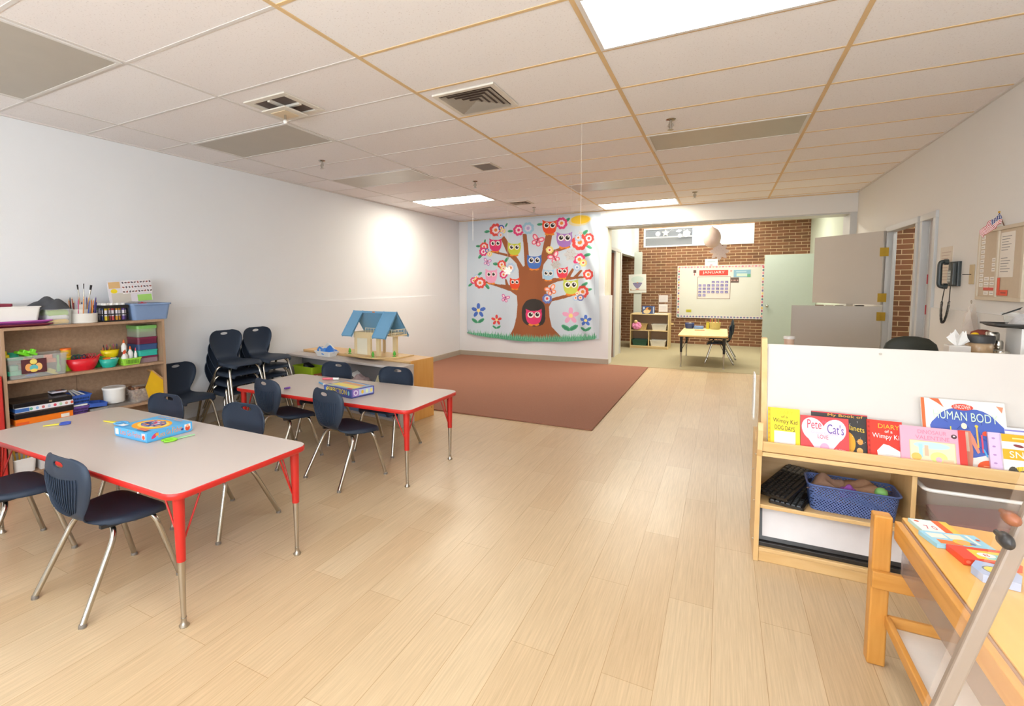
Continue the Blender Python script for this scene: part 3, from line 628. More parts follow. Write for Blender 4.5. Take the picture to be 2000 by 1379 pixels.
PINK = mat('pink_plastic', '#e8707c', .35, var=.02); PURP = mat('purple_plastic', '#7b4fb0', .35, var=.02)
marker('fat pink marker with a white cap behind the indigo game box', (630, 742), (662, 742), .575, PINK, WHITEP, .011, cap=.35)
marker('blue and white marker by the left corner of the indigo game box', (624, 749), (636, 754), .575, LBL, WHITEP, .009)
marker('short purple marker near the left end of the second table', (556, 761), (566, 759), .575, PURP, PURP, .009)
# far small table
table(-.67, .095, 9.5, 11.12, .562, 'pale wooden table standing on the carpet before the whiteboard', wood('birch_top', '#ecd69a', '#e2c684', 'y', .5), mat('birch_edge', '#d8b474', .5, var=.04), BLACK, .26)
for k in range(2): put_chair(-.03+.03*k, 10.34, PI/2, 'dark chair at the far wooden table, %s of two stacked' % ('lower', 'upper')[k], 'two stacked chairs at the far wooden table', z=.095*k)
# ================================================================== TAPESTRY
def tapestry():
    x0, x1, ztop, zb = -4.575, -1.945, 2.715, .36
    nx, nz = 440, 400; S = 2; W_, H_ = nx*S, nz*S
    # pixel grid: world x,z of every sample
    gxs = x0+(np.arange(W_)+.5)/W_*(x1-x0); gzs = ztop-(np.arange(H_)+.5)/H_*(ztop-zb)
    X, Z = np.meshgrid(gxs, gzs)
    img = np.zeros((H_, W_, 3), np.float32); img[:] = lin('#c9d6e2')[:3]
    img += ((np.sin(X*3.1)+np.sin(Z*2.3+X))*.006)[..., None]
    YT = 9.2
    def w(px, py): p = atY(900+px/4.597, 410+py/4.597, YT); return p.x, p.z
    k = .00222
    def setm(m, c, a=1.): cc = np.array(lin(c)[:3], np.float32); img[m] = img[m]*(1-a)+cc*a
    def win(cx, cz, r): return (slice(max(0, int((ztop-cz-r)/(ztop-zb)*H_)), max(0, min(H_, int((ztop-cz+r)/(ztop-zb)*H_)+2))), slice(max(0, int((cx-r-x0)/(x1-x0)*W_)), max(0, min(W_, int((cx+r-x0)/(x1-x0)*W_)+2))))
    def ell(px, py, rx, ry, c, ang=0., a=1.):
        cx, cz = w(px, py); rx *= k; ry *= k; r = max(rx, ry); s = win(cx, cz, r); xx = X[s]-cx; zz = -(Z[s]-cz)
        u = xx*math.cos(ang)+zz*math.sin(ang); v = -xx*math.sin(ang)+zz*math.cos(ang); m = (u/rx)**2+(v/ry)**2 < 1
        cc = np.array(lin(c)[:3], np.float32); img[s][m] = img[s][m]*(1-a)+cc*a
    def poly(pts, c, a=1.):
        P = [w(*p) for p in pts]; m = np.zeros(X.shape, bool); n = len(P)
        for i in range(n):
            ax, az = P[i]; bx, bz = P[(i+1) % n]
            if az == bz: continue
            cnd = ((Z < az) != (Z < bz)) & (X < (bx-ax)*(Z-az)/(bz-az)+ax); m ^= cnd
        setm(m, c, a)
    def curve(pts, n=6):   # smooth closed outline
        out = []; N_ = len(pts)
        for i in range(N_):
            p0, p1, p2, p3 = [pts[(i+d) % N_] for d in (-1, 0, 1, 2)]
            for q in range(n):
                t = q/n; out.append(tuple(.5*(2*p1[e]+(p2[e]-p0[e])*t+(2*p0[e]-5*p1[e]+4*p2[e]-p3[e])*t*t+(3*p1[e]-p0[e]-3*p2[e]+p3[e])*t**3) for e in (0, 1)))
        return out
    # sun
    ell(1070, 95, 92, 44, '#ecd26a', -.1, .6); ell(1075, 88, 78, 34, '#f0c93c')
    # tree
    B_ = '#9a5c38'
    poly([(440, 1135), (478, 1060), (505, 960), (512, 850), (505, 770), (450, 730), (300, 680), (215, 655), (225, 640), (330, 668), (405, 672), (398, 620), (412, 620), (432, 672), (500, 700), (525, 640), (520, 540), (500, 480), (445, 425), (270, 380), (270, 365), (420, 395), (360, 260), (392, 235), (450, 330), (500, 420), (560, 510), (574, 500), (555, 215), (592, 215), (612, 420), (720, 420), (765, 225), (822, 225), (800, 370), (925, 330), (980, 320), (985, 338), (880, 372), (790, 430), (745, 490), (730, 560), (735, 620), (850, 612), (940, 612), (1000, 525), (1022, 530), (985, 600), (1012, 600), (1080, 535), (1095, 545), (1052, 598), (1110, 595), (1110, 610), (870, 642), (790, 680), (770, 740), (800, 800), (905, 770), (1040, 742), (1045, 760), (930, 795), (820, 822), (795, 870), (800, 960), (820, 1050), (880, 1110), (920, 1150), (660, 1180), (500, 1150)], B_)
    # hollow
    poly(curve([(600, 812), (655, 800), (715, 812), (755, 860), (762, 950), (750, 1010), (715, 1040), (655, 1046), (595, 1030), (558, 985), (552, 900), (565, 850)]), '#3a3634')
    def leaf(x, y, L_, a, c='#4fa27c'):
        for s in (1,): ell(x+L_*.5*math.cos(a), y+L_*.5*math.sin(a), L_*.55, L_*.24, c, a); ell(x+L_*.5*math.cos(a), y+L_*.6*math.sin(a)+L_*.08, L_*.42, L_*.12, '#3f8d6a', a)
    def flower(x, y, r, c, c2='#f3dfe3', c3='#e58a3c'):
        for q in range(8): a = q*PI/4+.3; ell(x+r*.66*math.cos(a), y+r*.66*math.sin(a), r*.36, r*.36, c)
        ell(x, y, r*.62, r*.62, c)
        for q in range(8): a = q*PI/4+.3; ell(x+r*.38*math.cos(a), y+r*.38*math.sin(a), r*.2, r*.2, c2)
        ell(x, y, r*.36, r*.36, c2); ell(x, y, r*.26, r*.26, c3)
    def daisy(x, y, r, c):
        for q in range(5): a = q*PI*.4-PI/2; ell(x+r*.6*math.cos(a), y+r*.6*math.sin(a), r*.42, r*.25, c, a)
        ell(x, y, r*.24, r*.24, '#f0dc8c')
    RED, PNK, BLUF, YLF, SKY = '#df5049', '#e0457e', '#6f86c9', '#ecd884', '#b3cbe4'
    for lf in ((262, 195, 50, PI), (400, 150, 35, -1), (470, 190, 48, PI), (735, 130, 48, PI), (930, 110, 55, -.6), (1090, 225, 58, -.7), (1130, 320, 50, .5), (1110, 410, 55, -.2), (180, 325, 45, PI), (210, 305, 40, -1.3), (200, 395, 55, 2.4), (345, 490, 55, PI+.15), (395, 470, 55, -.9), (150, 590, 50, -.6), (110, 660, 45, 2.6), (215, 665, 58, .8), (1085, 690, 60, -.6), (1130, 720, 45, -.2)): leaf(*lf)
    for fl in ((315, 180, 58, RED), (365, 162, 28, '#4b63b4'), (380, 190, 24, YLF), (360, 225, 28, SKY), (520, 182, 50, PNK, '#f3dfe3', PNK), (605, 165, 55, '#9fcbe0', '#dcd6ea', '#b9a9d8'), (905, 120, 52, PNK), (1070, 290, 72, RED), (1150, 255, 45, RED, '#f3dfe3', RED), (1055, 250, 32, SKY), (210, 330, 40, RED), (205, 375, 40, PNK, '#f3dfe3', PNK), (238, 365, 20, '#4b63b4'), (260, 395, 24, YLF), (370, 490, 40, RED), (385, 525, 26, YLF), (450, 520, 45, SKY), (385, 580, 38, PNK), (800, 360, 34, YLF, '#f6eecb', RED), (1065, 445, 55, PNK), (1100, 475, 34, YLF, '#f6eecb', RED), (1045, 515, 35, SKY, '#dfe8f2', '#8aa6d2'), (1145, 580, 45, RED), (145, 605, 28, SKY), (120, 635, 32, PNK), (145, 625, 22, YLF), (175, 655, 52, RED), (1095, 735, 55, RED), (1045, 750, 24, YLF), (1030, 790, 28, SKY), (1075, 788, 30, '#6f7cb8'), (778, 797, 44, '#6b7fc2', '#dfe2f2', RED)): flower(*fl)
    daisy(162, 903, 66, '#4a6fc4'); daisy(322, 988, 48, '#dc4a48'); daisy(988, 950, 72, '#e6a6c8'); daisy(1123, 993, 50, '#4a6fc4')
    for x, y, s in ((158, 1005, 64), (322, 1058, 42), (980, 1072, 76), (1123, 1078, 50)): leaf(x, y+6, s, PI+.55); leaf(x, y+6, s, -.55)
    # butterflies
    def butter(x, y, r, c, a): 
        for s1_, s2_, q in ((-1, -1, 1), (1, -1, 1), (-1, 1, .7), (1, 1, .7)):
            dx, dy = s1_*r*.5*q, s2_*r*.4; X2 = x+dx*math.cos(a)-dy*math.sin(a); Y2 = y+dx*math.sin(a)+dy*math.cos(a); ell(X2, Y2, r*.5*q, r*.34, c, a+s1_*s2_*.6); ell(X2, Y2, r*.3*q, r*.18, '#f3d9e0', a+s1_*s2_*.6)
        ell(x, y, r*.1, r*.5, '#a83a52', a)
    butter(688, 278, 60, '#e5607e', .4); butter(842, 430, 56, '#e5607e', -.5); butter(812, 722, 54, '#ee8a52', -.4); butter(237, 468, 40, '#b77fc8', .3); butter(402, 795, 42, '#cf5fb0', .3)
    # owls
    def owl(x, y, ww, hh, c, look=(0, 0), feet=True):
        if feet:
            for s in (-1, 1): ell(x+s*ww*.16, y+hh*.54, ww*.12, hh*.09, '#e68a32'); ell(x+s*ww*.26, y+hh*.53, ww*.08, hh*.07, '#e68a32'); ell(x+s*ww*.07, y+hh*.53, ww*.08, hh*.07, '#e68a32')
        poly(curve([(x-ww*.46, y-hh*.38), (x, y-hh*.42), (x+ww*.46, y-hh*.38), (x+ww*.5, y), (x+ww*.36, y+hh*.4), (x, y+hh*.52), (x-ww*.36, y+hh*.4), (x-ww*.5, y)]), c)
        poly([(x-ww*.52, y-hh*.56), (x-ww*.2, y-hh*.40), (x-ww*.46, y-hh*.2)], c); poly([(x+ww*.52, y-hh*.56), (x+ww*.2, y-hh*.40), (x+ww*.46, y-hh*.2)], c)
        for s in (-1, 1): ell(x+s*ww*.21, y-hh*.14, ww*.19, ww*.19, '#f2eee9'); ell(x+s*ww*.21+look[0], y-hh*.14+look[1], ww*.125, ww*.125, '#232020'); ell(x+s*ww*.21+look[0]+ww*.04, y-hh*.14+look[1]-ww*.05, ww*.035, ww*.035, '#ffffff')
        poly([(x-ww*.04, y+hh*.02), (x+ww*.04, y+hh*.02), (x, y+hh*.12)], '#e68a32')
    owl(312, 315, 108, 108, '#dc3a72'); owl(480, 350, 112, 108, '#c3cc45'); owl(660, 468, 128, 120, '#4a78c6'); owl(798, 155, 128, 118, '#e8532f', (0, 0)); owl(930, 268, 138, 128, '#a779c4')
    owl(273, 595, 106, 120, '#eba3c4'); owl(487, 660, 88, 94, '#e5502f'); owl(788, 582, 98, 92, '#a4cbe6'); owl(912, 562, 100, 96, '#e24358'); owl(988, 690, 132, 128, '#c6d15a'); owl(657, 960, 138, 130, '#de3a72', (0, -4))
    # grass
    rr = random.Random(5)
    poly([(60, 1100), (250, 1110), (430, 1135), (650, 1155), (900, 1150), (1210, 1135), (1210, 1260), (60, 1260)], '#6fb592')
    for q in range(190):
        x = 62+q*6.1; y = 1104+(x-62)*.08 if x < 650 else 1152-(x-650)*.03; h = 18+rr.random()*34; d = (rr.random()-.5)*16
        poly([(x-5, y+14), (x+5, y+14), (x+d, y-h*.8)], ('#5fae8a', '#4b9c79', '#7fc0a0')[q % 3])
    for q in range(90):
        x = 70+q*12.7; y = 1122+(x-62)*.07 if x < 650 else 1165-(x-650)*.02; poly([(x-3, y+18), (x+4, y+16), (x+rr.random()*12-6, y-14)], '#3f8d6a')
    cell = img.reshape(nz, S, nx, S, 3).mean((1, 3))
    # cloth surface
    us = np.linspace(0, 1, nx+1); vs_ = np.linspace(0, 1, nz+1); U, V = np.meshgrid(us, vs_)
    sag = .11*np.sin(PI*np.clip(U*1.02, 0, 1))**.8*V
    top = .012*np.sin(PI*U)+.012*U
    XX = x0+U*(x1-x0)+(-.03*V*(1-U)*1.0)+.012*np.sin(V*9)*(U > .97)
    zbot = .47-.01*U; ZZ = (ztop-top)*(1-V)+V*(zbot)-sag*1.0
    fold = .007*np.sin(U*46+V*2)*V+.016*np.sin(U*19-V*3.5)*V**.7+.012*np.exp(-((U-.9-.06*(1-V))*16)**2)*np.sin((U*1.0-V*.35)*60)+.008*np.sin((U+V*.5)*17)*(U < .2)
    YY = YB-.05+fold-.02*V
    co = np.stack([XX, YY, ZZ], -1).reshape(-1, 3)
    idx = np.arange((nx+1)*(nz+1)).reshape(nz+1, nx+1)
    faces = np.stack([idx[:-1, :-1], idx[1:, :-1], idx[1:, 1:], idx[:-1, 1:]], -1).reshape(-1, 4)
    # colours are looked up by world height so the drawing hangs straight although the hem sags
    zc = (ZZ[:-1, :-1]+ZZ[1:, 1:])/2; xc = (XX[:-1, :-1]+XX[1:, 1:])/2
    ri = np.clip(((ztop-zc)/(ztop-zb)*nz).astype(int), 0, nz-1); ci = np.clip(((xc-x0)/(x1-x0)*nx).astype(int), 0, nx-1)
    colr = cell[ri, ci].reshape(-1, 3)
    me = bpy.data.meshes.new('tapestry'); me.from_pydata(co.tolist(), [], faces.tolist()); me.update()
    at = me.color_attributes.new('print', 'FLOAT_COLOR', 'CORNER')
    c4 = np.ones((len(faces), 4, 4), np.float32); c4[:, :, :3] = np.clip(colr, 0, 1)[:, None, :]
    at.data.foreach_set('color', c4.ravel()); me.polygons.foreach_set('use_smooth', [True]*len(faces))
    m = bpy.data.materials.new('printed_cloth'); m.use_nodes = True; N = m.node_tree.nodes; L = m.node_tree.links
    ca = N.new('ShaderNodeVertexColor'); ca.layer_name = 'print'; b = N['Principled BSDF']; L.new(ca.outputs['Color'], b.inputs['Base Color']); b.inputs['Roughness'].default_value = .85
    tc = N.new('ShaderNodeTexCoord'); nz_ = N.new('ShaderNodeTexNoise'); nz_.inputs['Scale'].default_value = 220; L.new(tc.outputs['Object'], nz_.inputs['Vector'])
    bp = N.new('ShaderNodeBump'); bp.inputs['Strength'].default_value = .15; bp.inputs['Distance'].default_value = .001; L.new(nz_.outputs['Fac'], bp.inputs['Height']); L.new(bp.outputs[0], b.inputs['Normal'])
    me.materials.append(m); o = bpy.data.objects.new('tapestry', me); COL.objects.link(o)
    tag(o, 'light blue cloth tapestry of owls in a brown tree, hung on the back wall', 'tapestry')
tapestry()
# ================================================================== OPEN SHELF BY THE LEFT WALL
def tray(b, w, d, h, m, tp=.86, r=.02, t=.003, rim=.006, z=0.):
    o0 = rrect(w*tp, d*tp, r); o1 = rrect(w, d, r); i1 = rrect(w-2*t, d-2*t, r*.9); i0 = rrect(w*tp-2*t, d*tp-2*t, r*.9); oo = rrect(w+2*rim, d+2*rim, r)
    R3 = lambda q, zz: [(x, y, zz+z) for x, y in q]
    rings = [R3(o0, 0), R3(o1, h-rim*1.6), R3(oo, h-rim*1.5), R3(oo, h), R3(i1, h), R3(i0, t)] if rim else [R3(o0, 0), R3(o1, h), R3(i1, h), R3(i0, t)]
    b.loft(rings, m, False); return b
def bowl(b, rx, ry, h, m, tp=.6, n=28, t=.0025):
    pr = [(tp, 0), (tp+(1-tp)*.5, h*.35), (1, h), (1-t/rx, h), (tp+(1-tp)*.5-t/rx, h*.37), (tp-t/rx, t)]
    b.loft([[(rx*q*math.cos(2*PI*k/n), ry*q*math.sin(2*PI*k/n), z) for k in range(n)] for q, z in pr], m, True); return b
SO = Vector((-4.50, 1.585, 0)); SD = Vector((.08, 1.145, 0)).normalized(); SN = Vector((-SD.y, SD.x, 0)); SW, SDEP = 1.15, .29
SM = Matrix(((SD.x, SN.x, 0, SO.x), (SD.y, SN.y, 0, SO.y), (0, 0, 1, 0), (0, 0, 0, 1)))
def sat(px, py, v):   # point on the shelf's plane at depth v -> (u, z)
    r = _ray(px, py); P0 = SO+SN*v; t = (P0-CAMP).dot(SN)/r.dot(SN); q = CAMP+r*t; return (q-P0).dot(SD), q.z
def sthing(name, label, cat, u, v, z, rz=0., group=None): return thing(name, label, cat, M=SM @ Matrix.Translation((u, v, z)) @ Matrix.Rotation(rz, 4, 'Z'), group=group)
Z3, Z2S, Z1, Z0 = 1.162, .780, .440, .075
t = thing('bookshelf', 'brown oak open shelf with four levels of craft supplies against the left wall', 'shelf', M=SM)
for u in (0, SW-.022):
    b = MB(); b.box(u, u+.022, 0, SDEP, 0, Z3, wood('oak_side', '#b39274', '#a07f63', 'z', .9, .5)); b.build('side_panel', t, bevel=.002)
for z, n in ((Z3, 'top_panel'), (Z2S, 'shelf_board'), (Z1, 'shelf_board'), (Z0, 'shelf_board')):
    b = MB(); b.box(.0 if n == 'top_panel' else .022, SW if n == 'top_panel' else SW-.022, .001, SDEP, z-.022, z, OAK); b.build(n, t, bevel=.002)
b = MB(); b.box(.022, SW-.022, SDEP-.008, SDEP, .02, Z3-.022, OAK); b.build('back_panel', t)
b = MB(); b.box(.022, SW-.022, .02, .035, 0, Z0-.022, OAK); b.build('kick_board', t)
for u in (.55,):
    b = MB(); b.box(u, u+.003, SDEP-.010, SDEP-.008, Z1, Z2S-.022, mat('seam', '#7f6450', .8)); b.build('panel_seam', t)
# --- top row
MAR = mat('maroon_plastic', '#8c2c42', .35, var=.04); LAV = mat('purple_tray', '#a84f9c', .35, var=.04)
t = sthing('tray', 'dark maroon shallow tray, lowest of the pile on the open shelf', 'tray', .10, .14, Z3); b = MB(); tray(b, .44, .26, .022, mat('dark_maroon', '#6e2030', .4)); b.build('tray_body', t)
t = sthing('tray', 'purple shallow tray under the big white bin on the open shelf', 'tray', .09, .14, Z3+.0225); b = MB(); tray(b, .45, .27, .024, LAV); b.build('tray_body', t)
t = sthing('storage_bin', 'big white plastic bin on a purple tray, cut off by the frame', 'bin', .055, .14, Z3+.026); b = MB(); tray(b, .40, .24, .125, WHITEP, .9); b.build('bin_body', t)
t = sthing('pencil_box', 'closed maroon plastic box sticking out of the big white bin', 'box', -.03, .14, Z3+.032); b = MB(); b.prism(rrect(.26, .14, .02), 0, .12, MAR); b.build('box_body', t, bevel=.006); b = MB(); b.prism(rrect(.27, .15, .02), .12, .14, MAR); b.build('lid', t, bevel=.004)
t = sthing('clear_tote', 'small clear tote of yellow, white and green cloths on top of the open shelf', 'tote', .372, .13, Z3); b = MB(); tray(b, .17, .2, .122, CLEAR, .93, .012); b.build('tote_body', t)
for z0, z1, c in ((.006, .040, '#efbf36'), (.038, .072, '#f0edf2'), (.072, .112, '#b4dc6e')):
    b = MB(); n = 16; b.loft([[(x*(.9 if q in (0, 3) else 1), y*(.9 if q in (0, 3) else 1), z0+(z1-z0)*q/3+.004*math.sin(k*1.7)) for k, (x, y) in enumerate(rrect(.142, .17, .02, 3))] for q in range(4)], mat('cloth_'+c[1:], c, .9, var=.08, scale=30), True); b.build('folded_cloth', t)
def crumple(b, w, d, h, m, seed=1, n=14):
    rr = random.Random(seed); ph = [rr.random()*6 for _ in range(6)]; rows = []
    for i in range(n+1):
        row = []
        for j in range(n+1):
            x, y = -1+2*i/n, -1+2*j/n; e = max(0, 1-(x*x)**1.2)*max(0, 1-(y*y)**1.2); z = h*(e**.45)*(.72+.2*math.sin(x*4+ph[0]+y*2)+.14*math.sin(y*6+ph[1]-x*3))
            row.append((x*w/2*(1+.08*math.sin(y*5+ph[2])), y*d/2*(1+.08*math.sin(x*5+ph[3])), z))
        rows.append(row)
    vs = [p for r in rows for p in r]+[(p[0]*.9, p[1]*.9, -.002) for r in rows for p in r]; N_ = (n+1)**2
    fs = [(i*(n+1)+j, (i+1)*(n+1)+j, (i+1)*(n+1)+j+1, i*(n+1)+j+1) for i in range(n) for j in range(n)]
    b.add(vs, fs+[tuple(N_+q for q in reversed(f)) for f in fs], m, True); return b
t = sthing('folded_cloth', 'dark grey crumpled cloth lying over the clear tote and the white bin', 'cloth', .335, .12, Z3+.122); b = MB(); crumple(b, .25, .19, .095, mat('grey_cloth', '#4b4c50', .95, var=.12, scale=40), 4); o = b.build('cloth', t)
t = sthing('caddy', 'round white two-tier caddy holding pencils and paintbrushes', 'caddy', .569, .135, Z3)
b = MB(); CAD = mat('cream_plastic', '#e8e2d8', .4); b.lathe([(.0, .0), (.100, .0), (.102, .008), (.099, .01), (.102, .078), (.096, .078), (.094, .012), (0, .011)], (0, 0, 0), CAD, 28, cap=False); b.build('lower_ring', t)
b = MB(); b.lathe([(.0, .012), (.060, .012), (.064, .112), (.060, .112), (.056, .02), (0, .02)], (-.02, 0, 0), CAD, 24, cap=False); b.build('middle_cup', t)
b = MB(); b.lathe([(.0, .012), (.028, .012), (.030, .150), (.027, .150), (.021, .02), (0, .02)], (0, .01, 0), CAD, 20, cap=False); b.build('centre_cup', t)
rr = random.Random(2); pc = ['#3b4d9a', '#e0812e', '#5a3f7c', '#2f3b80', '#d9d4e6', '#b8542f', '#d99050', '#e2a37a', '#24232a', '#7a2f3b', '#c65a7a', '#d98d4c']
for k in range(16):
    a = (k/16)*2*PI; q = .078; lean = .022*math.cos(a*3)
    col = pc[k % 12]; t2 = sthing('pencil', 'coloured pencil standing in the round white caddy', 'pencil', .569+q*math.cos(a), .135+q*math.sin(a), Z3+.014, group='pencils in the white caddy')
    b = MB(); b.tube([(0, 0, 0), (.018*math.cos(a+1)+.006, .004, .150+.03*(k % 3)*.5)], .0042, flat(col), 6); b.build('shaft', t2)
    b = MB(); b.tube([(.018*math.cos(a+1)+.006, .004, .150+.03*(k % 3)*.5), (.0185*math.cos(a+1)+.007, .004, .168+.03*(k % 3)*.5)], .0042, flat('#e3c190' if k % 2 else col), 6, r1=.0006); b.build('tip', t2)
for nm, px, py, w, wd in (('leftmost paintbrush with black bristles in the white caddy', 151, 556, .010, '#b98b62'), ('thin middle paintbrush in the white caddy', 163.5, 554, .006, '#c7906c'), ('widest paintbrush with a silver ferrule in the white caddy', 178, 557, .015, '#d09a52')):
    u, z = sat(px, py, .14); bu = .569+(u-.569)*.25
    t = sthing('paintbrush', nm, 'paintbrush', bu, .14, Z3+.022); dx = u-bu; H = z-Z3-.022
    b = MB(); b.tube([(0, 0, 0), (dx*.66, 0, H*.66)], .0042, mat('brush_wood_'+wd[1:], wd, .5), 8); b.build('handle', t)
    b = MB(); b.tube([(dx*.64, 0, H*.64), (dx*.86, 0, H*.86)], .0045, STEEL, 8, r1=w*.5); b.build('ferrule', t)
    b = MB(); b.tube([(dx*.86, 0, H*.86), (dx, 0, H)], w*.5, mat('bristle', '#262224', .9), 8, r1=w*.62); b.build('bristles', t)
t = sthing('crate', 'black lattice crate packed with small paint bottles on the open shelf', 'crate', .774, .13, Z3)
b = MB(); w, d, h = .195, .19, .138
for z0, z1 in ((0, .012), (.058, .066), (h-.026, h)): 
    b.box(-w/2, w/2, -d/2, -d/2+.004, z0, z1, BLACK); b.box(-w/2, w/2, d/2-.004, d/2, z0, z1, BLACK); b.box(-w/2, -w/2+.004, -d/2+.004, d/2-.004, z0, z1, BLACK); b.box(w/2-.004, w/2, -d/2+.004, d/2-.004, z0, z1, BLACK)
for k in range(8):
    x = -w/2+.002+(w-.008)*k/7; b.box(x, x+.005, -d/2+.0005, -d/2+.0035, .012, h-.02, BLACK); b.box(x, x+.005, d/2-.0035, d/2-.0005, .012, h-.02, BLACK)
    y = -d/2+.006+(d-.016)*k/7; b.box(-w/2+.0005, -w/2+.0035, y, y+.005, .012, h-.02, BLACK); b.box(w/2-.0035, w/2-.0005, y, y+.005, .012, h-.02, BLACK)
b.box(-w/2+.002, w/2-.002, -d/2+.002, d/2-.002, 0, .004, BLACK); b.build('crate_body', t)
for i in range(4):
    for j in range(4):
        c = ['#e8c832', '#6b4f9c', '#e7e4ea', '#c9525a', '#e8d23c', '#3f57a5', '#e3a13a', '#7aa35a'][(i*3+j*5) % 8]
        q = sthing('paint_bottle', 'small white-capped paint bottle in the black lattice crate', 'bottle', .774-.068+.0455*i, .13-.068+.0455*j, Z3+.005, group='paint bottles in the black crate')
        b = MB(); b.lathe([(.017, 0), (.019, .004), (.019, .095), (.009, .112)], (0, 0, 0), mat('paint_label_'+c[1:], c, .35), 12); b.lathe([(.0193, .042), (.0193, .09)], (0, 0, 0), mat('paint_lab2', '#ece6ee', .5), 12, cap=False); b.build('bottle_body', q)
        b = MB(); b.lathe([(.013, .112), (.013, .145), (.011, .148)], (0, 0, 0), WHITEP, 12); b.build('cap', q)
t = sthing('dish_tub', 'dusty blue dish tub at the right end of the open shelf top', 'tub', 1.055, .135, Z3)
b = MB(); tray(b, .335, .25, .145, mat('dusty_blue_plastic', '#7d94b8', .4, var=.03), .88, .03, .003, .009); b.build('tub_body', t)
t = sthing('cloth_scrap', 'red scrap lying in the dusty blue dish tub', 'cloth', 1.02, .10, Z3+.125); b = MB(); crumple(b, .08, .08, .03, mat('red_cloth', '#b8324a', .8), 7); b.build('scrap', t)
t = sthing('sticker_pack', 'pack of insect picture cards standing tilted in the blue dish tub', 'card pack', .965, .17, Z3+.145)
b = MB(); b.M = Matrix.Translation((0, 0, .012)) @ Matrix.Rotation(-.06, 4, 'Y') @ Matrix.Scale(1.22, 4) @ Matrix.Rotation(-.12, 4, 'X')
b.lay = 0; CP = mat('card_pack', '#ddd8dc', .3, var=.03); b.box(-.14, .15, .0, .012, 0, .155, CP)
b.R(-.14, .15, 0, .155, '#dcd6da'); b.R(-.135, -.06, .105, .15, '#d7b07a'); b.E(-.105, .085, .022, .016, '#efd41e'); b.R(-.125, -.0, .002, .07, '#c9c1b4'); b.R(.045, .145, .002, .05, '#9fd06a')
rr = random.Random(9)
for i in range(10):
    for j in range(3):
        x = -.05+i*.0205; z = .062+j*.033
        if x > .045 and j == 0: z += 0
        b.R(x, x+.018, z, z+.028, '#efe9e8'); b.E(x+.009, z+.014, .006, .009, ('#7a6a68', '#a2605a', '#5b5560')[(i+j) % 3], 8, rr.random()*3)
b.build('pack_sheet', t)
b = MB(); b.M = Matrix.Translation((-.02, .0, -.012)); crumple(b, .22, .05, .03, CLEAR, 3); b.build('loose_film', t)
# --- second row
t = sthing('clear_bin', 'clear plastic bin of dough tools with a dark photo label', 'bin', .220, .12, Z2S); b = MB(); tray(b, .37, .21, .165, glass('clear_bin_plastic', '#dfe0da', .25), .94, .02, .003, .008); b.build('bin_body', t)
b = MB(); b.M = Matrix.Translation((-.035, -.1075, .035)); b.lay = 0; b.R(-.075, .08, 0, .105, '#55242a'); b.E(0, .085, .022, .02, '#e8ce58'); b.R(-.018, .018, .075, .10, '#ecd873'); b.E(-.03, .045, .022, .028, '#e9a45c'); b.E(.03, .045, .022, .028, '#ecb870'); b.E(0, .04, .026, .022, '#5fb4b8'); b.E(0, .02, .022, .012, '#f0d060'); b.build('photo_label', t)
TOY = [('green dough tool', '#37b48a', (-.15, -.03, .02), (.09, .12, .07)), ('lime dough tool', '#7fe02f', (-.07, .0, .125), (.11, .08, .05)), ('teal dough extruder', '#2fae8e', (-.12, .02, .10), (.13, .05, .06)), ('yellow dough cutter', '#efdb2c', (-.185, .02, .12), (.05, .08, .05)), ('yellow dough chain', '#eede4a', (.09, -.05, .006), (.12, .04, .04)), ('blue dough plate', '#4a66c4', (-.04, -.06, .005), (.09, .05, .02)), ('orange dough cup', '#ea7a4e', (.10, .0, .07), (.08, .08, .06)), ('bright lime dough tool', '#86e83a', (-.02, -.02, .13), (.07, .05, .05)), ('pale green dough roller', '#7cc87a', (.15, -.05, .01), (.03, .03, .13)), ('orange dough board', '#eaa14e', (-.03, .02, .05), (.12, .08, .07))]
for i, (lab, c, p, s) in enumerate(TOY):
    q = sthing('dough_tool', lab+' in the clear bin on the second level of the open shelf', 'toy', .22+p[0]*.92, .12+p[1], Z2S+p[2]*1.25+.004, rz=.3*math.sin(i*2.1)); b = MB(); m = mat('toy_'+c[1:], c, .35, var=.05); w, d, h = s
    if i % 3 == 2: b.lathe([(w*.4, 0), (w*.45, h*.3), (w*.2, h*.5), (w*.3, h)], (0, 0, 0), m, 14, sy=d/w)
    elif i % 3 == 1: b.M = Matrix.Rotation(.45, 4, 'Y'); b.prism(rrect(w, d*.7, .01), 0, h*.35, m); b.prism(rrect(w*.45, d*.7, .008), h*.35, h*.8, m)
    else: b.prism(rrect(w, d, .012), 0, h*.45, m); b.prism(rrect(w*.6, d*.6, .01), h*.45, h, m)
    b.build('tool_body', q, bevel=.003)
for i, (u, v, z, cb, cl, lab) in enumerate(((.442, .15, 0, '#a9d32c', '#b9e03a', 'lime dough tub, lower one beside the clear bin'), (.442, .15, .062, '#b4d62a', '#f0c419', 'middle dough tub of the stack of three'), (.440, .15, .124, '#f2bd1d', '#f0701f', 'yellow dough tub with orange lid on top of the stack'))):
    q = sthing('dough_tub', lab, 'tub', u, v, Z2S+z, group='stack of dough tubs'); b = MB(); b.lathe([(.031, 0), (.034, .004), (.034, .05)], (0, 0, 0), mat('tub_'+cb[1:], cb, .4), 20); b.build('tub_body', q); b = MB(); b.lathe([(.037, .046), (.038, .058), (.034, .0615)], (0, 0, 0), mat('lid_'+cl[1:], cl, .35), 20); b.build('lid', q)
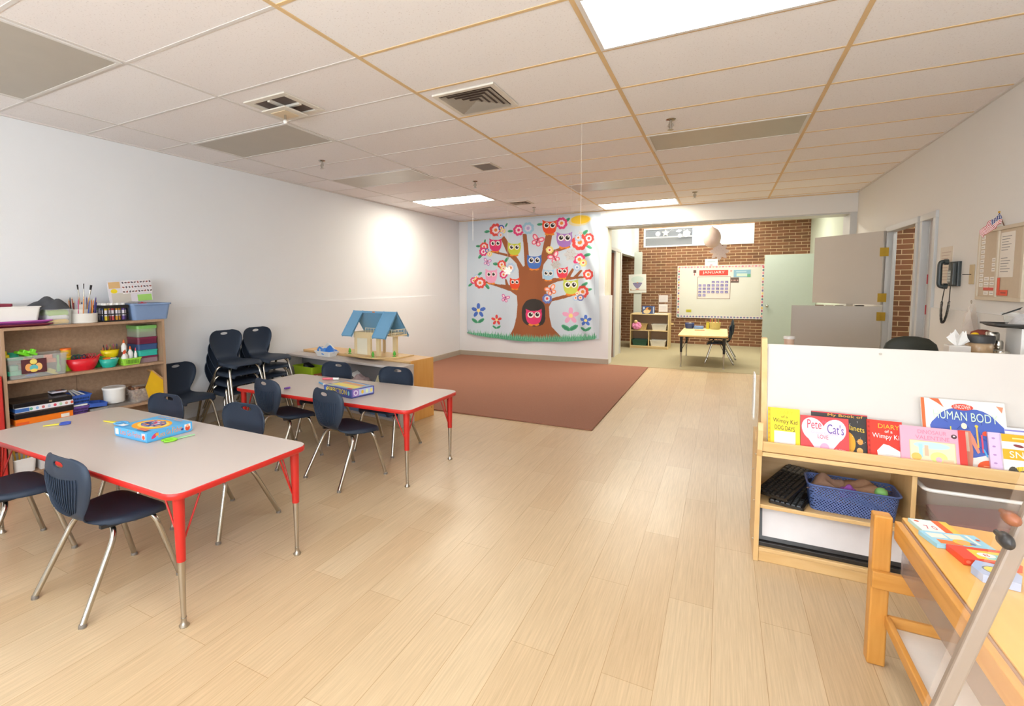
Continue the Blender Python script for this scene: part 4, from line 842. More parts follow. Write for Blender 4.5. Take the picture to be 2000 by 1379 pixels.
t = sthing('bowl', 'bright red oval bowl of scissors on the open shelf', 'bowl', .535, .10, Z2S); b = MB(); bowl(b, .122, .085, .098, mat('red_bowl', '#dc1f2c', .28), .62); b.build('bowl_body', t); b = MB(); b.tube([(.10, 0, .09), (.125, 0, .112), (.14, 0, .10)], .006, mat('red_bowl', '#dc1f2c'), 8); b.build('handle', t)
for i, (du, dv, c, lab) in enumerate(((-.05, 0, '#2c3550', 'dark blue-handled safety scissors in the red bowl'), (-.03, .03, '#2f8a4a', 'green-handled safety scissors in the red bowl'), (.03, .01, '#b03038', 'red-handled safety scissors in the red bowl'), (-.01, -.02, '#28324c', 'navy-handled safety scissors nearest the rim of the red bowl'), (.07, .0, '#c24048', 'red safety scissors leaning on the rim of the red bowl'))):
    q = sthing('scissors', lab, 'scissors', .535+du, .10+dv, Z2S+.06); m = mat('sc_'+c[1:], c, .35)
    for s in (-1, 1): b = MB(); b.tube([(.014*s+.013*math.cos(k*PI/6), 0.004*s, .048+.017*math.sin(k*PI/6)) for k in range(13)], .0038, m, 6, cap=False); b.tube([(.008*s, 0, .034), (0, 0, -.01)], .0035, m, 6); b.build('handle', q)
    b = MB(); b.loft([[(-.006, -.002, -.055), (.006, -.002, -.055), (.006, .002, -.055), (-.006, .002, -.055)], [(-.008, -.002, 0), (.008, -.002, 0), (.008, .002, 0), (-.008, .002, 0)]], STEEL); b.build('blade', q)
t = sthing('bowl', 'green bowl half hidden between the red and teal bowls', 'bowl', .665, .17, Z2S); b = MB(); bowl(b, .06, .06, .085, mat('green_bowl', '#2fae52', .3), .6); b.build('bowl_body', t)
t = sthing('bowl', 'teal bowl of small crayon boxes at the front edge of the open shelf', 'bowl', .715, .075, Z2S); b = MB(); bowl(b, .075, .065, .072, mat('teal_bowl', '#27ac98', .3), .62); b.build('bowl_body', t)
q = sthing('crayon_box', 'small orange crayon box in the teal bowl', 'box', .70, .075, Z2S+.045); b = MB(); b.cbox((0, 0, .018), (.05, .03, .036), mat('orange_card', '#ee7a22', .5)); b.build('carton', q)
q = sthing('crayon_box', 'small white crayon box in the teal bowl', 'box', .745, .07, Z2S+.045); b = MB(); b.cbox((0, 0, .014), (.045, .03, .030), WHITEP); b.M = Matrix.Translation((-.02, -.0152, .004)); b.lay = 0
for k in range(3): b.R(.004+k*.012, .010+k*.012, .002, .02, '#6a6f78')
b.build('carton', q)
t = sthing('bowl', 'yellow bowl of upright crayons behind the teal bowl', 'bowl', .775, .185, Z2S+.0); b = MB(); b.lathe([(.04, 0), (.045, .06), (.04, .075)], (0, 0, 0), mat('yellow_bowl', '#f0d314', .3), 20); b.build('base', t); b = MB(); b.M = Matrix.Translation((0, 0, .075)); bowl(b, .072, .05, .058, mat('yellow_bowl', '#f0d314'), .8); b.build('bowl_body', t)
cc_ = ['#e06a2a', '#4a3a30', '#5d3a6e', '#3b3b44', '#c4383c', '#2f5a8a', '#d98c2a', '#3a7a40', '#e8c52c', '#8a4a2a', '#b04a7a', '#e0a02a', '#6a4030', '#30456a']
for k, c in enumerate(cc_):
    q = sthing('crayon', 'crayon standing upright in the yellow bowl', 'crayon', .775-.058+.0088*k, .185+.014*((k % 3)-1), Z2S+.084, group='crayons in the yellow bowl'); b = MB(); m = flat(c); h = .068+.010*((k*5) % 3)
    b.tube([(0, 0, 0), (0, 0, h)], .004, m, 8); b.tube([(0, 0, h), (0, 0, h+.010)], .0035, m, 8, r1=.001); b.build('crayon_stick', q)
t = sthing('basket', 'lime green slotted basket of glue bottles on the open shelf', 'basket', .878, .085, Z2S); b = MB(); m = mat('lime_basket', '#a4df4a', .4); tray(b, .155, .12, .058, m, .85, .012, .003, .004)
for k in range(9): b.box(-.048+k*.0115, -.044+k*.0115, -.0615, -.0590, .012, .045, mat('slot_dark', '#5f8a26', .6))
b.build('basket_body', t)
for i, (du, dv, dz, c, lab) in enumerate(((-.02, .03, .055, '#ee6a26', 'tallest white glue bottle with orange cap, at the back of the lime basket'), (-.03, -.01, .012, '#ee6a26', 'fat white glue bottle in the middle of the lime basket'), (.015, .01, .018, '#ee6a26', 'white glue bottle with orange cap at the right of the lime basket'), (.04, -.02, .01, '#d24a5a', 'white glue stick with pinkish cap at the right edge of the lime basket'), (-.045, -.03, -.015, '#e0482a', 'low white glue bottle with a red cap at the front of the lime basket'))):
    q = sthing('glue_bottle', lab, 'bottle', .878+du*1.15, .085+dv, Z2S+.022+max(0, dz)*1.6); b = MB(); r = .012 if i == 3 else .0215; h = .085 if i != 1 else .07
    b.lathe([(r*.9, 0), (r, .006), (r, h*.6), (r*.5, h*.82), (r*.35, h)], (0, 0, 0), WHITEP, 16); b.build('bottle_body', q); b = MB(); b.lathe([(r*.45, h*.84), (r*.42, h), (r*.2, h+.018), (.001, h+.02)], (0, 0, 0), mat('cap_'+c[1:], c, .4), 12); b.build('cap', q)
zz = Z2S
for lab, h, c, a, cl in (('clear box with a maroon lid, lowest of the lidded boxes', .058, '#c9a9ae', .5, '#7c2a48'), ('teal lidded box, second from the bottom in the pile of boxes', .055, '#2fb5a4', 1, '#2aa595'), ('translucent blue lidded box in the middle of the pile of boxes', .052, '#3b5a8a', .9, '#35507e'), ('maroon lidded box above the blue one', .062, '#6a1f3c', 1, '#7a2444'), ('clear box with green contents, topmost of the pile of boxes', .105, '#cfd6c4', .35, '#7cb662')):
    q = sthing('storage_box', lab, 'box', 1.035, .17, zz, group=None); b = MB(); m = mat('sb_'+c[1:], c, .3, alpha=a) if a < 1 else mat('sb_'+c[1:], c, .3); b.prism(rrect(.17, .20, .02), 0, h*.72, m); b.build('box_body', q, bevel=.004)
    if a < .4: b = MB(); b.prism(rrect(.15, .18, .02), h*.45, h*.70, mat('green_fill', '#79b84a', .6, var=.2, scale=40)); b.build('contents', q)
    b = MB(); b.prism(rrect(.178, .208, .022), h*.70, h*.97, mat('sl_'+cl[1:], cl, .3)); b.build('lid', q, bevel=.004); zz += h
# --- third row
BLK2 = mat('black_gloss_plastic', '#15141a', .22)
z = Z1
t = sthing('game_box', 'orange-edged game box, lowest on the third level of the open shelf', 'game box', .235, .13, z); b = MB(); b.box(-.18, .18, -.12, .12, 0, .045, mat('orange_box', '#f07a18', .4)); b.M = Matrix.Translation((0, -.1202, 0)); b.lay = 0; b.R(.10, .155, .004, .030, '#ece6da'); b.R(-.178, -.10, .002, .02, '#e05a20'); b.build('box_body', t); z += .046
t = sthing('tray', 'black lidded tray between the orange box and the white dotted box', 'tray', .235, .13, z); b = MB(); b.box(-.185, .185, -.125, .125, 0, .038, BLK2); b.build('tray_body', t, bevel=.003); b = MB(); b.box(-.188, .188, -.128, .128, .038, .046, mat('brown_black_lid', '#4a3a34', .35)); b.build('lid', t, bevel=.002); z += .0465
t = sthing('game_box', 'white box with a row of coloured dots on the third level', 'game box', .24, .13, z); b = MB(); b.box(-.18, .18, -.12, .12, 0, .036, mat('dot_box_white', '#e9e6ea', .4)); b.box(-.183, -.10, -.123, .123, .004, .03, mat('dot_box_blue', '#3b6ab0', .4)); b.M = Matrix.Translation((0, -.1205, 0)); b.lay = 0
b.R(-.14, .18, 0, .036, '#e9e6ea')
for k, c in enumerate(('#c14a52', '#5fae8a', '#8fb5dc', '#c66a6a', '#b8c8d8', '#d8405a', '#a8cfa8', '#c98f80', '#c8563c')): b.E(-.125+k*.037, .018, .010, .011, c)
b.build('box_body', t); z += .0365
t = sthing('tray', 'glossy black art case, topmost on the pile of boxes on the third level', 'case', .23, .13, z); b = MB(); b.box(-.185, .185, -.125, .12, 0, .034, BLK2); b.build('tray_body', t, bevel=.004); b = MB(); b.M = Matrix.Translation((0, .10, .034)) @ Matrix.Rotation(.10, 4, 'X'); b.box(-.185, .185, -.225, .0, 0, .012, mat('case_lid', '#2b2524', .25)); b.build('lid', t, bevel=.003)
b = MB(); b.box(.03, .05, -.130, -.125, .012, .026, CHROME); b.build('clasp', t)
t = sthing('box', 'small photo-covered packet lying on the glossy black case', 'packet', .375, .17, z+.048); b = MB(); b.box(-.05, .05, -.04, .04, 0, .012, mat('packet', '#cfc8cf', .4)); b.M = Matrix.Translation((0, 0, .012)) @ Matrix.Rotation(-PI/2, 4, 'X'); b.lay = 0; b.R(-.045, .045, -.035, .035, '#3a3f55'); b.R(-.01, .03, -.03, .03, '#b0685c'); b.R(-.04, -.015, -.03, .02, '#cfd4e4'); b.build('packet_body', t)
def slot_basket(name, label, u, v, z, w, d, h, c):
    t = sthing(name, label, 'basket', u, v, z); b = MB(); m = mat('bk_'+c[1:], c, .4); tray(b, w, d, h, m, .85, .012, .003, .005)
    dk = mat('bkd_'+c[1:], tuple(int(c[i:i+2], 16)/255*.55 for i in (1, 3, 5)), .6)
    for k in range(10):
        x = -w*.40+k*w*.08
        for q in (0, 1): b.box(x, x+w*.045, -d/2*.965-.003+q*-.002*0, -d/2*.93, h*(.18+.34*q), h*(.18+.34*q)+h*.2, dk)
    b.build('basket_body', t); return t
slot_basket('basket', 'purple slotted basket low on the third level', .475, .10, Z1, .12, .16, .06, '#6f4fa2')
t = sthing('paper', 'sheet of folded white paper between the purple and blue baskets', 'paper', .475, .10, Z1+.0625); b = MB(); b.box(-.05, .05, -.07, .07, 0, .010, PAPER); b.build('sheet', t)
slot_basket('basket', 'royal blue slotted basket standing on the purple one', .487, .13, Z1+.075, .14, .2, .075, '#3b62bc')
for k in range(3):
    q = sthing('marker_pen', 'grey-white marker lying in the royal blue basket', 'marker', .45+.025*k, .13, Z1+.14, rz=.2*k, group='markers in the royal blue basket'); b = MB(); b.tube([(0, -.06, 0), (.01, .06, .03)], .007, mat('marker_grey', '#c9c6c4', .4), 8); b.build('barrel', q); b = MB(); b.tube([(0, -.085, -.006), (0, -.06, 0)], .0075, WHITEP, 8); b.build('cap', q)
t = sthing('flat_cover', 'royal blue box lid lying beside the white tub', 'lid', .60, .10, Z1+.03); b = MB(); b.M = Matrix.Rotation(.1, 4, 'Y'); tray(b, .14, .15, .032, mat('bk_3b62bc', '#3b62bc'), 1., .014, .003, .003); b.build('lid_body', t)
t = sthing('flat_cover', 'large clear lid lying under the royal blue one', 'lid', .61, .12, Z1); b = MB(); tray(b, .14, .2, .022, CLEAR, 1., .014, .003, .003); b.build('lid_body', t)
t = sthing('tub', 'white round tub with a lid on the third level of the shelf', 'tub', .762, .12, Z1+.028); b = MB(); b.lathe([(.074, 0), (.078, .004), (.082, .125)], (0, 0, 0), WHITEP, 28); b.build('tub_body', t); b = MB(); b.lathe([(.0865, .112), (.0875, .128), (.082, .131), (.078, .127)], (0, 0, 0), WHITEP, 28); b.build('lid', t)
t = sthing('flat_cover', 'clear flat lid under the white tub', 'lid', .81, .13, Z1); b = MB(); b.prism(rrect(.25, .22, .015), 0, .026, CLEAR); b.build('lid_body', t)
t = sthing('clear_bin', 'clear box full of brown wooden beads on the third level', 'bin', .985, .14, Z1+.002); b = MB(); tray(b, .24, .20, .115, glass('bead_box', '#d8c8bc', .35), .9, .02, .003, .006); b.build('bin_body', t)
rr = random.Random(11)
bc = [mat('bead_'+c[1:], c, .4) for c in ('#8a5a3c', '#6e4630', '#a8785a', '#c9a888', '#553826')]
for k in range(90):
    q = sthing('bead', 'brown wooden bead in the clear bead box', 'bead', .985+(rr.random()-.5)*.195, .14+(rr.random()-.5)*.155, Z1+.015+rr.random()*.10, group='beads in the clear box')
    b = MB(); b.ball((0, 0, 0), .010+.005*rr.random(), bc[k % 5], 8); b.build('bead_ball', q)
t = sthing('wooden_stand', 'yellow-painted slanted wooden stand leaning at the end of the third level', 'stand', 1.075, .12, Z1)
b = MB(); b.M = Matrix(((1, 0, 0, 0), (0, 0, 1, -.10), (0, 1, 0, 0), (0, 0, 0, 1))); b.prism([(.05, 0), (.05, .165), (-.045, .265), (-.10, .12), (-.07, 0)], 0, .012, mat('yellow_paint', '#e3b31c', .45, var=.04)); b.build('panel', t)
b = MB(); b.M = Matrix.Translation((.052, -.10, .165)) @ Matrix.Rotation(.12, 4, 'Y') @ Matrix.Rotation(.66, 4, 'Y'); b.box(-.135, 0, 0, .09, 0, .014, wood('stand_wood', '#cfa271', '#bb8d5c', 'x')); b.build('top_rail', t)
# --- bottom row
t = sthing('storage_bin', 'white bin of yellow rulers on the bottom level of the open shelf', 'bin', .10, .12, Z0); b = MB(); tray(b, .14, .2, .11, WHITEP, .9, .02); b.build('bin_body', t)
for k in range(5):
    q = sthing('ruler', 'yellow ruler standing in the bottom white bin', 'ruler', .06+k*.018, .12, Z0+.01, group='rulers in the bottom white bin'); b = MB(); b.M = Matrix.Rotation(.1*k-.2, 4, 'Y'); b.box(-.006, .006, -.001, .001, 0, .2+.01*(k % 3), mat('ruler_yellow', '#d8a52e', .5)); b.build('ruler_strip', q)
t = sthing('storage_bin', 'white carton printed with grey mushrooms on the bottom level', 'box', .32, .10, Z0); b = MB(); b.box(-.13, .13, -.08, .08, 0, .155, mat('carton_white', '#d9d4d0', .6)); b.M = Matrix.Translation((0, -.0802, 0)); b.lay = 0
rr = random.Random(4)
for k in range(14): x, zq = -.1+rr.random()*.2, .02+rr.random()*.10; b.E(x, zq, .014, .008, '#8b837f', 10); b.R(x-.002, x+.002, zq-.018, zq, '#8b837f')
b.R(-.03, .01, .132, .146, '#2b2a2a'); b.build('box_body', t)
b = MB(); b.tube([(-.1, 0, .155), (-.08, 0, .17), (.08, 0, .17), (.1, 0, .155)], .004, WHITEP, 6); b.build('handle', t)
t = sthing('storage_bin', 'grey ribbed bin beside the mushroom carton on the bottom level', 'bin', .62, .12, Z0); b = MB(); tray(b, .26, .2, .14, mat('grey_bin', '#b7b3ad', .5), .92, .02); b.build('bin_body', t)
# red cabinet beside the shelf, mostly outside the frame
t = thing('cabinet', 'red cabinet at the left edge, beside the open shelf', 'cabinet', M=SM @ Matrix.Translation((-.46, -.02, 0)))
b = MB(); RC = mat('cabinet_red', '#c2302b', .4, var=.03); b.box(0, .452, .015, .30, 0, .82, RC); b.build('cabinet_body', t, bevel=.004)
b = MB(); b.box(.01, .225, 0, .015, .03, .80, RC); b.build('door', t, bevel=.003); b = MB(); b.box(.23, .445, 0, .015, .03, .80, RC); dd = b.build('door', t, bevel=.003); b = MB(); b.tube([(.245, -.02, .42), (.245, -.02, .50)], .005, STEEL, 8); b.tube([(.245, -.02, .43), (.245, 0, .43)], .004, STEEL, 6); b.tube([(.245, -.02, .49), (.245, 0, .49)], .004, STEEL, 6); b.build('handle', dd)
# ================================================================== LOW TOY SHELVES
CM = Matrix.Translation((-4.68, 4.40, 0)) @ Matrix.Rotation(-.14, 4, 'Z')
def cth(name, label, cat, u, v, z, rz=0., group=None): return thing(name, label, cat, M=CM @ Matrix.Translation((u, v, z)) @ Matrix.Rotation(rz, 4, 'Z'), group=group)
CWD = 1.86
t = thing('low_shelf', 'long low grey laminate shelf of toys behind the second table', 'shelf', M=CM)
b = MB(); b.box(0, CWD, 0, .235, .603, .628, GREYL); b.build('top_panel', t, bevel=.003)
for u in (0, .90, CWD-.025): b = MB(); b.box(u, u+.025, .004, .23, 0, .603, GREYL); b.build('side_panel' if u != .90 else 'divider', t, bevel=.002)
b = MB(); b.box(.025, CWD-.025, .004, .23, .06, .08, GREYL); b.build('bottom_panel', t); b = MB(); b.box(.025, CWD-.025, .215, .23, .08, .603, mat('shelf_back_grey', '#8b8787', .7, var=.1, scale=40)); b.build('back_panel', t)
b = MB(); b.box(0, CWD, .002, .016, 0, .058, wood('kick_wood', '#c3a888', '#b0946f', 'x')); b.build('kick_board', t)
t = thing('low_shelf', 'honey maple low shelf standing behind the grey one, carrying the dollhouse', 'shelf', M=CM)
b = MB(); b.box(.02, 1.81, .24, .62, .633, .655, MAPLE); b.build('top_panel', t, bevel=.003)
for u in (.02, 1.79): b = MB(); b.box(u, u+.022, .24, .62, 0, .6555, wood('maple_end', '#e0a85c', '#d89c4e', 'z', .6)); b.build('side_panel', t, bevel=.003)
b = MB(); b.box(.04, 1.79, .25, .265, .04, .633, MAPLE); b.build('back_panel', t); b = MB(); b.box(.04, 1.79, .265, .61, .05, .07, MAPLE); b.build('bottom_panel', t)
b = MB()
for v, z in ((.27, .30), (.58, .30), (.40, .3), (.27, .1), (.58, .1)): b.tube([(1.812, v, z), (1.8135, v, z)], .005, BLACKM, 8)
b.build('screw_cap', t)
t = cth('storage_bin', 'lime green bin at the left of the grey low shelf', 'bin', .28, .115, .33); b = MB(); b.M = Matrix.Rotation(.0, 4, 'Z'); tray(b, .36, .19, .16, mat('lime_bin', '#a9c724', .4, var=.05), .9, .02, .003, .008); b.build('bin_body', t)
t = cth('toy_camera', 'black toy lying on the rim of the lime green bin', 'toy', .28, .11, .455); b = MB(); b.M = Matrix.Rotation(.3, 4, 'Y'); b.box(-.06, .06, -.035, .035, 0, .05, BLACK); b.box(-.02, .04, -.037, -.035, .01, .04, mat('grey_screen', '#5d6068', .3)); b.tube([(.07, 0, .0), (.09, 0, .06)], .008, BLACK); b.build('toy_body', t, bevel=.004)
b = MB(); b.box(.025, .90, .006, .214, .315, .33, GREYL); b.box(.925, CWD-.025, .006, .214, .27, .285, GREYL); o = b.build('shelf_board'); o.parent = bpy.data.objects['low_shelf']
for k, (c, u, w, h) in enumerate((('#4f6a9a', .57, .24, .032), ('#c0653c', .60, .22, .03), ('#a34a3a', .61, .2, .028), ('#7fae9a', .72, .2, .03))):
    q = cth('board_game_box', ('blue game box at the bottom of the pile in the grey low shelf', 'orange game box second in the pile of the grey low shelf', 'brick-red game box on top of the pile in the grey low shelf', 'pale green game box beside the pile in the grey low shelf')[k], 'game box', u, .10, (.33, .3625, .393, .3305)[k] if k < 3 else .33, rz=.05*k, group=None)
    if k == 3: q.matrix_world = CM @ Matrix.Translation((.80, .10, .33))
    b = MB(); b.box(-w/2 if k < 3 else -.07, w/2 if k < 3 else .07, -.09, .09, 0, h, mat('gb_'+c[1:], c, .45, var=.25, scale=30)); b.M = Matrix.Translation((0, -.0905, 0)); b.lay = 0
    for s in range(3): b.R(-.06+s*.045, -.03+s*.045, .006, h-.006, ('#e6dcd0', '#d8b04a', '#b8c4d8')[s])
    b.build('box_body', q)
t = cth('basket', 'round white basket heaped with pink cloth in the grey low shelf', 'basket', 1.18, .115, .285); b = MB(); b.lathe([(.075, 0), (.095, .12), (.10, .125), (.09, .125), (.07, .01)], (0, 0, 0), mat('cream_basket', '#d5c9c0', .7, bump=.4, bscale=120), 24); b.build('basket_body', t)
t = cth('doll_clothes', 'pale pink and white cloths heaped in the round white basket', 'cloth', 1.18, .115, .39); b = MB(); crumple(b, .17, .17, .09, mat('pale_pink_cloth', '#cdb5b4', .9, var=.15, scale=30), 12); b.build('cloth', t)
t = cth('paper', 'sheet of white paper leaning over the round white basket', 'paper', 1.13, .12, .45); b = MB(); b.M = Matrix.Rotation(.5, 4, 'Y') @ Matrix.Rotation(.3, 4, 'X'); b.box(-.07, .07, -.05, .05, 0, .003, PAPER); b.build('sheet', t)
t = cth('storage_bin', 'blue bin of picture books at the right of the grey low shelf', 'bin', 1.50, .11, .285); b = MB(); tray(b, .26, .19, .13, mat('steel_blue_plastic', '#6f8cb5', .4), .88, .02, .003, .008); b.build('bin_body', t)
for k, (c, u, a) in enumerate((('#efe2b4', -.07, .25), ('#6fb0dc', .02, .1), ('#d9d5cc', -.11, .4), ('#3f6aa0', .08, -.1))):
    q = cth('picture_book', ('cream picture book leaning in the blue bin', 'light blue picture book upright in the blue bin', 'white picture book leaning at the left of the blue bin', 'dark blue picture book at the right of the blue bin')[k], 'book', 1.50+u, .10+.012*k, .31); b = MB(); b.M = Matrix.Rotation(a, 4, 'Y') @ Matrix.Rotation(-.2, 4, 'X'); b.box(-.045, .045, -.004, .004, 0, .17, flat(c)); b.build('cover', q)
for k, (lab, u) in enumerate((('lower grey-blue bin under the basket in the grey low shelf', 1.14), ('lower blue bin under the picture books in the grey low shelf', 1.55))):
    q = cth('storage_bin', lab, 'bin', u, .11, .08); b = MB(); tray(b, .34, .19, .13, mat('steel_blue_plastic', '#6f8cb5'), .88, .02, .003, .008); b.build('bin_body', q)
# things on the maple shelf
t = cth('storage_bin', 'shallow white bin under the blue wipes packets', 'bin',   .60, .13, .6285); b = MB(); tray(b, .27, .14, .06, WHITEP, .8, .015); b.build('bin_body', t)
for k, (u, v, c, lab) in enumerate(((-.04, 0, '#3f86d6', 'blue wipes packet at the left in the shallow white bin'), (.03, .01, '#2f74cc', 'blue wipes packet at the right in the shallow white bin'), (-.02, .03, '#d9d8d4', 'white crumpled packet behind the blue wipes packets'))):
    q = cth('wipes_packet', lab, 'packet', .60+u*1.3, .13+v, .67, rz=.4*k-.3); b = MB(); b.M = Matrix.Rotation(.2-.25*k, 4, 'Y'); crumple(b, .19, .10, .075+.015*k, mat('packet_'+c[1:], c, .3, var=.12, scale=20), 20+k, 10); b.build('wrapper', q)
t = cth('dollhouse', 'beige toy dollhouse with a light blue roof on the honey maple shelf', 'dollhouse', 1.30, .375, .656, rz=.0)
W1 = mat('dollhouse_beige', '#e6cfa0', .5, var=.03); W2 = mat('dollhouse_cream', '#ece4cc', .45, var=.02); RB = mat('dollhouse_blue', '#78aed2', .45, var=.03)
b = MB(); b.prism([(-.60, .02), (-.50, -.15), (-.20, -.25), (.0, -.26), (.06, -.25), (.28, -.03), (.28, .19), (-.60, .19)], 0, .012, wood('dollhouse_base', '#e6c48a', '#d9b478', 'x')); b.build('base_board', t, bevel=.003)
def slope(b, x0, x1, side, zr=.485, ze=.215, hs=.185, th=.012, m=RB):
    y0, y1 = 0, side*hs; b.loft([[(x0, y0, zr), (x1, y0, zr), (x1, y0, zr+th*1.4), (x0, y0, zr+th*1.4)], [(x0, y1, ze), (x1, y1, ze), (x1, y1+side*.01, ze+th), (x0, y1+side*.01, ze+th)]], m)
    for x in (x0, x1-.008): b.loft([[(x, y0, zr-.004), (x+.008, y0, zr-.004), (x+.008, y0, zr+th*1.8), (x, y0, zr+th*1.8)], [(x, y1, ze-.006), (x+.008, y1, ze-.006), (x+.008, y1+side*.014, ze+th*1.4), (x, y1+side*.014, ze+th*1.4)]], m)
for nm, x0, x1, sd in (('roof_panel', -.49, -.33, -1), ('roof_panel', .0, .20, -1), ('roof_back', -.49, .20, 1)):
    b = MB(); slope(b, x0, x1, sd); b.build(nm, t)
b = MB(); b.box(-.49, .20, -.012, .012, .478, .502, RB); b.box(-.17, -.13, -.014, .014, .485, .498, flat('#d98a58')); b.build('ridge', t, bevel=.002)
b = MB(); b.box(-.36, .17, -.12, .13, .255, .268, W1); b.box(-.36, -.05, -.125, -.113, .20, .262, W1); b.build('upper_floor', t)
for nm, (x0, x1, y0, y1, z0, z1), m in (('wall', (-.36, -.348, -.12, .13, .012, .255), W1), ('wall', (-.348, -.315, -.12, -.108, .012, .255), W1), ('wall', (-.14, -.10, .118, .13, .012, .255), W1), ('door', (-.315, -.14, -.118, -.110, .012, .20), W2), ('post', (.0, .05, -.13, -.10, .012, .24), W1), ('post', (.11, .165, .02, .05, .012, .24), W1), ('post', (-.14, -.09, -.13, -.10, .012, .255), W1), ('gable_floor', (.12, .24, -.09, .12, .235, .250), W1)):
    b = MB(); b.box(x0, x1, y0, y1, z0, z1, m); b.build(nm, t, bevel=.002)
def rail(x0, x1, y, z, h=.05, ax='x', n=6):
    b = MB(); A = (lambda s, zz: (s, y, zz)) if ax == 'x' else (lambda s, zz: (y, s, zz))
    b.tube([A(x0, z+h), A(x1, z+h)], .0035, W2, 6)
    for k in range(n): s = x0+(x1-x0)*k/(n-1); b.tube([A(s, z), A(s, z+h)], .0025, W2, 5)
    b.build('railing', t)
rail(-.18, .04, -.115, .268); rail(-.09, .11, .235, .25, .06, 'y', 9); rail(.13, .235, -.088, .25, .06, 'x', 4)
for x, y in ((-.41, -.145), (.035, -.215), (.20, -.05)):
    b = MB(); b.lathe([(.022, .012), (.022, .016), (.003, .018), (.003, .022), (.018, .034), (.014, .056), (0, .082)], (x, y, 0), mat('toy_tree_green', '#55b43a', .45), 12); b.build('toy_tree', t)
# ================================================================== FAR ROOM
t = thing('low_shelf', 'pale wooden shelf of bins standing in the far carpeted room', 'shelf', (-1.825, 11.9, 0))
PW = wood('pale_wood', '#e6cc96', '#d9bc84', 'x', .5); W_, D_, H_ = .80, .62, .778
for x in (0, W_-.018): b = MB(); b.box(x, x+.018, 0, D_, 0, H_, PW); b.build('side_panel', t)
for z in (.045, .40, H_-.018): b = MB(); b.box(.018, W_-.018, 0, D_, z, z+.018, PW); b.build('shelf_board', t)
b = MB(); b.box(.385, .403, 0, .3, .063, .40, PW); b.build('divider', t); b = MB(); b.box(.018, W_-.018, .30, .31, .063, H_-.018, mat('shelf_back_tan', '#a98c72', .8)); b.build('back_panel', t); b = MB(); b.box(.018, W_-.018, .01, .02, 0, .045, PW); b.build('kick_board', t)
b = MB(); b.box(W_, W_+.06, .45, .52, .52, .56, PW); b.build('peg', t)
FL = mat('offwhite_bin', '#e2ddd0', .5)
for x, z, m, lab in ((-1.62, .063, mat('dark_green_bin', '#1f4f3c', .45), 'dark green bin at the bottom left of the far shelf'), (-1.24, .063, FL, 'off-white bin at the bottom right of the far shelf'), (-1.22, .418, FL, 'off-white bin at the top right of the far shelf')):
    q = thing('storage_bin', lab, 'bin', (x, 12.05, z)); b = MB(); tray(b, .32 if z > .1 else .33, .26, .135, m, .88, .02, .003, .008); b.build('bin_body', q)
t = thing('basket', 'wicker basket holding a pink doll on the far shelf', 'basket', (-1.62, 12.05, .418)); b = MB(); tray(b, .30, .24, .14, mat('wicker', '#c9ac74', .8, var=.2, scale=60, bump=.6, bscale=90), .8, .03, .005, .006); b.build('basket_body', t)
t = thing('doll', 'bright pink ruffled doll hanging over the wicker basket', 'doll', (-1.69, 11.93, .44)); b = MB(); PK = mat('pink_ruffle', '#e890b8', .9, var=.15, scale=30)
for k in range(9): a = k*.7; b.ball((.065*math.cos(a), .02*math.sin(a), .07+.05*math.sin(a)), .042, PK, 10)
b.ball((0, -.02, .06), .05, PK, 12); b.build('dress', t); b = MB(); b.ball((-.02, 0, .16), .04, mat('doll_hair', '#dcc08a', .8), 12); b.build('hair', t)
t = thing('game_box', 'blue picture box standing on the far shelf', 'box', (-1.46, 12.02, H_)); b = MB(); b.box(-.125, .125, -.05, .05, 0, .175, mat('pic_box', '#44588c', .5)); b.M = Matrix.Translation((0, -.0505, 0)); b.lay = 0; b.E(0, .09, .06, .06, '#e29a48'); b.E(-.03, .05, .07, .045, '#e8d3a4'); b.E(.03, .12, .035, .03, '#5a4636'); b.R(.10, .12, .01, .16, '#c9d4e4'); b.E(-.09, .13, .02, .03, '#c9dcf0'); b.build('box_body', t)
t = thing('wire_rack', 'wire paper rack with sheets on the far shelf', 'rack', (-1.15, 12.2, H_))
b = MB(); WR = mat('grey_wire', '#cbb9ae', .4, .6)
for k in range(14): b.tube([(-.12, 0, .03+k*.03), (.14, 0, .03+k*.03)], .003, WR, 5)
for x in (-.12, .14): b.tube([(x, 0, 0), (x, 0, .44)], .005, WR, 6)
b.tube([(-.12, 0, .003), (-.12, .12, .003)], .004, WR, 5); b.tube([(.14, 0, .003), (.14, .12, .003)], .004, WR, 5); b.build('rack_frame', t)
for z0, h, lab in ((.04, .17, 'front sheet of paper in the lower pocket of the wire rack'), (.26, .15, 'sheet of paper in the upper pocket of the wire rack')):
    q = thing('paper', lab, 'paper', (-1.15, 12.19, H_+z0)); b = MB(); b.box(-.11, .07, -.006, -.002, 0, h, mat('rack_paper', '#e3dbd6', .8)); b.M = Matrix.Translation((-.02, -.0065, 0)); b.lay = 0
    for k in range(6): b.R(-.075, .07, .02+k*.02, .026+k*.02, '#c2b6b4')
    b.build('sheet', q)
t = thing('paper', 'loose sheets lying at the front of the far shelf', 'paper', (-1.2, 12.0, H_)); b = MB(); b.M = Matrix.Rotation(.1, 4, 'Z'); b.box(-.14, .13, -.08, .08, 0, .006, PAPER); b.build('sheet', t)
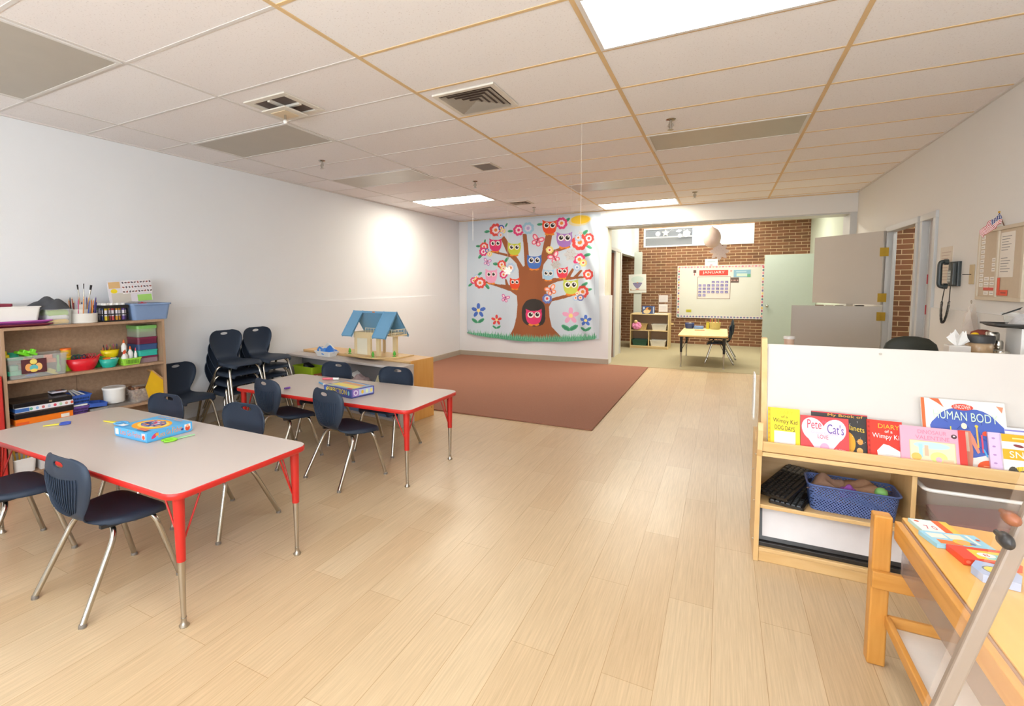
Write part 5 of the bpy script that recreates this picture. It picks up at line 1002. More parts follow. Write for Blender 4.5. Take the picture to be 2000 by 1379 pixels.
# board on the brick wall
t = thing('whiteboard', 'big whiteboard with a scalloped coloured border on the brick wall', 'whiteboard', (-.083, YW-.03, 1.25)); b = MB(); bw_, bh = .88, .605
b.box(-bw_, bw_, 0, .03, -bh, bh, mat('board_white', '#dcd9c8', .25, var=.01)); b.build('board', t)
b = MB(); 
for a in ((-bw_-.012, bw_+.012, bh, bh+.012), (-bw_-.012, bw_+.012, -bh-.012, -bh), (-bw_-.012, -bw_, -bh, bh), (bw_, bw_+.012, -bh, bh)): b.box(a[0], a[1], -.008, .03, a[2], a[3], WHITEP)
b.build('frame', t)
b = MB(); b.M = Matrix.Translation((0, -.001, 0)); b.lay = 0
for a in ((-bw_, bw_, bh-.05, bh), (-bw_, bw_, -bh, -bh+.05), (-bw_, -bw_+.05, -bh, bh), (bw_-.05, bw_, -bh, bh)): b.R(*a, '#efe3d6')
pal = ['#d98a9c', '#6f86a8', '#efc865', '#b06a88', '#7fa89c', '#e8b2a8', '#8a7aa8', '#f0d88c', '#cf5f6c', '#5f8a92']
k = 0
for s in range(27):
    x = -bw_+.03+s*.0653
    for z in (bh-.022, -bh+.022): b.E(x, z, .024, .018, pal[(s*3+k) % 10], 12); k += 1
for s in range(18):
    z = -bh+.05+s*.0653
    for x in (-bw_+.022, bw_-.022): b.E(x, z, .018, .024, pal[(s*7+k) % 10], 12); k += 1
b.build('border', t)
def onboard(name, label, cat, px0, py0, px1, py1, fn, c='#efece6', th=.004, yy=YW-.034):
    p, q = atY(px0, py0, yy), atY(px1, py1, yy); w, h = q.x-p.x, p.z-q.z; t = thing(name, label, cat, ((p.x+q.x)/2, yy, q.z)); b = MB(); b.box(-w/2, w/2, 0, th, 0, h, flat(c)); b.M = Matrix.Translation((0, -.0006, 0)); b.lay = 0; fn(b, w, h); b.build('sheet', t); return t
onboard('banner', 'red banner reading JANUARY at the top of the whiteboard', 'banner', 1366, 528, 1422, 537.5, lambda b, w, h: (b.R(-w/2, w/2, 0, h, '#e0473a'), b.T('JANUARY', -w*.38, w*.38, h*.22, h*.8, '#f7e3dc')), '#e0473a')
def cal(b, w, h):
    b.R(-w/2, w/2, 0, h, '#e9dfd4'); b.R(-w/2, -w/2+.012, 0, h, '#a89284'); b.R(w/2-.012, w/2, 0, h, '#a89284'); b.R(-w/2, w/2, 0, .012, '#a89284'); b.R(-w/2, w/2, h-.012, h, '#b09a8c')
    for r in range(5):
        for c in range(7):
            if (r == 0 and c < 3) or (r == 4 and c > 1): continue
            x = -w/2+.03+c*(w-.05)/7; z = h-.155-r*h*.148; b.R(x, x+w*.09, z, z+h*.10, ('#7f76aa', '#8c86b8', '#9a8fc0')[(r+c) % 3]); b.R(x+.01, x+w*.06, z+.012, z+h*.05, '#b9b2d4')
onboard('calendar', 'pocket calendar chart of lilac number cards below the red banner', 'calendar', 1362, 540.5, 1426, 584, cal)
def cert(b, w, h): b.R(-w/2, w/2, 0, h, '#8fb8cc'); b.R(-w*.32, w*.3, h*.1, h*.5, '#cfe0cc'); b.R(w*.3, w/2, 0, h*.4, '#6fae88'); b.T('GOOD JOB', -w*.3, w*.3, h*.66, h*.84, '#dce8ee') if False else b.R(-w*.35, w*.25, h*.66, h*.8, '#b9d4e0')
onboard('poster', 'small blue and green certificate at the top right of the whiteboard', 'poster', 1433, 527, 1466, 541, cert)
onboard('photo', 'small group photograph below the certificate on the whiteboard', 'photo', 1427, 542, 1443, 552, lambda b, w, h: (b.R(-w/2, w/2, 0, h, '#6c5850'), [b.E(-w*.35+k*w*.14, h*.45, w*.06, h*.14, ('#c9a090', '#8f5e58', '#d4b4a4')[k % 3], 8) for k in range(6)]))
onboard('photo', 'tiny square photo just right of the red banner', 'photo', 1425.5, 527, 1431, 531, lambda b, w, h: b.R(-w*.4, w*.4, h*.1, h*.9, '#d8a8a0'))
onboard('photo', 'narrow dark photo strip left of the red banner', 'photo', 1354.5, 527.5, 1359.5, 538, lambda b, w, h: (b.R(-w/2, w/2, h*.45, h, '#6a4440'), b.R(-w*.3, w*.1, 0, h*.4, '#b87068')))
t = onboard('sticky_note', 'yellow-green oval note low on the whiteboard', 'note', 1340, 604.5, 1350, 610, lambda b, w, h: (b.E(0, h/2, w*.5, h*.5, '#c9bf3a'), b.R(-w*.25, w*.25, h*.4, h*.55, '#8f8a30')), '#cfc640')
onboard('poster', 'small white framed certificate above the whiteboard', 'poster', 1377, 506, 1401.5, 521, lambda b, w, h: (b.R(-w*.44, w*.44, h*.08, h*.92, '#d7dcdc'), b.R(-w*.3, w*.3, h*.6, h*.75, '#b8c4cc'), b.E(0, h*.18, w*.12, h*.1, '#cf7078')), yy=YW-.022)
p = atY(1229, 536, 12.58); q = atY(1262, 572, 12.58)
t = thing('painting', 'child-like drawing of a hanging bowl-shaped bird on the far column', 'painting', ((p.x+q.x)/2, 12.615, q.z)); w, h = q.x-p.x, p.z-q.z
b = MB(); b.M = Matrix.Rotation(-.03, 4, 'Y'); b.box(-w/2, w/2, -.02, .004, 0, h, flat('#e9ebe2')); b.M = b.M @ Matrix.Translation((0, -.0205, 0)); b.lay = 0
b.R(-w/2, w/2, 0, h, '#e9ebe2'); b.E(0, h*.72, w*.36, h*.18, '#d5e4da')
b.P([(x*w, z*h) for x, z in [(-.28, .52)]+[(-.28+.56*k/12, .52-.28*math.sin(PI*k/12)) for k in range(13)]], flat('#8f86a8')); b.E(0, h*.53, w*.28, h*.02, '#5a5a84'); b.E(0, h*.55, w*.05, h*.03, '#e0a080')
b.R(-w*.42, w*.5, h*.13, h*.15, '#b08a60'); b.R(-w*.42, -w*.36, h*.15, h*.22, '#b08a60'); b.E(0, h*.2, w*.12, h*.03, '#c46a58'); b.build('canvas', t)
for k, (px, py, lab, fl) in enumerate(((1285, 457, 'round white paper cutout at the left of the high window', 8), (1300, 455, 'pale yellow paper star on the high window', 5), (1326, 451, 'white leaf-shaped paper cutout on the high window', 2), (1328, 460, 'small white paper cutout low on the high window', 8), (1341, 456, 'large white paper snowflake on the high window', 6), (1448, 456, 'big white paper cutout at the right end of the high window', 8))):
    p = atY(px, py, YW-.02); t = thing('paper_cutout', lab, 'paper cutout', p); b = MB(); b.M = Matrix.Rotation(PI/2, 4, 'X'); r = (.06, .09, .07, .05, .09, .10)[k]
    n = fl if fl > 2 else 2; pts = [((r if j % 2 == 0 else r*(.45 if fl == 5 else .8))*math.cos(PI*j/n+.3), (r if j % 2 == 0 else r*(.45 if fl == 5 else .8))*math.sin(PI*j/n+.3)*(1 if fl > 2 else .6)) for j in range(2*n)]
    b.prism(pts, -.001, .001, mat('cut_yellow', '#eee8c4', .8) if fl == 5 else PAPER); b.build('cutout', t)
# on the far table
t = thing('pencil_case', 'light blue rounded case on the far wooden table', 'case', (-.40, 10.95, .562)); b = MB(); b.prism(rrect(.17, .12, .03), 0, .055, mat('case_blue', '#7396cf', .4)); b.build('case_body', t, bevel=.018, seg=3)
t = thing('tub', 'dark blue tub of supplies on the far wooden table', 'tub', (-.565, 10.98, .562)); b = MB(); b.lathe([(.07, 0), (.082, .09), (.086, .11), (.078, .11), (.068, .02)], (0, 0, 0), mat('tub_navy', '#3e4a7c', .4), 20); b.build('tub_body', t); b = MB(); b.ball((.01, 0, .09), .04, mat('tub_fill', '#cfcdbc', .7), 10, .6); b.build('contents', t)
t = thing('eraser_strip', 'flat orange strip lying on the far wooden table', 'strip', (-.37, 10.57, .562)); b = MB(); b.box(-.085, .085, -.03, .03, 0, .012, mat('orange_strip', '#e2703a', .5)); b.build('strip', t, bevel=.003)
t = thing('marker_stack', 'upright yellow marker stack on the far wooden table', 'marker stack', (-.245, 11.0, .562)); b = MB(); b.prism(rrect(.055, .04, .01), 0, .12, mat('yellow_stack', '#dccf3c', .5)); b.build('stack_body', t); b = MB(); b.prism(rrect(.05, .036, .01), .12, .14, mat('olive_stack', '#b9a83a', .5)); b.build('cap', t)
t = thing('basket', 'round straw basket of pencils on the far wooden table', 'basket', (-.12, 10.98, .562)); b = MB(); b.lathe([(.085, 0), (.10, .13), (.105, .135), (.094, .135), (.08, .01)], (0, 0, 0), mat('straw', '#c9ba7c', .8, var=.2, scale=60, bump=.6, bscale=90), 22); b.build('basket_body', t)
for k in range(8):
    a = k*.8; q = thing('pencil', 'pencil standing in the straw basket', 'pencil', (-.12+.06*math.cos(a), 10.98+.06*math.sin(a), .575), group='pencils in the straw basket'); b = MB(); b.tube([(0, 0, 0), (.02*math.cos(a), .02*math.sin(a), .16+.02*(k % 3))], .006, flat(('#d86a5a', '#e0b04a', '#cf8a6a', '#7a9a6a')[k % 4]), 6); b.build('shaft', q)
# ================================================================== BOOK DISPLAY SHELF (RIGHT)
BX0, BX1 = .177, 1.46
t = thing('book_display', 'birch book display shelf with a white slanted back panel, near the right wall', 'bookshelf', (0, 0, 0))
MP = wood('display_birch', '#e8c48c', '#dcb274', 'x', .6); MPZ = wood('display_birch_upright', '#e8c48c', '#dcb274', 'z', .6)
def side(x):
    b = MB(); b.M = Matrix(((0, 0, 1, x), (1, 0, 0, 0), (0, 1, 0, 0), (0, 0, 0, 1)))
    b.prism([(2.985, .0), (3.36, .0), (3.36, .62), (3.24, .62), (3.09, .60), (3.03, .70), (3.00, .735), (2.975, .735), (2.962, .70), (2.962, .60), (2.985, .56)], 0, .022, MPZ)
    b.build('side_panel', t, bevel=.003)
    b = MB(); b.M = Matrix(((0, 0, 1, x+.022), (1, 0, 0, 0), (0, 1, 0, 0), (0, 0, 0, 1)))
    b.prism([(3.06, .56), (3.36, .56), (3.37, 1.14), (3.30, 1.14), (3.10, .62)], 0, .026, MPZ); b.build('upright', t, bevel=.003)
side(BX0); side(BX1-.048)
for nm, (y0, y1, z0, z1) in (('front_rail', (2.968, 2.986, .592, .642)), ('ledge', (2.968, 3.10, .566, .588)), ('shelf_board', (2.99, 3.355, .285, .305)), ('bottom_board', (2.99, 3.355, .055, .075)), ('kick_board', (2.995, 3.01, 0, .055))):
    b = MB(); b.box(BX0+.022, BX1-.022, y0, y1, z0, z1, MP); b.build(nm, t, bevel=.003)
b = MB(); b.box(.795, .813, 3.02, 3.35, .305, .566, MPZ); b.build('divider', t)
b = MB(); b.box(BX0+.022, BX1-.022, 3.345, 3.355, .075, .60, wood('display_back', '#d3b083', '#c4a070', 'x', .6)); b.build('back_board', t)
WB = mat('white_panel', '#d8d1c9', .35, var=.02, scale=3); b = MB(); ang = math.atan2(.24, .55)
b.loft([[(BX0+.048, 3.085, .59), (BX1-.048, 3.085, .59), (BX1-.048, 3.10, .59), (BX0+.048, 3.10, .59)], [(BX0+.048, 3.315, 1.108), (BX1-.048, 3.315, 1.108), (BX1-.048, 3.33, 1.108), (BX0+.048, 3.33, 1.108)]], WB)
b.build('back_panel', t, bevel=.002)
b = MB(); b.tube([(.717, 3.305, 1.083), (.717, 3.297, 1.083)], .006, STEEL, 10); b.build('screw', t)
b = MB(); b.M = Matrix.Translation((BX0-.002, 0, 0))
for y, z in ((3.05, .55), (3.05, .30), (3.3, .28), (3.05, .09), (3.3, .09), (3.2, .42)): b.tube([(-.002, y, z), (.003, y, z)], .004, STEEL, 8)
b.build('screw_heads', t)
t = thing('document_holder', 'small white paper pocket on the side of the book display', 'paper holder', (BX0-.004, 3.1, .0)); b = MB(); b.box(-.012, 0, .08, .20, .70, .93, CLEAR); b.build('pocket', t); b = MB(); b.box(-.009, -.003, .085, .195, .71, .95, PAPER); b.build('sheet', t)
def cover(label, x0, x1, h, y, fn, c, cat='book', page='#efe9df', th=.012, z0=.5895, lean=.40, nm='picture_book', group='books on the display ledge'):
    w = x1-x0; t = thing(nm, label, cat, M=Matrix.Translation(((x0+x1)/2, y, z0)) @ Matrix.Rotation(-lean, 4, 'X'), group=group); H = h/math.cos(lean)
    b = MB(); b.box(-w/2, w/2, 0, .0015, 0, H, flat(c)); b.box(-w/2, w/2, th-.0015, th, 0, H, flat(c)); b.box(-w/2, -w/2+.0015, .0015, th-.0015, 0, H, flat(c))
    b.M = Matrix.Translation((0, -.0003, 0)); b.lay = 0; fn(b, w, H); b.build('cover', t)
    b = MB(); b.box(-w/2+.002, w/2-.002, .0016, th-.0016, .002, H-.002, flat(page)); b.build('pages', t); return t
def c_yel(b, w, H):
    b.R(-w/2, -w/2+.012, 0, H, '#e8bc1f')
    for k in range(9): b.R(-w/2+.002, -w/2+.009, .01+k*H/9.2, .02+k*H/9.2, '#d6a317')
    b.T('DIARY', -w*.20, w*.30, H*.86, H*.94, '#e3c21c'); b.T('of a', -w*.08, w*.12, H*.77, H*.83, '#5c4a1a'); b.T('Wimpy Kid', -w*.34, w*.42, H*.63, H*.76, '#4a3c1c', -.006); b.T('DOG DAYS', -w*.28, w*.34, H*.50, H*.60, '#3a3312', -.006)
    b.R(-w*.30, w*.36, .002, H*.46, '#e6e2dc'); b.R(w*.08, w*.42, H*.14, H*.18, '#e0602a'); b.R(w*.05, w*.44, H*.08, H*.12, '#e0602a')
def c_pete(b, w, H):
    b.E(-w*.23, H*.66, w*.24, H*.30, '#f7d3e2', 24, .35); b.E(w*.20, H*.66, w*.24, H*.30, '#f7d3e2', 24, -.35); b.P([(-w*.44, H*.58), (w*.42, H*.58), (w*.03, 0), (-w*.07, 0)], flat('#f7d3e2'))
    b.T('Pete', -w*.36, -w*.06, H*.68, H*.90, '#d9414c'); b.T('the', -w*.05, w*.04, H*.84, H*.92, '#d9607c'); b.T("Cat's", w*.06, w*.40, H*.60, H*.84, '#5a4a9c', -.003); b.T('Groovy Guide to', -w*.28, w*.28, H*.55, H*.63, '#e8b4cc', -.004); b.T('LOVE', -w*.14, w*.08, H*.45, H*.55, '#d9414c', -.002)
    b.E(0, H*.22, w*.10, H*.13, '#e7a8c6', 20); b.T('tips from a', w*.22, w*.42, H*.20, H*.25, '#f9e2e8'); b.T('COOL CAT', w*.18, w*.44, H*.11, H*.17, '#f9e2e8')
def c_dark(b, w, H):
    b.R(-w/2, w/2, H-.005, H, '#c9303c'); b.T('My Book of', -w*.2, w*.42, H*.90, H*.975, '#efb13a'); b.T('Planets', w*.12, w*.44, H*.66, H*.78, '#efc93a', -.012); b.E(w*.12, H*.35, w*.16, H*.26, '#e8a51f', 24); b.E(w*.36, H*.40, w*.05, H*.065, '#e39a44'); b.E(w*.35, H*.20, w*.055, H*.07, '#e0b060'); b.E(w*.22, H*.05, w*.08, H*.06, '#7fa4d4')
    rr = random.Random(3)
    for k in range(30): b.E(-w*.45+rr.random()*w*.9, rr.random()*H*.85, .0012, .0012, '#f1eee6', 6)
def c_red(b, w, H):
    b.R(-w/2, -w/2+.012, 0, H, '#c92c1c')
    for k in range(9): b.R(-w/2+.002, -w/2+.009, .01+k*H/9.2, .02+k*H/9.2, '#a8230f')
    b.T('DIARY', -w*.18, w*.42, H*.82, H*.92, '#efb42c', -.003); b.T('of a', -w*.0, w*.22, H*.72, H*.79, '#f3e4de'); b.T('Wimpy Kid', -w*.36, w*.49, H*.56, H*.70, '#f3e9e4', -.004)
    b.P([(-w*.2, .0), (-w*.24, H*.30), (-w*.05, H*.46), (w*.10, H*.44), (w*.47, H*.30), (w*.40, 0)], flat('#f1ece6')); b.R(w*.05, w*.44, H*.12, H*.15, '#6a5cab'); b.R(w*.03, w*.46, H*.06, H*.09, '#6a5cab'); b.R(-w*.0, w*.40, H*.22, H*.225, '#c9c3bb'); b.R(-w*.0, w*.40, H*.27, H*.275, '#c9c3bb')
def c_dino(b, w, H):
    b.T('DINOSAUR', -w*.22, w*.22, H*.84, H*.93, '#d97f96'); b.T('VALENTINE', -w*.26, w*.26, H*.71, H*.80, '#d97f96'); b.E(w*.33, H*.84, w*.045, H*.05, '#4f3a3c'); b.E(w*.33, H*.85, w*.02, H*.02, '#f0d6da', 5)
    b.R(-w*.36, w*.34, H*.02, H*.68, '#d8c98a'); b.R(-w*.35, w*.33, H*.03, H*.67, '#f0d9b8'); b.E(-w*.02, H*.58, w*.28, H*.08, '#bfe0dc'); b.R(-w*.22, -w*.16, H*.30, H*.60, '#a9d8e8'); b.R(-w*.13, -w*.07, H*.34, H*.58, '#f2b79a'); b.E(-w*.26, H*.3, w*.08, H*.09, '#efc060'); b.E(w*.08, H*.32, w*.13, H*.13, '#dfe58a'); b.E(w*.08, H*.28, w*.05, H*.06, '#f3b9c6'); b.R(w*.14, w*.30, H*.18, H*.30, '#f0c9a0'); b.E(-w*.2, H*.14, w*.07, H*.08, '#a8cce4'); b.R(-w*.1, w*.02, H*.06, H*.16, '#efc65a'); b.E(w*.2, H*.1, w*.12, H*.06, '#f3e6da'); b.E(w*.3, H*.05, w*.06, H*.03, '#f0d24a')
    b.R(w/2-.025, w/2, 0, H, '#dd3a30')
def c_body(b, w, H):
    b.R(-w/2, -w/2+.012, 0, H, '#dd6a34'); b.P([(-w*.40, H), (-w*.28, H), (-w*.22, H*.88), (-w*.3, H*.94)], flat('#e2663a')); b.P([(w*.48, H*.94), (w*.40, H*.95), (w*.46, H*.86)], flat('#e28a66'))
    pts = [(w*.04+w*.44*math.cos(a)*(1+.03*math.sin(a*9)), H*.56+H*.33*math.sin(a)*(1+.04*math.sin(a*7))) for a in [2*PI*k/40 for k in range(40)]]; b.P(pts, flat('#4a62b4'))
    rr = random.Random(6)
    for k in range(26): x, z, a = -w*.28+rr.random()*w*.62, H*(.38+rr.random()*.4), rr.random()*3; b.E(x, z, w*.05, .0012, '#2f458c', 10, a)
    b.E(0, H*.90, w*.13, H*.045, '#d9432f', 24); b.T('UNCOVER', -w*.10, w*.10, H*.875, H*.93, '#f6e6dc'); b.T('HUMAN BODY', -w*.36, w*.40, H*.72, H*.84, '#cfe6cc', -.006)
    b.E(w*.0, H*.64, .010, .014, '#e8dcc4'); b.P([(-w*.06, H*.58), (w*.07, H*.58), (w*.08, H*.3), (w*.05, H*.05), (-w*.03, H*.05), (-w*.06, H*.3)], flat('#cf8068')); b.P([(-w*.03, H*.56), (w*.04, H*.56), (w*.04, H*.3), (-w*.03, H*.3)], flat('#d8b8a0')); b.P([(w*.07, H*.57), (w*.11, H*.48), (w*.16, H*.30), (w*.13, H*.28), (w*.07, H*.42)], flat('#d98a70'))
    b.R(w*.135, w*.155, H*.36, H*.64, '#eab04a'); b.E(w*.145, H*.65, .006, .006, '#f0c43a'); b.R(-w*.17, -w*.155, H*.5, H*.62, '#d9d24a'); b.R(w*.185, w*.205, H*.30, H*.54, '#d84a66'); b.E(w*.24, H*.56, w*.035, H*.035, '#e2502c', 12, -.6); b.E(w*.34, H*.42, w*.045, H*.06, '#efb52a'); b.E(w*.40, H*.42, w*.04, H*.06, '#efb52a'); b.E(w*.22, H*.30, w*.012, H*.06, '#4fa8d8', 12, .3)
    b.E(w*.26, H*.10, w*.15, H*.105, '#e2531f', 26); b.T('GLOSSARY', w*.18, w*.34, H*.12, H*.14, '#f0a070') if False else b.R(w*.18, w*.34, H*.12, H*.13, '#f0a070'); b.R(w*.17, w*.35, H*.08, H*.09, '#f0a070'); b.R(w*.19, w*.33, H*.04, H*.05, '#f0a070')
def c_snake(b, w, H):
    b.R(-w/2, w/2, H*.84, H, '#efae1f'); b.T('MAZES', -w*.3, w*.2, H*.88, H*.95, '#f6dc8c') if False else b.R(-w*.3, w*.3, H*.9, H*.93, '#f6dc8c'); b.R(-w/2, w/2, H*.46, H*.68, '#efae1f'); b.T('SNAKES', -w*.38, w*.40, H*.50, H*.64, '#faf2e2'); b.E(-w*.2, H*.76, w*.1, H*.03, '#8a3a3c', 12, -.2); b.E(w*.1, H*.75, w*.1, H*.03, '#6fb8c0', 12, .1)
    b.E(-w*.1, H*.18, w*.3, H*.16, '#e8c82a', 24); b.E(-w*.08, H*.16, w*.2, H*.10, '#4a3030', 20); b.E(-w*.34, H*.16, w*.1, H*.16, '#4a463e', 14)
    for k in range(7): b.R(-w*.32+k*w*.07, -w*.315+k*w*.07, H*.22, H*.32, '#3a3018')
    b.E(-w*.0, H*.06, w*.3, H*.03, '#e8c82a', 16)
LY = 3.02
cover('yellow paperback with an orange spiral edge, at the left end of the display ledge', .226, .364, .207, LY, c_yel, '#f3da2a', lean=.38)
cover('red book with a pale pink heart beside the yellow paperback', .366, .560, .187, LY-.012, c_pete, '#dc4446', lean=.36)
cover('dark starry space book peeking out behind the pink heart book', .415, .640, .204, LY+.018, c_dark, '#33302f', lean=.38, page='#c9c9cd')
cover('red paperback with white handwriting, standing fourth on the ledge', .634, .765, .193, LY, c_red, '#dd3520', lean=.38)
cover('pink dinosaur picture book with a red right edge', .752, .978, .186, LY-.016, c_dino, '#f0a9bd', lean=.36)
cover('large white human anatomy book with a blue brain, tallest on the ledge', .845, 1.130, .309, LY+.02, c_body, '#efe6dc', lean=.385)
cover('narrow lilac book edge left of the snake book', 1.058, 1.098, .188, LY+.0, lambda b, w, H: [b.E(-w*.1, H*(.15+.18*k), .006, .004, '#b58ac0', 8) for k in range(5)], '#dcc2e0', lean=.37)
cover('orange and white snake book cut off at the right edge', 1.095, 1.265, .190, LY-.014, c_snake, '#f3efe8', lean=.36)
cover('white and violet book behind the snake book', 1.12, 1.29, .210, LY+.018, lambda b, w, H: (b.R(-w/2, w/2, H*.93, H*.96, '#8a86c8'),), '#e6e4ee', lean=.38)
# mid shelf
def keyboard(label, z, rz, c, dx=0., tilt=.0):
    p = atZ(1532, 956, z+.02); t = thing('keyboard', label, 'keyboard', (p.x+dx+.028, 3.175, z), rz)
    t.rotation_euler = (0, -tilt, rz); b = MB(); b.prism(rrect(.345, .155, .012), 0, .014, c); b.build('case', t, bevel=.004)
    b = MB()
    for r in range(6):
        for k in range(18):
            if r == 0 and k in (1, 15) or (r == 5 and 4 < k < 10): continue
            x, y = -.160+k*.0188, .060-r*.0228
            b.loft([[(x-.0080, y-.009, .014), (x+.0080, y-.009, .014), (x+.0080, y+.009, .014), (x-.0080, y+.009, .014)], [(x-.0062, y-.0066, .020), (x+.0062, y-.0066, .020), (x+.0062, y+.0072, .020), (x-.0062, y+.0072, .020)]], KEY if k < 14 else KEY2)
    b.box(-.062, .035, -.062, -.045, .014, .021, KEY); b.build('keys', t); return t
KEY = mat('key_black', '#1d1c1c', .35); KEY2 = mat('key_black_pad', '#5a554e', .3)
KBC = mat('keyboard_black', '#26221f', .25)
keyboard('black computer keyboard, lower of two on the display shelf', .306, 1.30, KBC, .006)
keyboard('black computer keyboard with light legends, lying on top of another one', .375, 1.05, KBC, tilt=.22)
t = thing('basket', 'blue woven plastic basket of cloth scraps on the display shelf', 'basket', (.588, 3.12, .3055), -.03)
def weave():
    m = mat('blue_weave', '#54689c', .4, var=.04); N = m.node_tree.nodes; L = m.node_tree.links; bs = N['Principled BSDF']
    tc = N.new('ShaderNodeTexCoord'); sx = N.new('ShaderNodeSeparateXYZ'); L.new(tc.outputs['Object'], sx.inputs[0])
    def f(inp, k, off=0.): 
        a = N.new('ShaderNodeMath'); a.operation = 'MULTIPLY_ADD'; a.inputs[1].default_value = k; a.inputs[2].default_value = off; L.new(inp, a.inputs[0]); s = N.new('ShaderNodeMath'); s.operation = 'SINE'; L.new(a.outputs[0], s.inputs[0]); return s.outputs[0]
    ad = N.new('ShaderNodeMath'); L.new(sx.outputs['X'], ad.inputs[0]); L.new(sx.outputs['Y'], ad.inputs[1])
    a, c = f(ad.outputs[0], 480), f(sx.outputs['Z'], 420); mu = N.new('ShaderNodeMath'); mu.operation = 'MULTIPLY'; L.new(a, mu.inputs[0]); L.new(c, mu.inputs[1])
    g = N.new('ShaderNodeMath'); g.operation = 'LESS_THAN'; g.inputs[1].default_value = .42; L.new(mu.outputs[0], g.inputs[0]); L.new(g.outputs[0], bs.inputs['Alpha']); return m
WV = weave(); b = MB(); o0, o1 = rrect(.33, .165, .03), rrect(.355, .185, .03)
b.loft([[(x, y, .0) for x, y in o0], [(x, y, .128) for x, y in o1]], WV, False, True, False); b.build('basket_body', t)
b = MB(); ring = [(x, y, .13) for x, y in rrect(.363, .193, .032, 6)]; b.tube(ring+[ring[0]], .005, mat('blue_rim', '#4c5f94', .4), 8, cap=False); b.build('rim', t)
for k, (x, y, z, w, d, h, c, lab) in enumerate(((-.09, .0, .07, .14, .13, .085, '#8a6a56', 'brown felt piece at the left of the blue basket'), (.04, .02, .08, .19, .12, .06, '#9a7458', 'tan-brown felt piece in the middle of the blue basket'), (-.02, -.05, .07, .09, .06, .055, '#8a4a9c', 'purple yarn in the blue basket'), (.12, -.02, .08, .07, .08, .045, '#5a4a44', 'dark felt scrap in the blue basket'))):
    q = thing('felt_scrap', lab, 'cloth', (.588+x, 3.12+y, .325+z), .3*k-.4); b = MB(); crumple(b, w, d, h, mat('felt_'+c[1:], c, .95, var=.1, scale=60), 30+k, 10); b.build('cloth', q)
q = thing('ball', 'green and white ball at the right end of the blue basket', 'ball', (.70, 3.08, .43)); b = MB(); b.ball((0, 0, 0), .026, mat('green_ball', '#86bf6a', .5, var=.35, scale=30), 14); b.build('ball_body', q)
t = thing('clear_bin', 'large clear bin of maroon folders on the display shelf', 'bin', (1.105, 3.13, .3055)); b = MB(); tray(b, .53, .27, .20, glass('clear_tote_plastic', '#e8dfd8', .18), .86, .03, .003, .0); b.build('bin_body', t)
b = MB(); ring = [(x, y, .20) for x, y in rrect(.54, .28, .03, 6)]; b.tube(ring+[ring[0]], .009, WHITEP, 8, cap=False); b.build('rim', t)
for k in range(3):
    q = thing('folder', ('lowest maroon folder in the large clear bin', 'middle maroon folder in the large clear bin', 'topmost maroon folder, tilted, in the large clear bin')[k], 'folder', (1.105, 3.13, .312+.022*k), .0); b = MB(); b.M = Matrix.Rotation(-.10*(k == 2), 4, 'Y') @ Matrix.Rotation(.05*k, 4, 'X'); b.box(-.20, .20, -.09, .09, 0, .018, mat('maroon_folder', '#9c3b40', .5, var=.05)); b.build('cover', q)
# bottom shelf boards
for k, (x0, x1, y, h, a, lab) in enumerate(((.195, .84, 3.03, .185, .36, 'black-framed lap whiteboard leaning in front on the bottom level'), (.19, .82, 3.10, .19, .28, 'black-framed lap whiteboard behind the front one'))):
    t = thing('lap_board', lab, 'whiteboard', M=Matrix.Translation(((x0+x1)/2, y, .0995 if k == 0 else .0755)) @ Matrix.Rotation(-a, 4, 'X')); w = x1-x0
    b = MB(); b.box(-w/2, w/2, 0, .012, 0, h, mat('board_black', '#2b2826', .35)); b.build('frame', t, bevel=.003); b = MB(); b.box(-w/2+.022, w/2-.035, -.0015, 0, .022, h-.014, mat('lap_white', '#e3dedd', .3)); b.build('writing_surface', t)
t = thing('lap_board', 'black lap board lying flat under the leaning whiteboards', 'whiteboard', (.56, 3.06, .0755)); b = MB(); b.box(-.37, .37, -.05, .04, 0, .022, mat('board_black', '#2b2826')); b.build('frame', t, bevel=.003)
t = thing('folder', 'bright red folder at the end of the leaning lap boards', 'folder', (.95, 3.12, .0755)); b = MB(); b.M = Matrix.Rotation(-.2, 4, 'X'); b.box(-.08, .1, 0, .012, 0, .18, mat('bright_red', '#c4202e', .4)); b.build('cover', t)
# ================================================================== HONEY WOOD TABLE (RIGHT FOREGROUND)
DX0, DX1, DY0, DY1, DZ = .52, 1.22, .86, 2.41, .573
t = thing('play_table', 'honey-coloured wooden table with card games on it, in the right foreground', 'table', (0, 0, 0))
def block(nm, x0, x1, y0, y1, z0, z1, m, bv=.004): b = MB(); b.box(x0, x1, y0, y1, z0, z1, m); b.build(nm, t, bevel=bv, seg=3)
for x in (DX0, DX1-.055):
    for y in (DY0, DY1-.055): block('leg', x, x+.055, y, y+.055, 0, .582, BEECHZ, .006)
block('side_rail', DX0+.058, DX0+.078, DY0+.055, DY1-.055, .505, .574, BEECH); block('side_rail', DX1-.078, DX1-.058, DY0+.055, DY1-.055, .505, .574, BEECH)
block('end_rail', DX0-.001, DX1+.001, DY1-.078, DY1-.0555, .31, .375, BEECHX); block('end_rail', DX0+.055, DX1-.055, DY0+.03, DY0+.05, .31, .375, BEECHX)
block('tabletop', DX0+.090, DX1-.085, DY0+.01, DY1-.004, .556, DZ, wood('honey_top', '#f0b862', '#e8ac54', 'y', .5, .3)); block('edge_strip', DX0+.0785, DX0+.0885, DY0+.01, DY1-.06, .548, .570, mat('brown_strip', '#a07a62', .5))
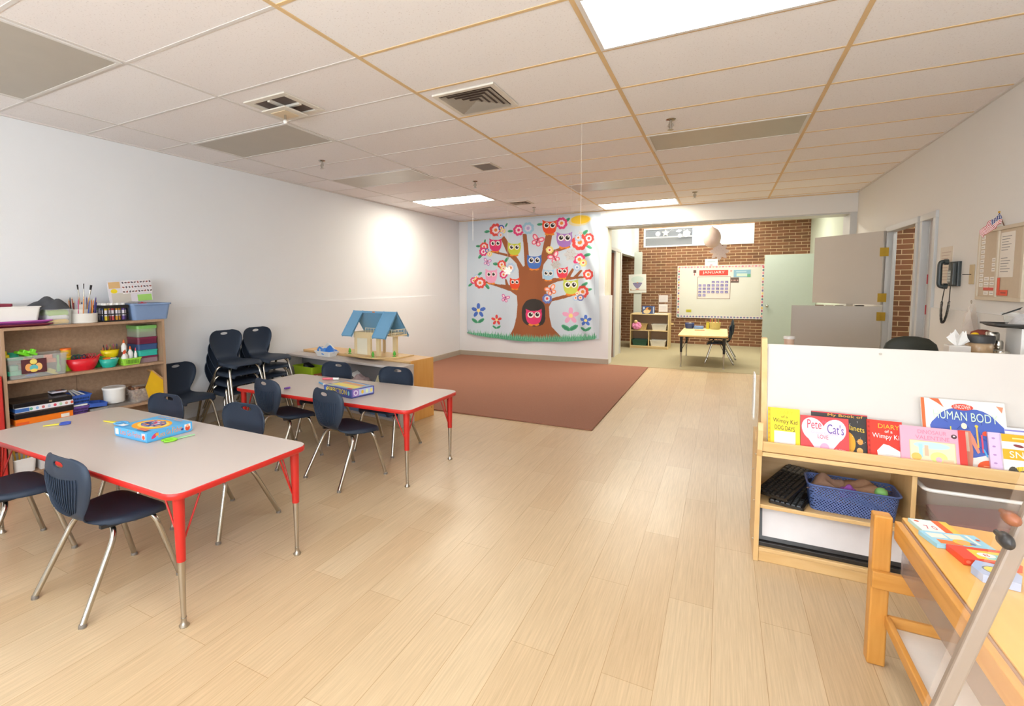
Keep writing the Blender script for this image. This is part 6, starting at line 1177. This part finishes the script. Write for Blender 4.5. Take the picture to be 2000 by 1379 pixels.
block('tray_rail', DX0+.045, DX0+.063, DY0+.055, DY1-.055, .165, .205, BEECH); block('tray_rail', DX1-.063, DX1-.045, DY0+.055, DY1-.055, .165, .205, BEECH); block('tray_end', DX0+.055, DX1-.055, DY1-.06, DY1-.042, .165, .205, BEECHX); block('tray_end', DX0+.055, DX1-.055, DY0+.042, DY0+.06, .165, .205, BEECHX)
block('tray_base', DX0+.063, DX1-.063, DY0+.06, DY1-.06, .150, .166, mat('tray_white', '#eeeae2', .4))
b = MB(); b.box(DX0+.082, DX0+.088, DY0+.06, DY1-.06, .38, .546, glass('smoky_panel', '#a8938a', .55, .2)); b.build('smoky_panel', t)
def dbox(name, label, cat, px, z, h, c, fn, top=True, grp=None):
    """flat box from its left-far, left-near and right-near top corners in the photograph"""
    A, B_, C_ = [atZ(x, y, z+h) for x, y in px]; e1 = C_-B_; e2 = A-B_; w, d = e1.length, abs(e2.dot(Vector((-e1.y, e1.x, 0)).normalized())); o = B_+e1/2+Vector((-e1.y, e1.x, 0)).normalized()*d/2
    t = thing(name, label, cat, (o.x, o.y, z), math.atan2(e1.y, e1.x), grp); b = MB(); b.box(-w/2, w/2, -d/2, d/2, 0, h, mat('cardbox_'+c[1:], c, .4, var=.02)); 
    b.M = Matrix.Translation((0, 0, h)) @ Matrix.Rotation(-PI/2, 4, 'X'); b.lay = 0; fn(b, w, d); b.M = Matrix.Translation((0, -d/2-.0002, 0)); b.lay = 0; return t, b, w, d
ZT = DZ+.001
t, b, w, d = dbox('card_game_box', 'white and orange flash card pack at the far end of the honey wood table', 'card box', ((1786, 1013), (1802, 1036), (1880, 1046)), ZT, .012, '#bfe0dc', lambda b, w, d: (b.R(-w*.48, w*.1, -d*.46, d*.46, '#f1ece8'), b.R(w*.1, w*.5, -d*.5, d*.5, '#ea6a34'), b.T('7 0', -w*.3, 0, -d*.3, d*.0, '#c23a44'), b.E(-w*.35, d*.3, .007, .007, '#e2603a'), b.R(w*.3, w*.5, -d*.5, d*.5, '#f0c452'))); b.build('carton', t)
t, b, w, d = dbox('card_game_box', 'light blue snap card game box on the honey wood table', 'card box', ((1808, 1037), (1830, 1062), (1945, 1074)), ZT, .014, '#9ccfe0', lambda b, w, d: (b.R(-w*.42, -w*.12, d*.02, d*.38, '#f3e8d8'), b.R(-w*.08, w*.2, d*.02, d*.38, '#f1e2c8'), b.P([(-w*.4, -d*.42), (-w*.38, -d*.1), (-w*.0, -d*.18), (-w*.02, -d*.46)], flat('#ee7e3c')), b.E(w*.05, -d*.2, w*.16, d*.22, '#efc04a', 20), b.E(w*.05, -d*.2, w*.10, d*.14, '#f0b070', 16), b.E(w*.2, -d*.28, w*.05, d*.08, '#7e7aa0'), b.R(w*.28, w*.34, -d*.3, d*.4, '#f0eadc'), b.E(w*.42, d*.1, .006, .006, '#d9503a'))); b.build('carton', t)
t, b, w, d = dbox('card_game_box', 'red card game box with CRAZY on its front edge', 'card box', ((1854, 1063), (1883, 1091), (1998, 1107)), ZT, .020, '#e5482c', lambda b, w, d: (b.R(-w*.2, w*.46, -d*.34, d*.3, '#ecc94a'), b.R(0, w*.3, -d*.3, d*.1, '#8fc9c4'), b.E(w*.05, -d*.02, w*.16, d*.16, '#f3ece4', 20), b.T('8', w*.0, w*.1, -d*.12, d*.08, '#c22f34')))
b.T('CRAZY 8', -w*.12, w*.4, .005, .015, '#efe2e6')
for k in range(3): b.E(-w*.42+k*.016, .011, .006, .005, '#ee7a5c')
b.build('carton', t)
t = thing('card_deck', 'oval stack of pale blue cards with a yellow picture on the honey wood table', 'card deck', (*atZ(1946, 1118, ZT+.02).xy, ZT), -.25); b = MB(); pts = [(.042*math.cos(a)*(1.18 if abs(math.cos(a)) > .8 else 1), .050*math.sin(a)) for a in [2*PI*k/24 for k in range(24)]]
b.prism([(-.052, -.005), (-.040, .045), (.030, .052), (.052, .01), (.044, -.048), (-.03, -.05)], 0, .024, mat('card_blue', '#a9bad8', .5, var=.03)); b.M = Matrix.Translation((0, 0, .024)) @ Matrix.Rotation(-PI/2, 4, 'X'); b.lay = 0; b.E(0, 0, .030, .026, '#5d6f7c', 20); b.E(0, 0, .026, .022, '#e8cf52', 20); b.E(.004, 0, .010, .010, '#efa050'); b.build('cards', t)
t = thing('card_game_box', 'red box with a cream label at the right edge of the honey wood table', 'card box', (.787, 1.60, ZT), -.55); b = MB(); b.box(-.05, .09, -.045, .075, 0, .045, mat('cardbox_e5582c', '#e0503c', .4)); b.M = Matrix.Translation((0, -.0455, 0)); b.lay = 0; b.P(rrect(.05, .034, .008, 3), flat('#e8d2b4')) if False else b.R(-.03, .03, .008, .037, '#e8d2b4'); b.M = Matrix.Translation((-.0503, .015, 0)) @ Matrix.Rotation(-PI/2, 4, 'Z'); b.lay = 0; b.R(-.035, .025, .008, .037, '#e8d2b4'); b.build('carton', t)
t = thing('paper', 'white cards lying beyond the red box near the right wall', 'paper', (.93, 2.2, ZT), .4); b = MB(); b.box(-.06, .06, -.08, .08, 0, .006, PAPER); b.build('sheet', t)
# clear acrylic easel standing between camera and table
t = thing('acrylic_easel', 'clear acrylic easel panel with a frosted bar and two knobs, closest to the camera', 'easel', (0, 0, 0))
YE = .60
pt, pb = Vector(atY(1919, 1132, YE)), Vector(atY(1820, 1365, YE)); d_ = (pt-pb).normalized()
bt_, bb = Vector(atY(2000, 1027, YE)), Vector(atY(1836, 1379, YE)); db = (bt_-bb).normalized()
top_l = pb+d_*.26; bot_l = pb-d_*((pb.z-.0)/d_.z)*1.0
bot_l = Vector((bot_l.x, YE, 0.0))
b = MB(); AC = glass('acrylic_sheet', '#e8c9ae', .07, .15)
q = [top_l, Vector((1.15, YE, top_l.z)), Vector((1.15, YE, .62)), pb-d_*((pb.z-.62)/d_.z)]
b.loft([[(p.x, YE+.004, p.z) for p in q], [(p.x, YE+.009, p.z) for p in q]], AC, False); b.build('clear_panel', t)
b = MB(); FB = glass('frosted_bar', '#8f7c6b', .85, .4); n_ = Vector((db.z, 0, -db.x)); e0 = bb-db*((bb.z-.0)/db.z); e1 = bt_+db*.10; w_ = .0060
b.loft([[tuple(e0+n_*s+Vector((0, y, 0))) for s, y in ((-w_, -.006), (w_, -.006), (w_, .003), (-w_, .003))], [tuple(e1+n_*s+Vector((0, y, 0))) for s, y in ((-w_, -.006), (w_, -.006), (w_, .003), (-w_, .003))]], FB); b.build('frosted_bar', t, bevel=.002)
b = MB(); e0r = Vector((1.14, YE, 0)); b.box(1.125, 1.15, YE-.006, YE+.003, 0, top_l.z, FB); b.build('rear_bar', t, bevel=.002)
for px, py, r, m, nm in ((1974, 1012, .0052, mat('brown_knob', '#8a5236', .4), 'brown knob'), (1963, 1055, .0046, mat('black_knob', '#2e2b29', .35), 'black knob')):
    p = atY(px, py, YE-.014); b = MB(); b.M = Matrix.Translation(p) @ Matrix.Rotation(PI/2, 4, 'X'); b.lathe([(r*.4, -.016), (r*.45, -.006), (r, -.004), (r*1.05, .004), (r*.8, .008), (0, .010)], (0, 0, 0), m, 10 if 'brown' in nm else 18, sy=1 if 'brown' in nm else 1.35); o = b.build('knob', t); o['label'] = nm
# ================================================================== RIGHT WALL
def wthing(name, label, cat, px, py, off=0., grp=None): p = atX(px, py, XR-off); return thing(name, label, cat, M=Matrix(((0, 1, 0, XR-off), (-1, 0, 0, p.y), (0, 0, 1, p.z), (0, 0, 0, 1))), group=grp)
# local frame on the right wall: X runs towards the camera, -Y sticks out into the room
DGR = mat('phone_grey', '#3b403f', .35, var=.04)
t = wthing('telephone', 'dark grey wall telephone with a curled cord on the right wall', 'telephone', 1868, 535)
b = MB(); b.prism(rrect(.19, .05, .01), -.10, .10, DGR); b.build('base_unit', t, bevel=.008)
b = MB(); b.box(-.03, .06, -.045, -.024, -.07, .03, mat('phone_silver', '#8a8e88', .35))
for r in range(4):
    for c in range(3): b.box(-.018+c*.024, -.002+c*.024, -.050, -.045, -.06+r*.022, -.046+r*.022, mat('phone_key', '#c9cbc4', .4))
b.build('keypad', t)
b = MB(); b.box(.045, .09, -.05, -.025, -.09, .09, DGR); b.build('side_module', t, bevel=.006)
b = MB(); b.tube(arc_path([(-.065, -.05, .105), (-.065, -.085, .10), (-.065, -.085, -.10), (-.065, -.05, -.105)], .03), .017, DGR, 12); b.tube([(-.065, -.035, .10), (-.065, -.06, .10)], .024, DGR, 14); b.tube([(-.065, -.035, -.10), (-.065, -.06, -.10)], .024, DGR, 14); b.build('handset', t)
b = MB(); n = 260; base = arc_path([(-.055, -.05, -.11), (-.085, -.06, -.30), (-.03, -.06, -.44), (.05, -.05, -.30), (.03, -.04, -.10)], .16, 14)
def along(f): 
    k = f*(len(base)-1); i = min(int(k), len(base)-2); return base[i].lerp(base[i+1], k-i)
b.tube([along(k/n)+Vector((.0065*math.cos(k*1.5), .0065*math.sin(k*1.5), .003*math.cos(k*1.5))) if 14 < k < n-14 else along(k/n) for k in range(n+1)], .0034, BLACKM, 6); b.build('cord', t)
t = wthing('wall_plate', 'beige wall plate beside the telephone', 'wall plate', 1899, 536); b = MB(); b.box(-.04, .04, -.006, 0, -.075, .075, mat('beige_plate', '#c9b287', .4)); b.build('plate', t, bevel=.002); b = MB(); b.tube([(0, -.006, 0), (-.05, -.02, 0), (-.08, -.03, 0)], .003, BLACKM, 6); b.build('plug_wire', t)
t = wthing('paper', 'yellowed paper notice behind the telephone', 'paper', 1850, 521); b = MB(); b.box(-.16, .11, -.003, 0, -.17, .17, mat('old_paper', '#ddd2c2', .8)); b.M = Matrix.Translation((0, -.0033, 0)); b.lay = 0
for k in range(10): b.R(-.13, .08-.03*(k % 3), .12-k*.026, .126-k*.026, '#bfa698')
b.build('sheet', t)
t = wthing('bulletin_board', 'cream framed notice board with slips and a typed sheet on the right wall', 'notice board', 1952, 522); FR = mat('cream_frame', '#cfc0a8', .5); PB = mat('board_beige', '#c9b69c', .7, var=.05, scale=40)
y0, y1 = -.245, .36; z0, z1 = -.205, .25
b = MB(); b.box(y0, y1, -.02, 0, z0, z1, PB); b.build('panel', t)
for nm, a in (('frame', (y0-.02, y1+.03, z1, z1+.025)), ('frame', (y0-.02, y1+.03, z0-.025, z0)), ('frame', (y0-.02, y0, z0, z1)), ('frame', (y1, y1+.03, z0, z1)), ('mullion', (.02, .045, z0, z1))): b = MB(); b.box(a[0], a[1], -.03, 0, a[2], a[3], FR); b.build(nm, t, bevel=.003)
def slip(x, z, w, h, c='#ece6de', lab='white name slip pinned on the notice board', fn=None, nm='name_slip', grp='name slips on the notice board'):
    q = thing(nm, lab, 'paper slip', M=t.matrix_world @ Matrix.Translation((x, -.0225 if nm == 'red_strip' else -.0205, z)), group=grp); b = MB(); b.box(0, w, -.0012, 0, 0, h, flat(c)); b.M = Matrix.Translation((0, -.0014, 0)); b.lay = 0
    (fn or (lambda b: b.R(w*.15, w*.8, h*.4, h*.55, '#9a8f88')))(b); b.build('slip', q)
for k in range(11): slip(y0+.012, z1-.045-k*.034, .058, .026)
for k in range(3): slip(-.05, .04-k*.034, .055, .026)
for k in range(4): slip(-.155+.0*k, z1-.33-k*.032 if False else z0+.012+k*.034, .07, .026)
for k in range(4): slip(-.065, z0+.012+k*.034, .07, .026)
slip(.058, -.07, .19, .30, '#e6ddd0', 'large typed sheet pinned on the right half of the notice board', lambda b: [b.R(.02, .02+.13-.02*(k % 3), .27-k*.018, .2745-k*.018, '#8a8480') for k in range(14) if k not in (6, 7)], 'notice_sheet', None)
slip(.05, z0+.012, .035, .12, '#e2502f', 'upright orange-red strip on the notice board', lambda b: None, 'red_strip', None); slip(.088, z0+.012, .11, .038, '#e2502f', 'level orange-red label at the bottom of the notice board', lambda b: b.R(.02, .09, .014, .024, '#a83a2a'), 'red_strip', None)
slip(-.155, z0+.045, .16, .020, '#d8483a', 'thin red strip among the name slips', lambda b: None, 'red_strip', None)
t = wthing('flag', 'small American flag on a stick above the notice board', 'flag', 1969, 447); b = MB(); b.tube([(.0, -.004, -.03), (.005, -.05, .11)], .003, mat('flag_stick', '#6a4a34', .5), 6); b.ball((.005, -.05, .115), .007, BRASS, 8); b.build('stick', t)
b = MB(); n, m_ = 26, 13; RDF, WHF, BLF = flat('#b8323c'), flat('#ece4de'), flat('#30386a')
def fp(u, v): return (.004+.010*math.sin(u*11+v*3)-.02*u, -.048-.085*u+.014*v+.004*math.sin(u*9+v*4), .108-.110*u-.070*v*(1-.30*u)+.004*math.sin(u*16))
for i in range(n):
    for j in range(m_):
        q = [fp(i/n, j/m_), fp((i+1)/n, j/m_), fp((i+1)/n, (j+1)/m_), fp(i/n, (j+1)/m_)]; b.add(q, [(0, 1, 2, 3)], BLF if (i < 10 and j < 7 and not (i % 2 and j % 2)) else (WHF if (i < 10 and j < 7) or j % 2 else RDF), True)
b.build('flag_cloth', t)
t = wthing('plastic_bag', 'clear plastic bag hanging from a hook below the notice board', 'bag', 1902, 620, .03); b = MB(); BG = glass('bag_film', '#e3d8d2', .42, .25)
pts = [(.0, .10), (.06, .0), (.09, -.10), (.0, -.24), (-.04, -.25), (-.12, -.10), (-.06, .02)]
rr = random.Random(8); k_ = len(pts)
b.add([(x, -.02-.015*rr.random(), z) for x, z in pts]+[(0, -.06, -.08)], [(i, (i+1) % k_, k_) for i in range(k_)], BG); b.add([(x, .0, z) for x, z in pts], [tuple(range(k_))], BG); b.build('film', t)
b = MB(); b.tube([(.012*math.cos(a), -.02, .115+.012*math.sin(a)) for a in [2*PI*k/12 for k in range(13)]], .002, STEEL, 5, cap=False); b.build('hook', t)
# ================================================================== CLUTTER BEHIND THE WHITE PANEL
t = thing('cabinet', 'grey counter-height cabinet hidden behind the white panel, under jars and boxes', 'cabinet', (1.02, 3.62, 0)); b = MB(); GC = mat('cabinet_grey', '#a9a49c', .5); b.box(0, .62, 0, .70, 0, .985, GC); b.build('cabinet_body', t, bevel=.004); b = MB(); b.box(-.01, .64, -.01, .71, .985, 1.005, mat('counter_top', '#cbbfae', .4)); b.build('countertop', t, bevel=.004)
b = MB(); b.box(.02, .30, -.015, 0, .05, .96, GC); dd = b.build('door', t, bevel=.003); b = MB(); b.tube([(.27, -.03, .5), (.27, -.03, .6)], .006, STEEL); b.tube([(.27, -.03, .51), (.27, -.015, .51)], .004, STEEL, 6); b.tube([(.27, -.03, .59), (.27, -.015, .59)], .004, STEEL, 6); b.build('handle', dd)
ZC = 1.006
p = atZ(1911, 690, ZC+.03); t = thing('jar', 'clear wide jar with a black lid behind the white panel', 'jar', (1.262, 3.86, ZC)); b = MB(); b.lathe([(.052, 0), (.057, .008), (.057, .095), (.050, .105)], (0, 0, 0), glass('jar_plastic', '#d8b48a', .6), 24); b.build('jar_body', t); b = MB(); b.lathe([(.061, .105), (.062, .112), (.062, .140), (.058, .145)], (0, 0, 0), mat('dark_lid', '#3d3b3a', .5), 24); b.build('lid', t)
t = thing('pincushion', 'dark red felt hat shape behind the black-lidded jar', 'cushion', (1.31, 3.98, ZC)); b = MB(); b.lathe([(.05, 0), (.052, .12), (.045, .155), (.02, .168), (0, .17)], (0, 0, 0), mat('dark_red_felt', '#7a3626', .9), 18); b.build('cushion_body', t)
t = thing('ball', 'small bright yellow ball behind the black-lidded jar', 'ball', (1.275, 3.955, ZC+.13)); b = MB(); b.ball((0, 0, 0), .024, mat('bright_yellow', '#efc21e', .4), 12); b.build('ball_body', t)
t = thing('tissue_box', 'tissue box with crumpled white tissues behind the white panel', 'tissue box', (1.155, 3.80, ZC)); b = MB(); b.box(-.045, .045, -.04, .04, 0, .09, glass('tissue_carton', '#e6e0da', .9)); b.build('carton', t, bevel=.003)
b = MB(); rr = random.Random(14)
for k in range(6):
    a = k*1.1; b.add([(0, 0, .08), (.05*math.cos(a), .03*math.sin(a), .11+.03*rr.random()), (.03*math.cos(a+.6), .03*math.sin(a+.6), .15+.03*rr.random()), (.045*math.cos(a+1.2), .03*math.sin(a+1.2), .12)], [(0, 1, 2), (0, 2, 3)], mat('tissue', '#f2eee8', .9))
b.build('tissue', t, solid=.001)
t = thing('wood_block', 'flat wooden block with an orange end behind the white panel', 'block', (1.075, 3.70, ZC)); b = MB(); b.box(-.035, .0, -.02, .02, 0, .062, mat('orange_end', '#dfa030', .5)); b.box(.0, .06, -.02, .02, 0, .062, mat('block_tan', '#cfb98c', .6)); b.build('block_body', t, bevel=.002)
for k, (x, y, z, r, h, lab) in enumerate(((1.345, 3.83, 0, .034, .065, 'fat silver jar in front of the stacked metal tins'), (1.352, 3.90, .066, .020, .05, 'small silver jar on top of the metal tins'), (1.33, 3.93, .0, .03, .11, 'tall metal tin behind the fat silver jar'), (1.335, 3.93, .111, .03, .05, 'metal tin just beneath the black tray'))):
    q = thing('metal_tin', lab, 'tin', (x, y, ZC+z)); b = MB(); b.lathe([(r*.9, 0), (r, h*.1), (r, h*.8), (r*.8, h)], (0, 0, 0), CHROME if k != 3 else STEEL, 20); b.build('tin_body', q)
t = thing('file_organizer', 'grey-green file organizer with a white edge at the right frame edge', 'organizer', (1.50, 3.80, ZC)); b = MB(); b.box(-.065, .12, 0, .16, 0, .19, mat('grey_green', '#98a39a', .5)); b.build('organizer_body', t, bevel=.003); b = MB(); b.box(-.10, -.0655, -.01, .16, 0, .19, WHITEP); b.build('white_edge', t, bevel=.002)
b = MB(); b.M = Matrix.Translation((0, -.0006, 0)); b.lay = 0
for k in range(3): b.R(-.02+k*.012, -.015+k*.012, .05, .10, '#5f6864')
b.build('slots', t)
t = thing('tray', 'thin black tray lying on the file organizer and tins', 'tray', (1.47, 3.88, ZC+.195)); b = MB(); tray(b, .34, .20, .02, mat('black_tray', '#35322e', .5), .9, .02); b.build('tray_body', t)
t = thing('storage_bin', 'clear bin of silver and white trinkets on the black tray', 'bin', (1.49, 3.90, ZC+.20)); b = MB(); tray(b, .22, .15, .07, CLEAR, .9, .02); b.build('bin_body', t); b = MB(); crumple(b, .18, .12, .08, mat('trinkets', '#cfc6c4', .35, .4, var=.4, scale=50), 44); b.build('contents', t)
t = thing('comb', 'black comb sticking up out of the clear trinket bin', 'comb', (1.40, 3.88, ZC+.27)); b = MB(); b.loft([[(-.05, 0, -.012), (-.05, .006, -.012), (-.045, .006, -.004), (-.045, 0, -.004)], [(.02, 0, .02), (.02, .006, .02), (.03, .006, .034), (.03, 0, .034)]], BLACK); b.build('comb_body', t)
t = thing('office_chair', 'black padded office chair whose back rises behind the white panel', 'chair', (1.24, 4.75, 0)); BF = mat('black_leatherette', '#34372f', .55, var=.15, scale=30, bump=.3, bscale=60)
b = MB(); b.lathe([(.0, .50), (.15, .50), (.20, .53), (.20, .58), (.15, .62), (0, .63)], (0, 0, 0), BF, 24, sy=.9, cap=False); b.build('seat', t)
b = MB(); n = 24; b.loft([[(.165*s*math.cos(2*PI*k/n), .17+.05*s2*math.sin(2*PI*k/n), z) for k in range(n)] for z, s, s2 in ((.66, .55, .6), (.70, .85, 1), (.80, 1, 1.1), (.92, 1., 1.1), (.99, .88, 1), (1.03, .62, .7), (1.045, .25, .3))], BF, True); b.build('backrest', t)
b = MB(); b.tube([(0, 0, .1), (0, 0, .5)], .025, STEEL, 12); b.build('gas_lift', t)
b = MB(); b.box(-.02, .02, .02, .19, .46, .49, BLACK); b.box(-.02, .02, .175, .19, .49, .70, BLACK); b.build('back_bracket', t)
for k in range(5):
    a = 2*PI*k/5+.3; b = MB(); b.tube([(0, 0, .12), (.24*math.cos(a), .24*math.sin(a), .075)], .018, BLACK, 8, r1=.012); l = b.build('base_leg', t); b = MB(); b.M = Matrix.Translation((.24*math.cos(a), .24*math.sin(a), .028)) @ Matrix.Rotation(PI/2, 4, 'X'); b.lathe([(.026, -.012), (.028, 0), (.026, .012)], (0, 0, 0), BLACKM, 14); b.build('caster', l)
t = thing('tub', 'small white lidded tub by the lower door leaf, behind the white panel', 'tub', (*atY(1541, 672, 4.9).xy, 0)); p = atY(1541, 657, 4.9); ZQ = p.z-.09
b = MB(); b.lathe([(.032, ZQ), (.036, ZQ+.07)], (0, 0, 0), mat('tub_rosy', '#d9bca8', .4), 18); b.build('tub_body', t); b = MB(); b.lathe([(.040, ZQ+.07), (.040, ZQ+.088), (.036, ZQ+.092)], (0, 0, 0), WHITEP, 18); b.build('lid', t)
q = thing('stool', 'round stool carrying the small white tub, hidden by the white panel', 'stool', (*atY(1541, 672, 4.9).xy, 0)); b = MB(); b.lathe([(.13, ZQ-.025), (.14, ZQ-.02), (.14, ZQ-.001)], (0, 0, 0), MAPLE, 20); b.build('seat', q)
for k in range(3): a = 2*PI*k/3; b = MB(); b.tube([(.14*math.cos(a), .14*math.sin(a), 0), (.09*math.cos(a), .09*math.sin(a), ZQ-.02)], .014, MAPLEZ, 8); b.build('leg', q)
t = thing('storage_bin', 'jumbled books and boxes on a ledge behind the lower door leaf', 'box', (1.22, 7.86, 1.06)); 
b = MB(); rr = random.Random(21)
for k in range(6): x = -.28+k*.1; b.box(x, x+.08, -.04, .04, 0, .095+.02*rr.random(), flat(('#e6e2da', '#8a6a4a', '#d8d0c0', '#5a4a3a', '#cbb894', '#3a3028')[k]))
b.build('box_body', t)
q = thing('side_table', 'tall narrow table behind the lower door leaf', 'table', (1.22, 7.86, 0)); b = MB(); b.box(-.33, .33, -.10, .10, 1.035, 1.058, MAPLE); b.build('tabletop', q)
for sx in (-1, 1):
    for sy in (-1, 1): b = MB(); b.box(sx*.30-.015, sx*.30+.015, sy*.08-.012, sy*.08+.012, 0, 1.035, MAPLEZ); b.build('leg', q)
# ================================================================== LIGHT, WORLD, VIEW
w = bpy.data.worlds.new('world'); SC.world = w; w.use_nodes = True
bg = w.node_tree.nodes['Background']; bg.inputs['Color'].default_value = (.86, .93, 1, 1); bg.inputs['Strength'].default_value = 1.3
m = mat('tube_lamp', '#ffffff', .5, var=0, emit='#fff8ea', es=14)
t = thing('fluorescent_light', 'long bright tube light fixed above the high window', 'ceiling light', (-.62, 12.95, 2.86))
b = MB(); b.box(-1.2, 1.2, -.06, .06, 0, .06, WHITEP); b.build('housing', t); b = MB(); b.box(-1.18, 1.18, -.05, .05, -.03, 0, m); b.build('tube', t)
SC.view_settings.view_transform = 'Standard'; SC.view_settings.look = 'None'; SC.view_settings.gamma = 1; SC.view_settings.use_curve_mapping = False
SC.view_settings.exposure = EXPO
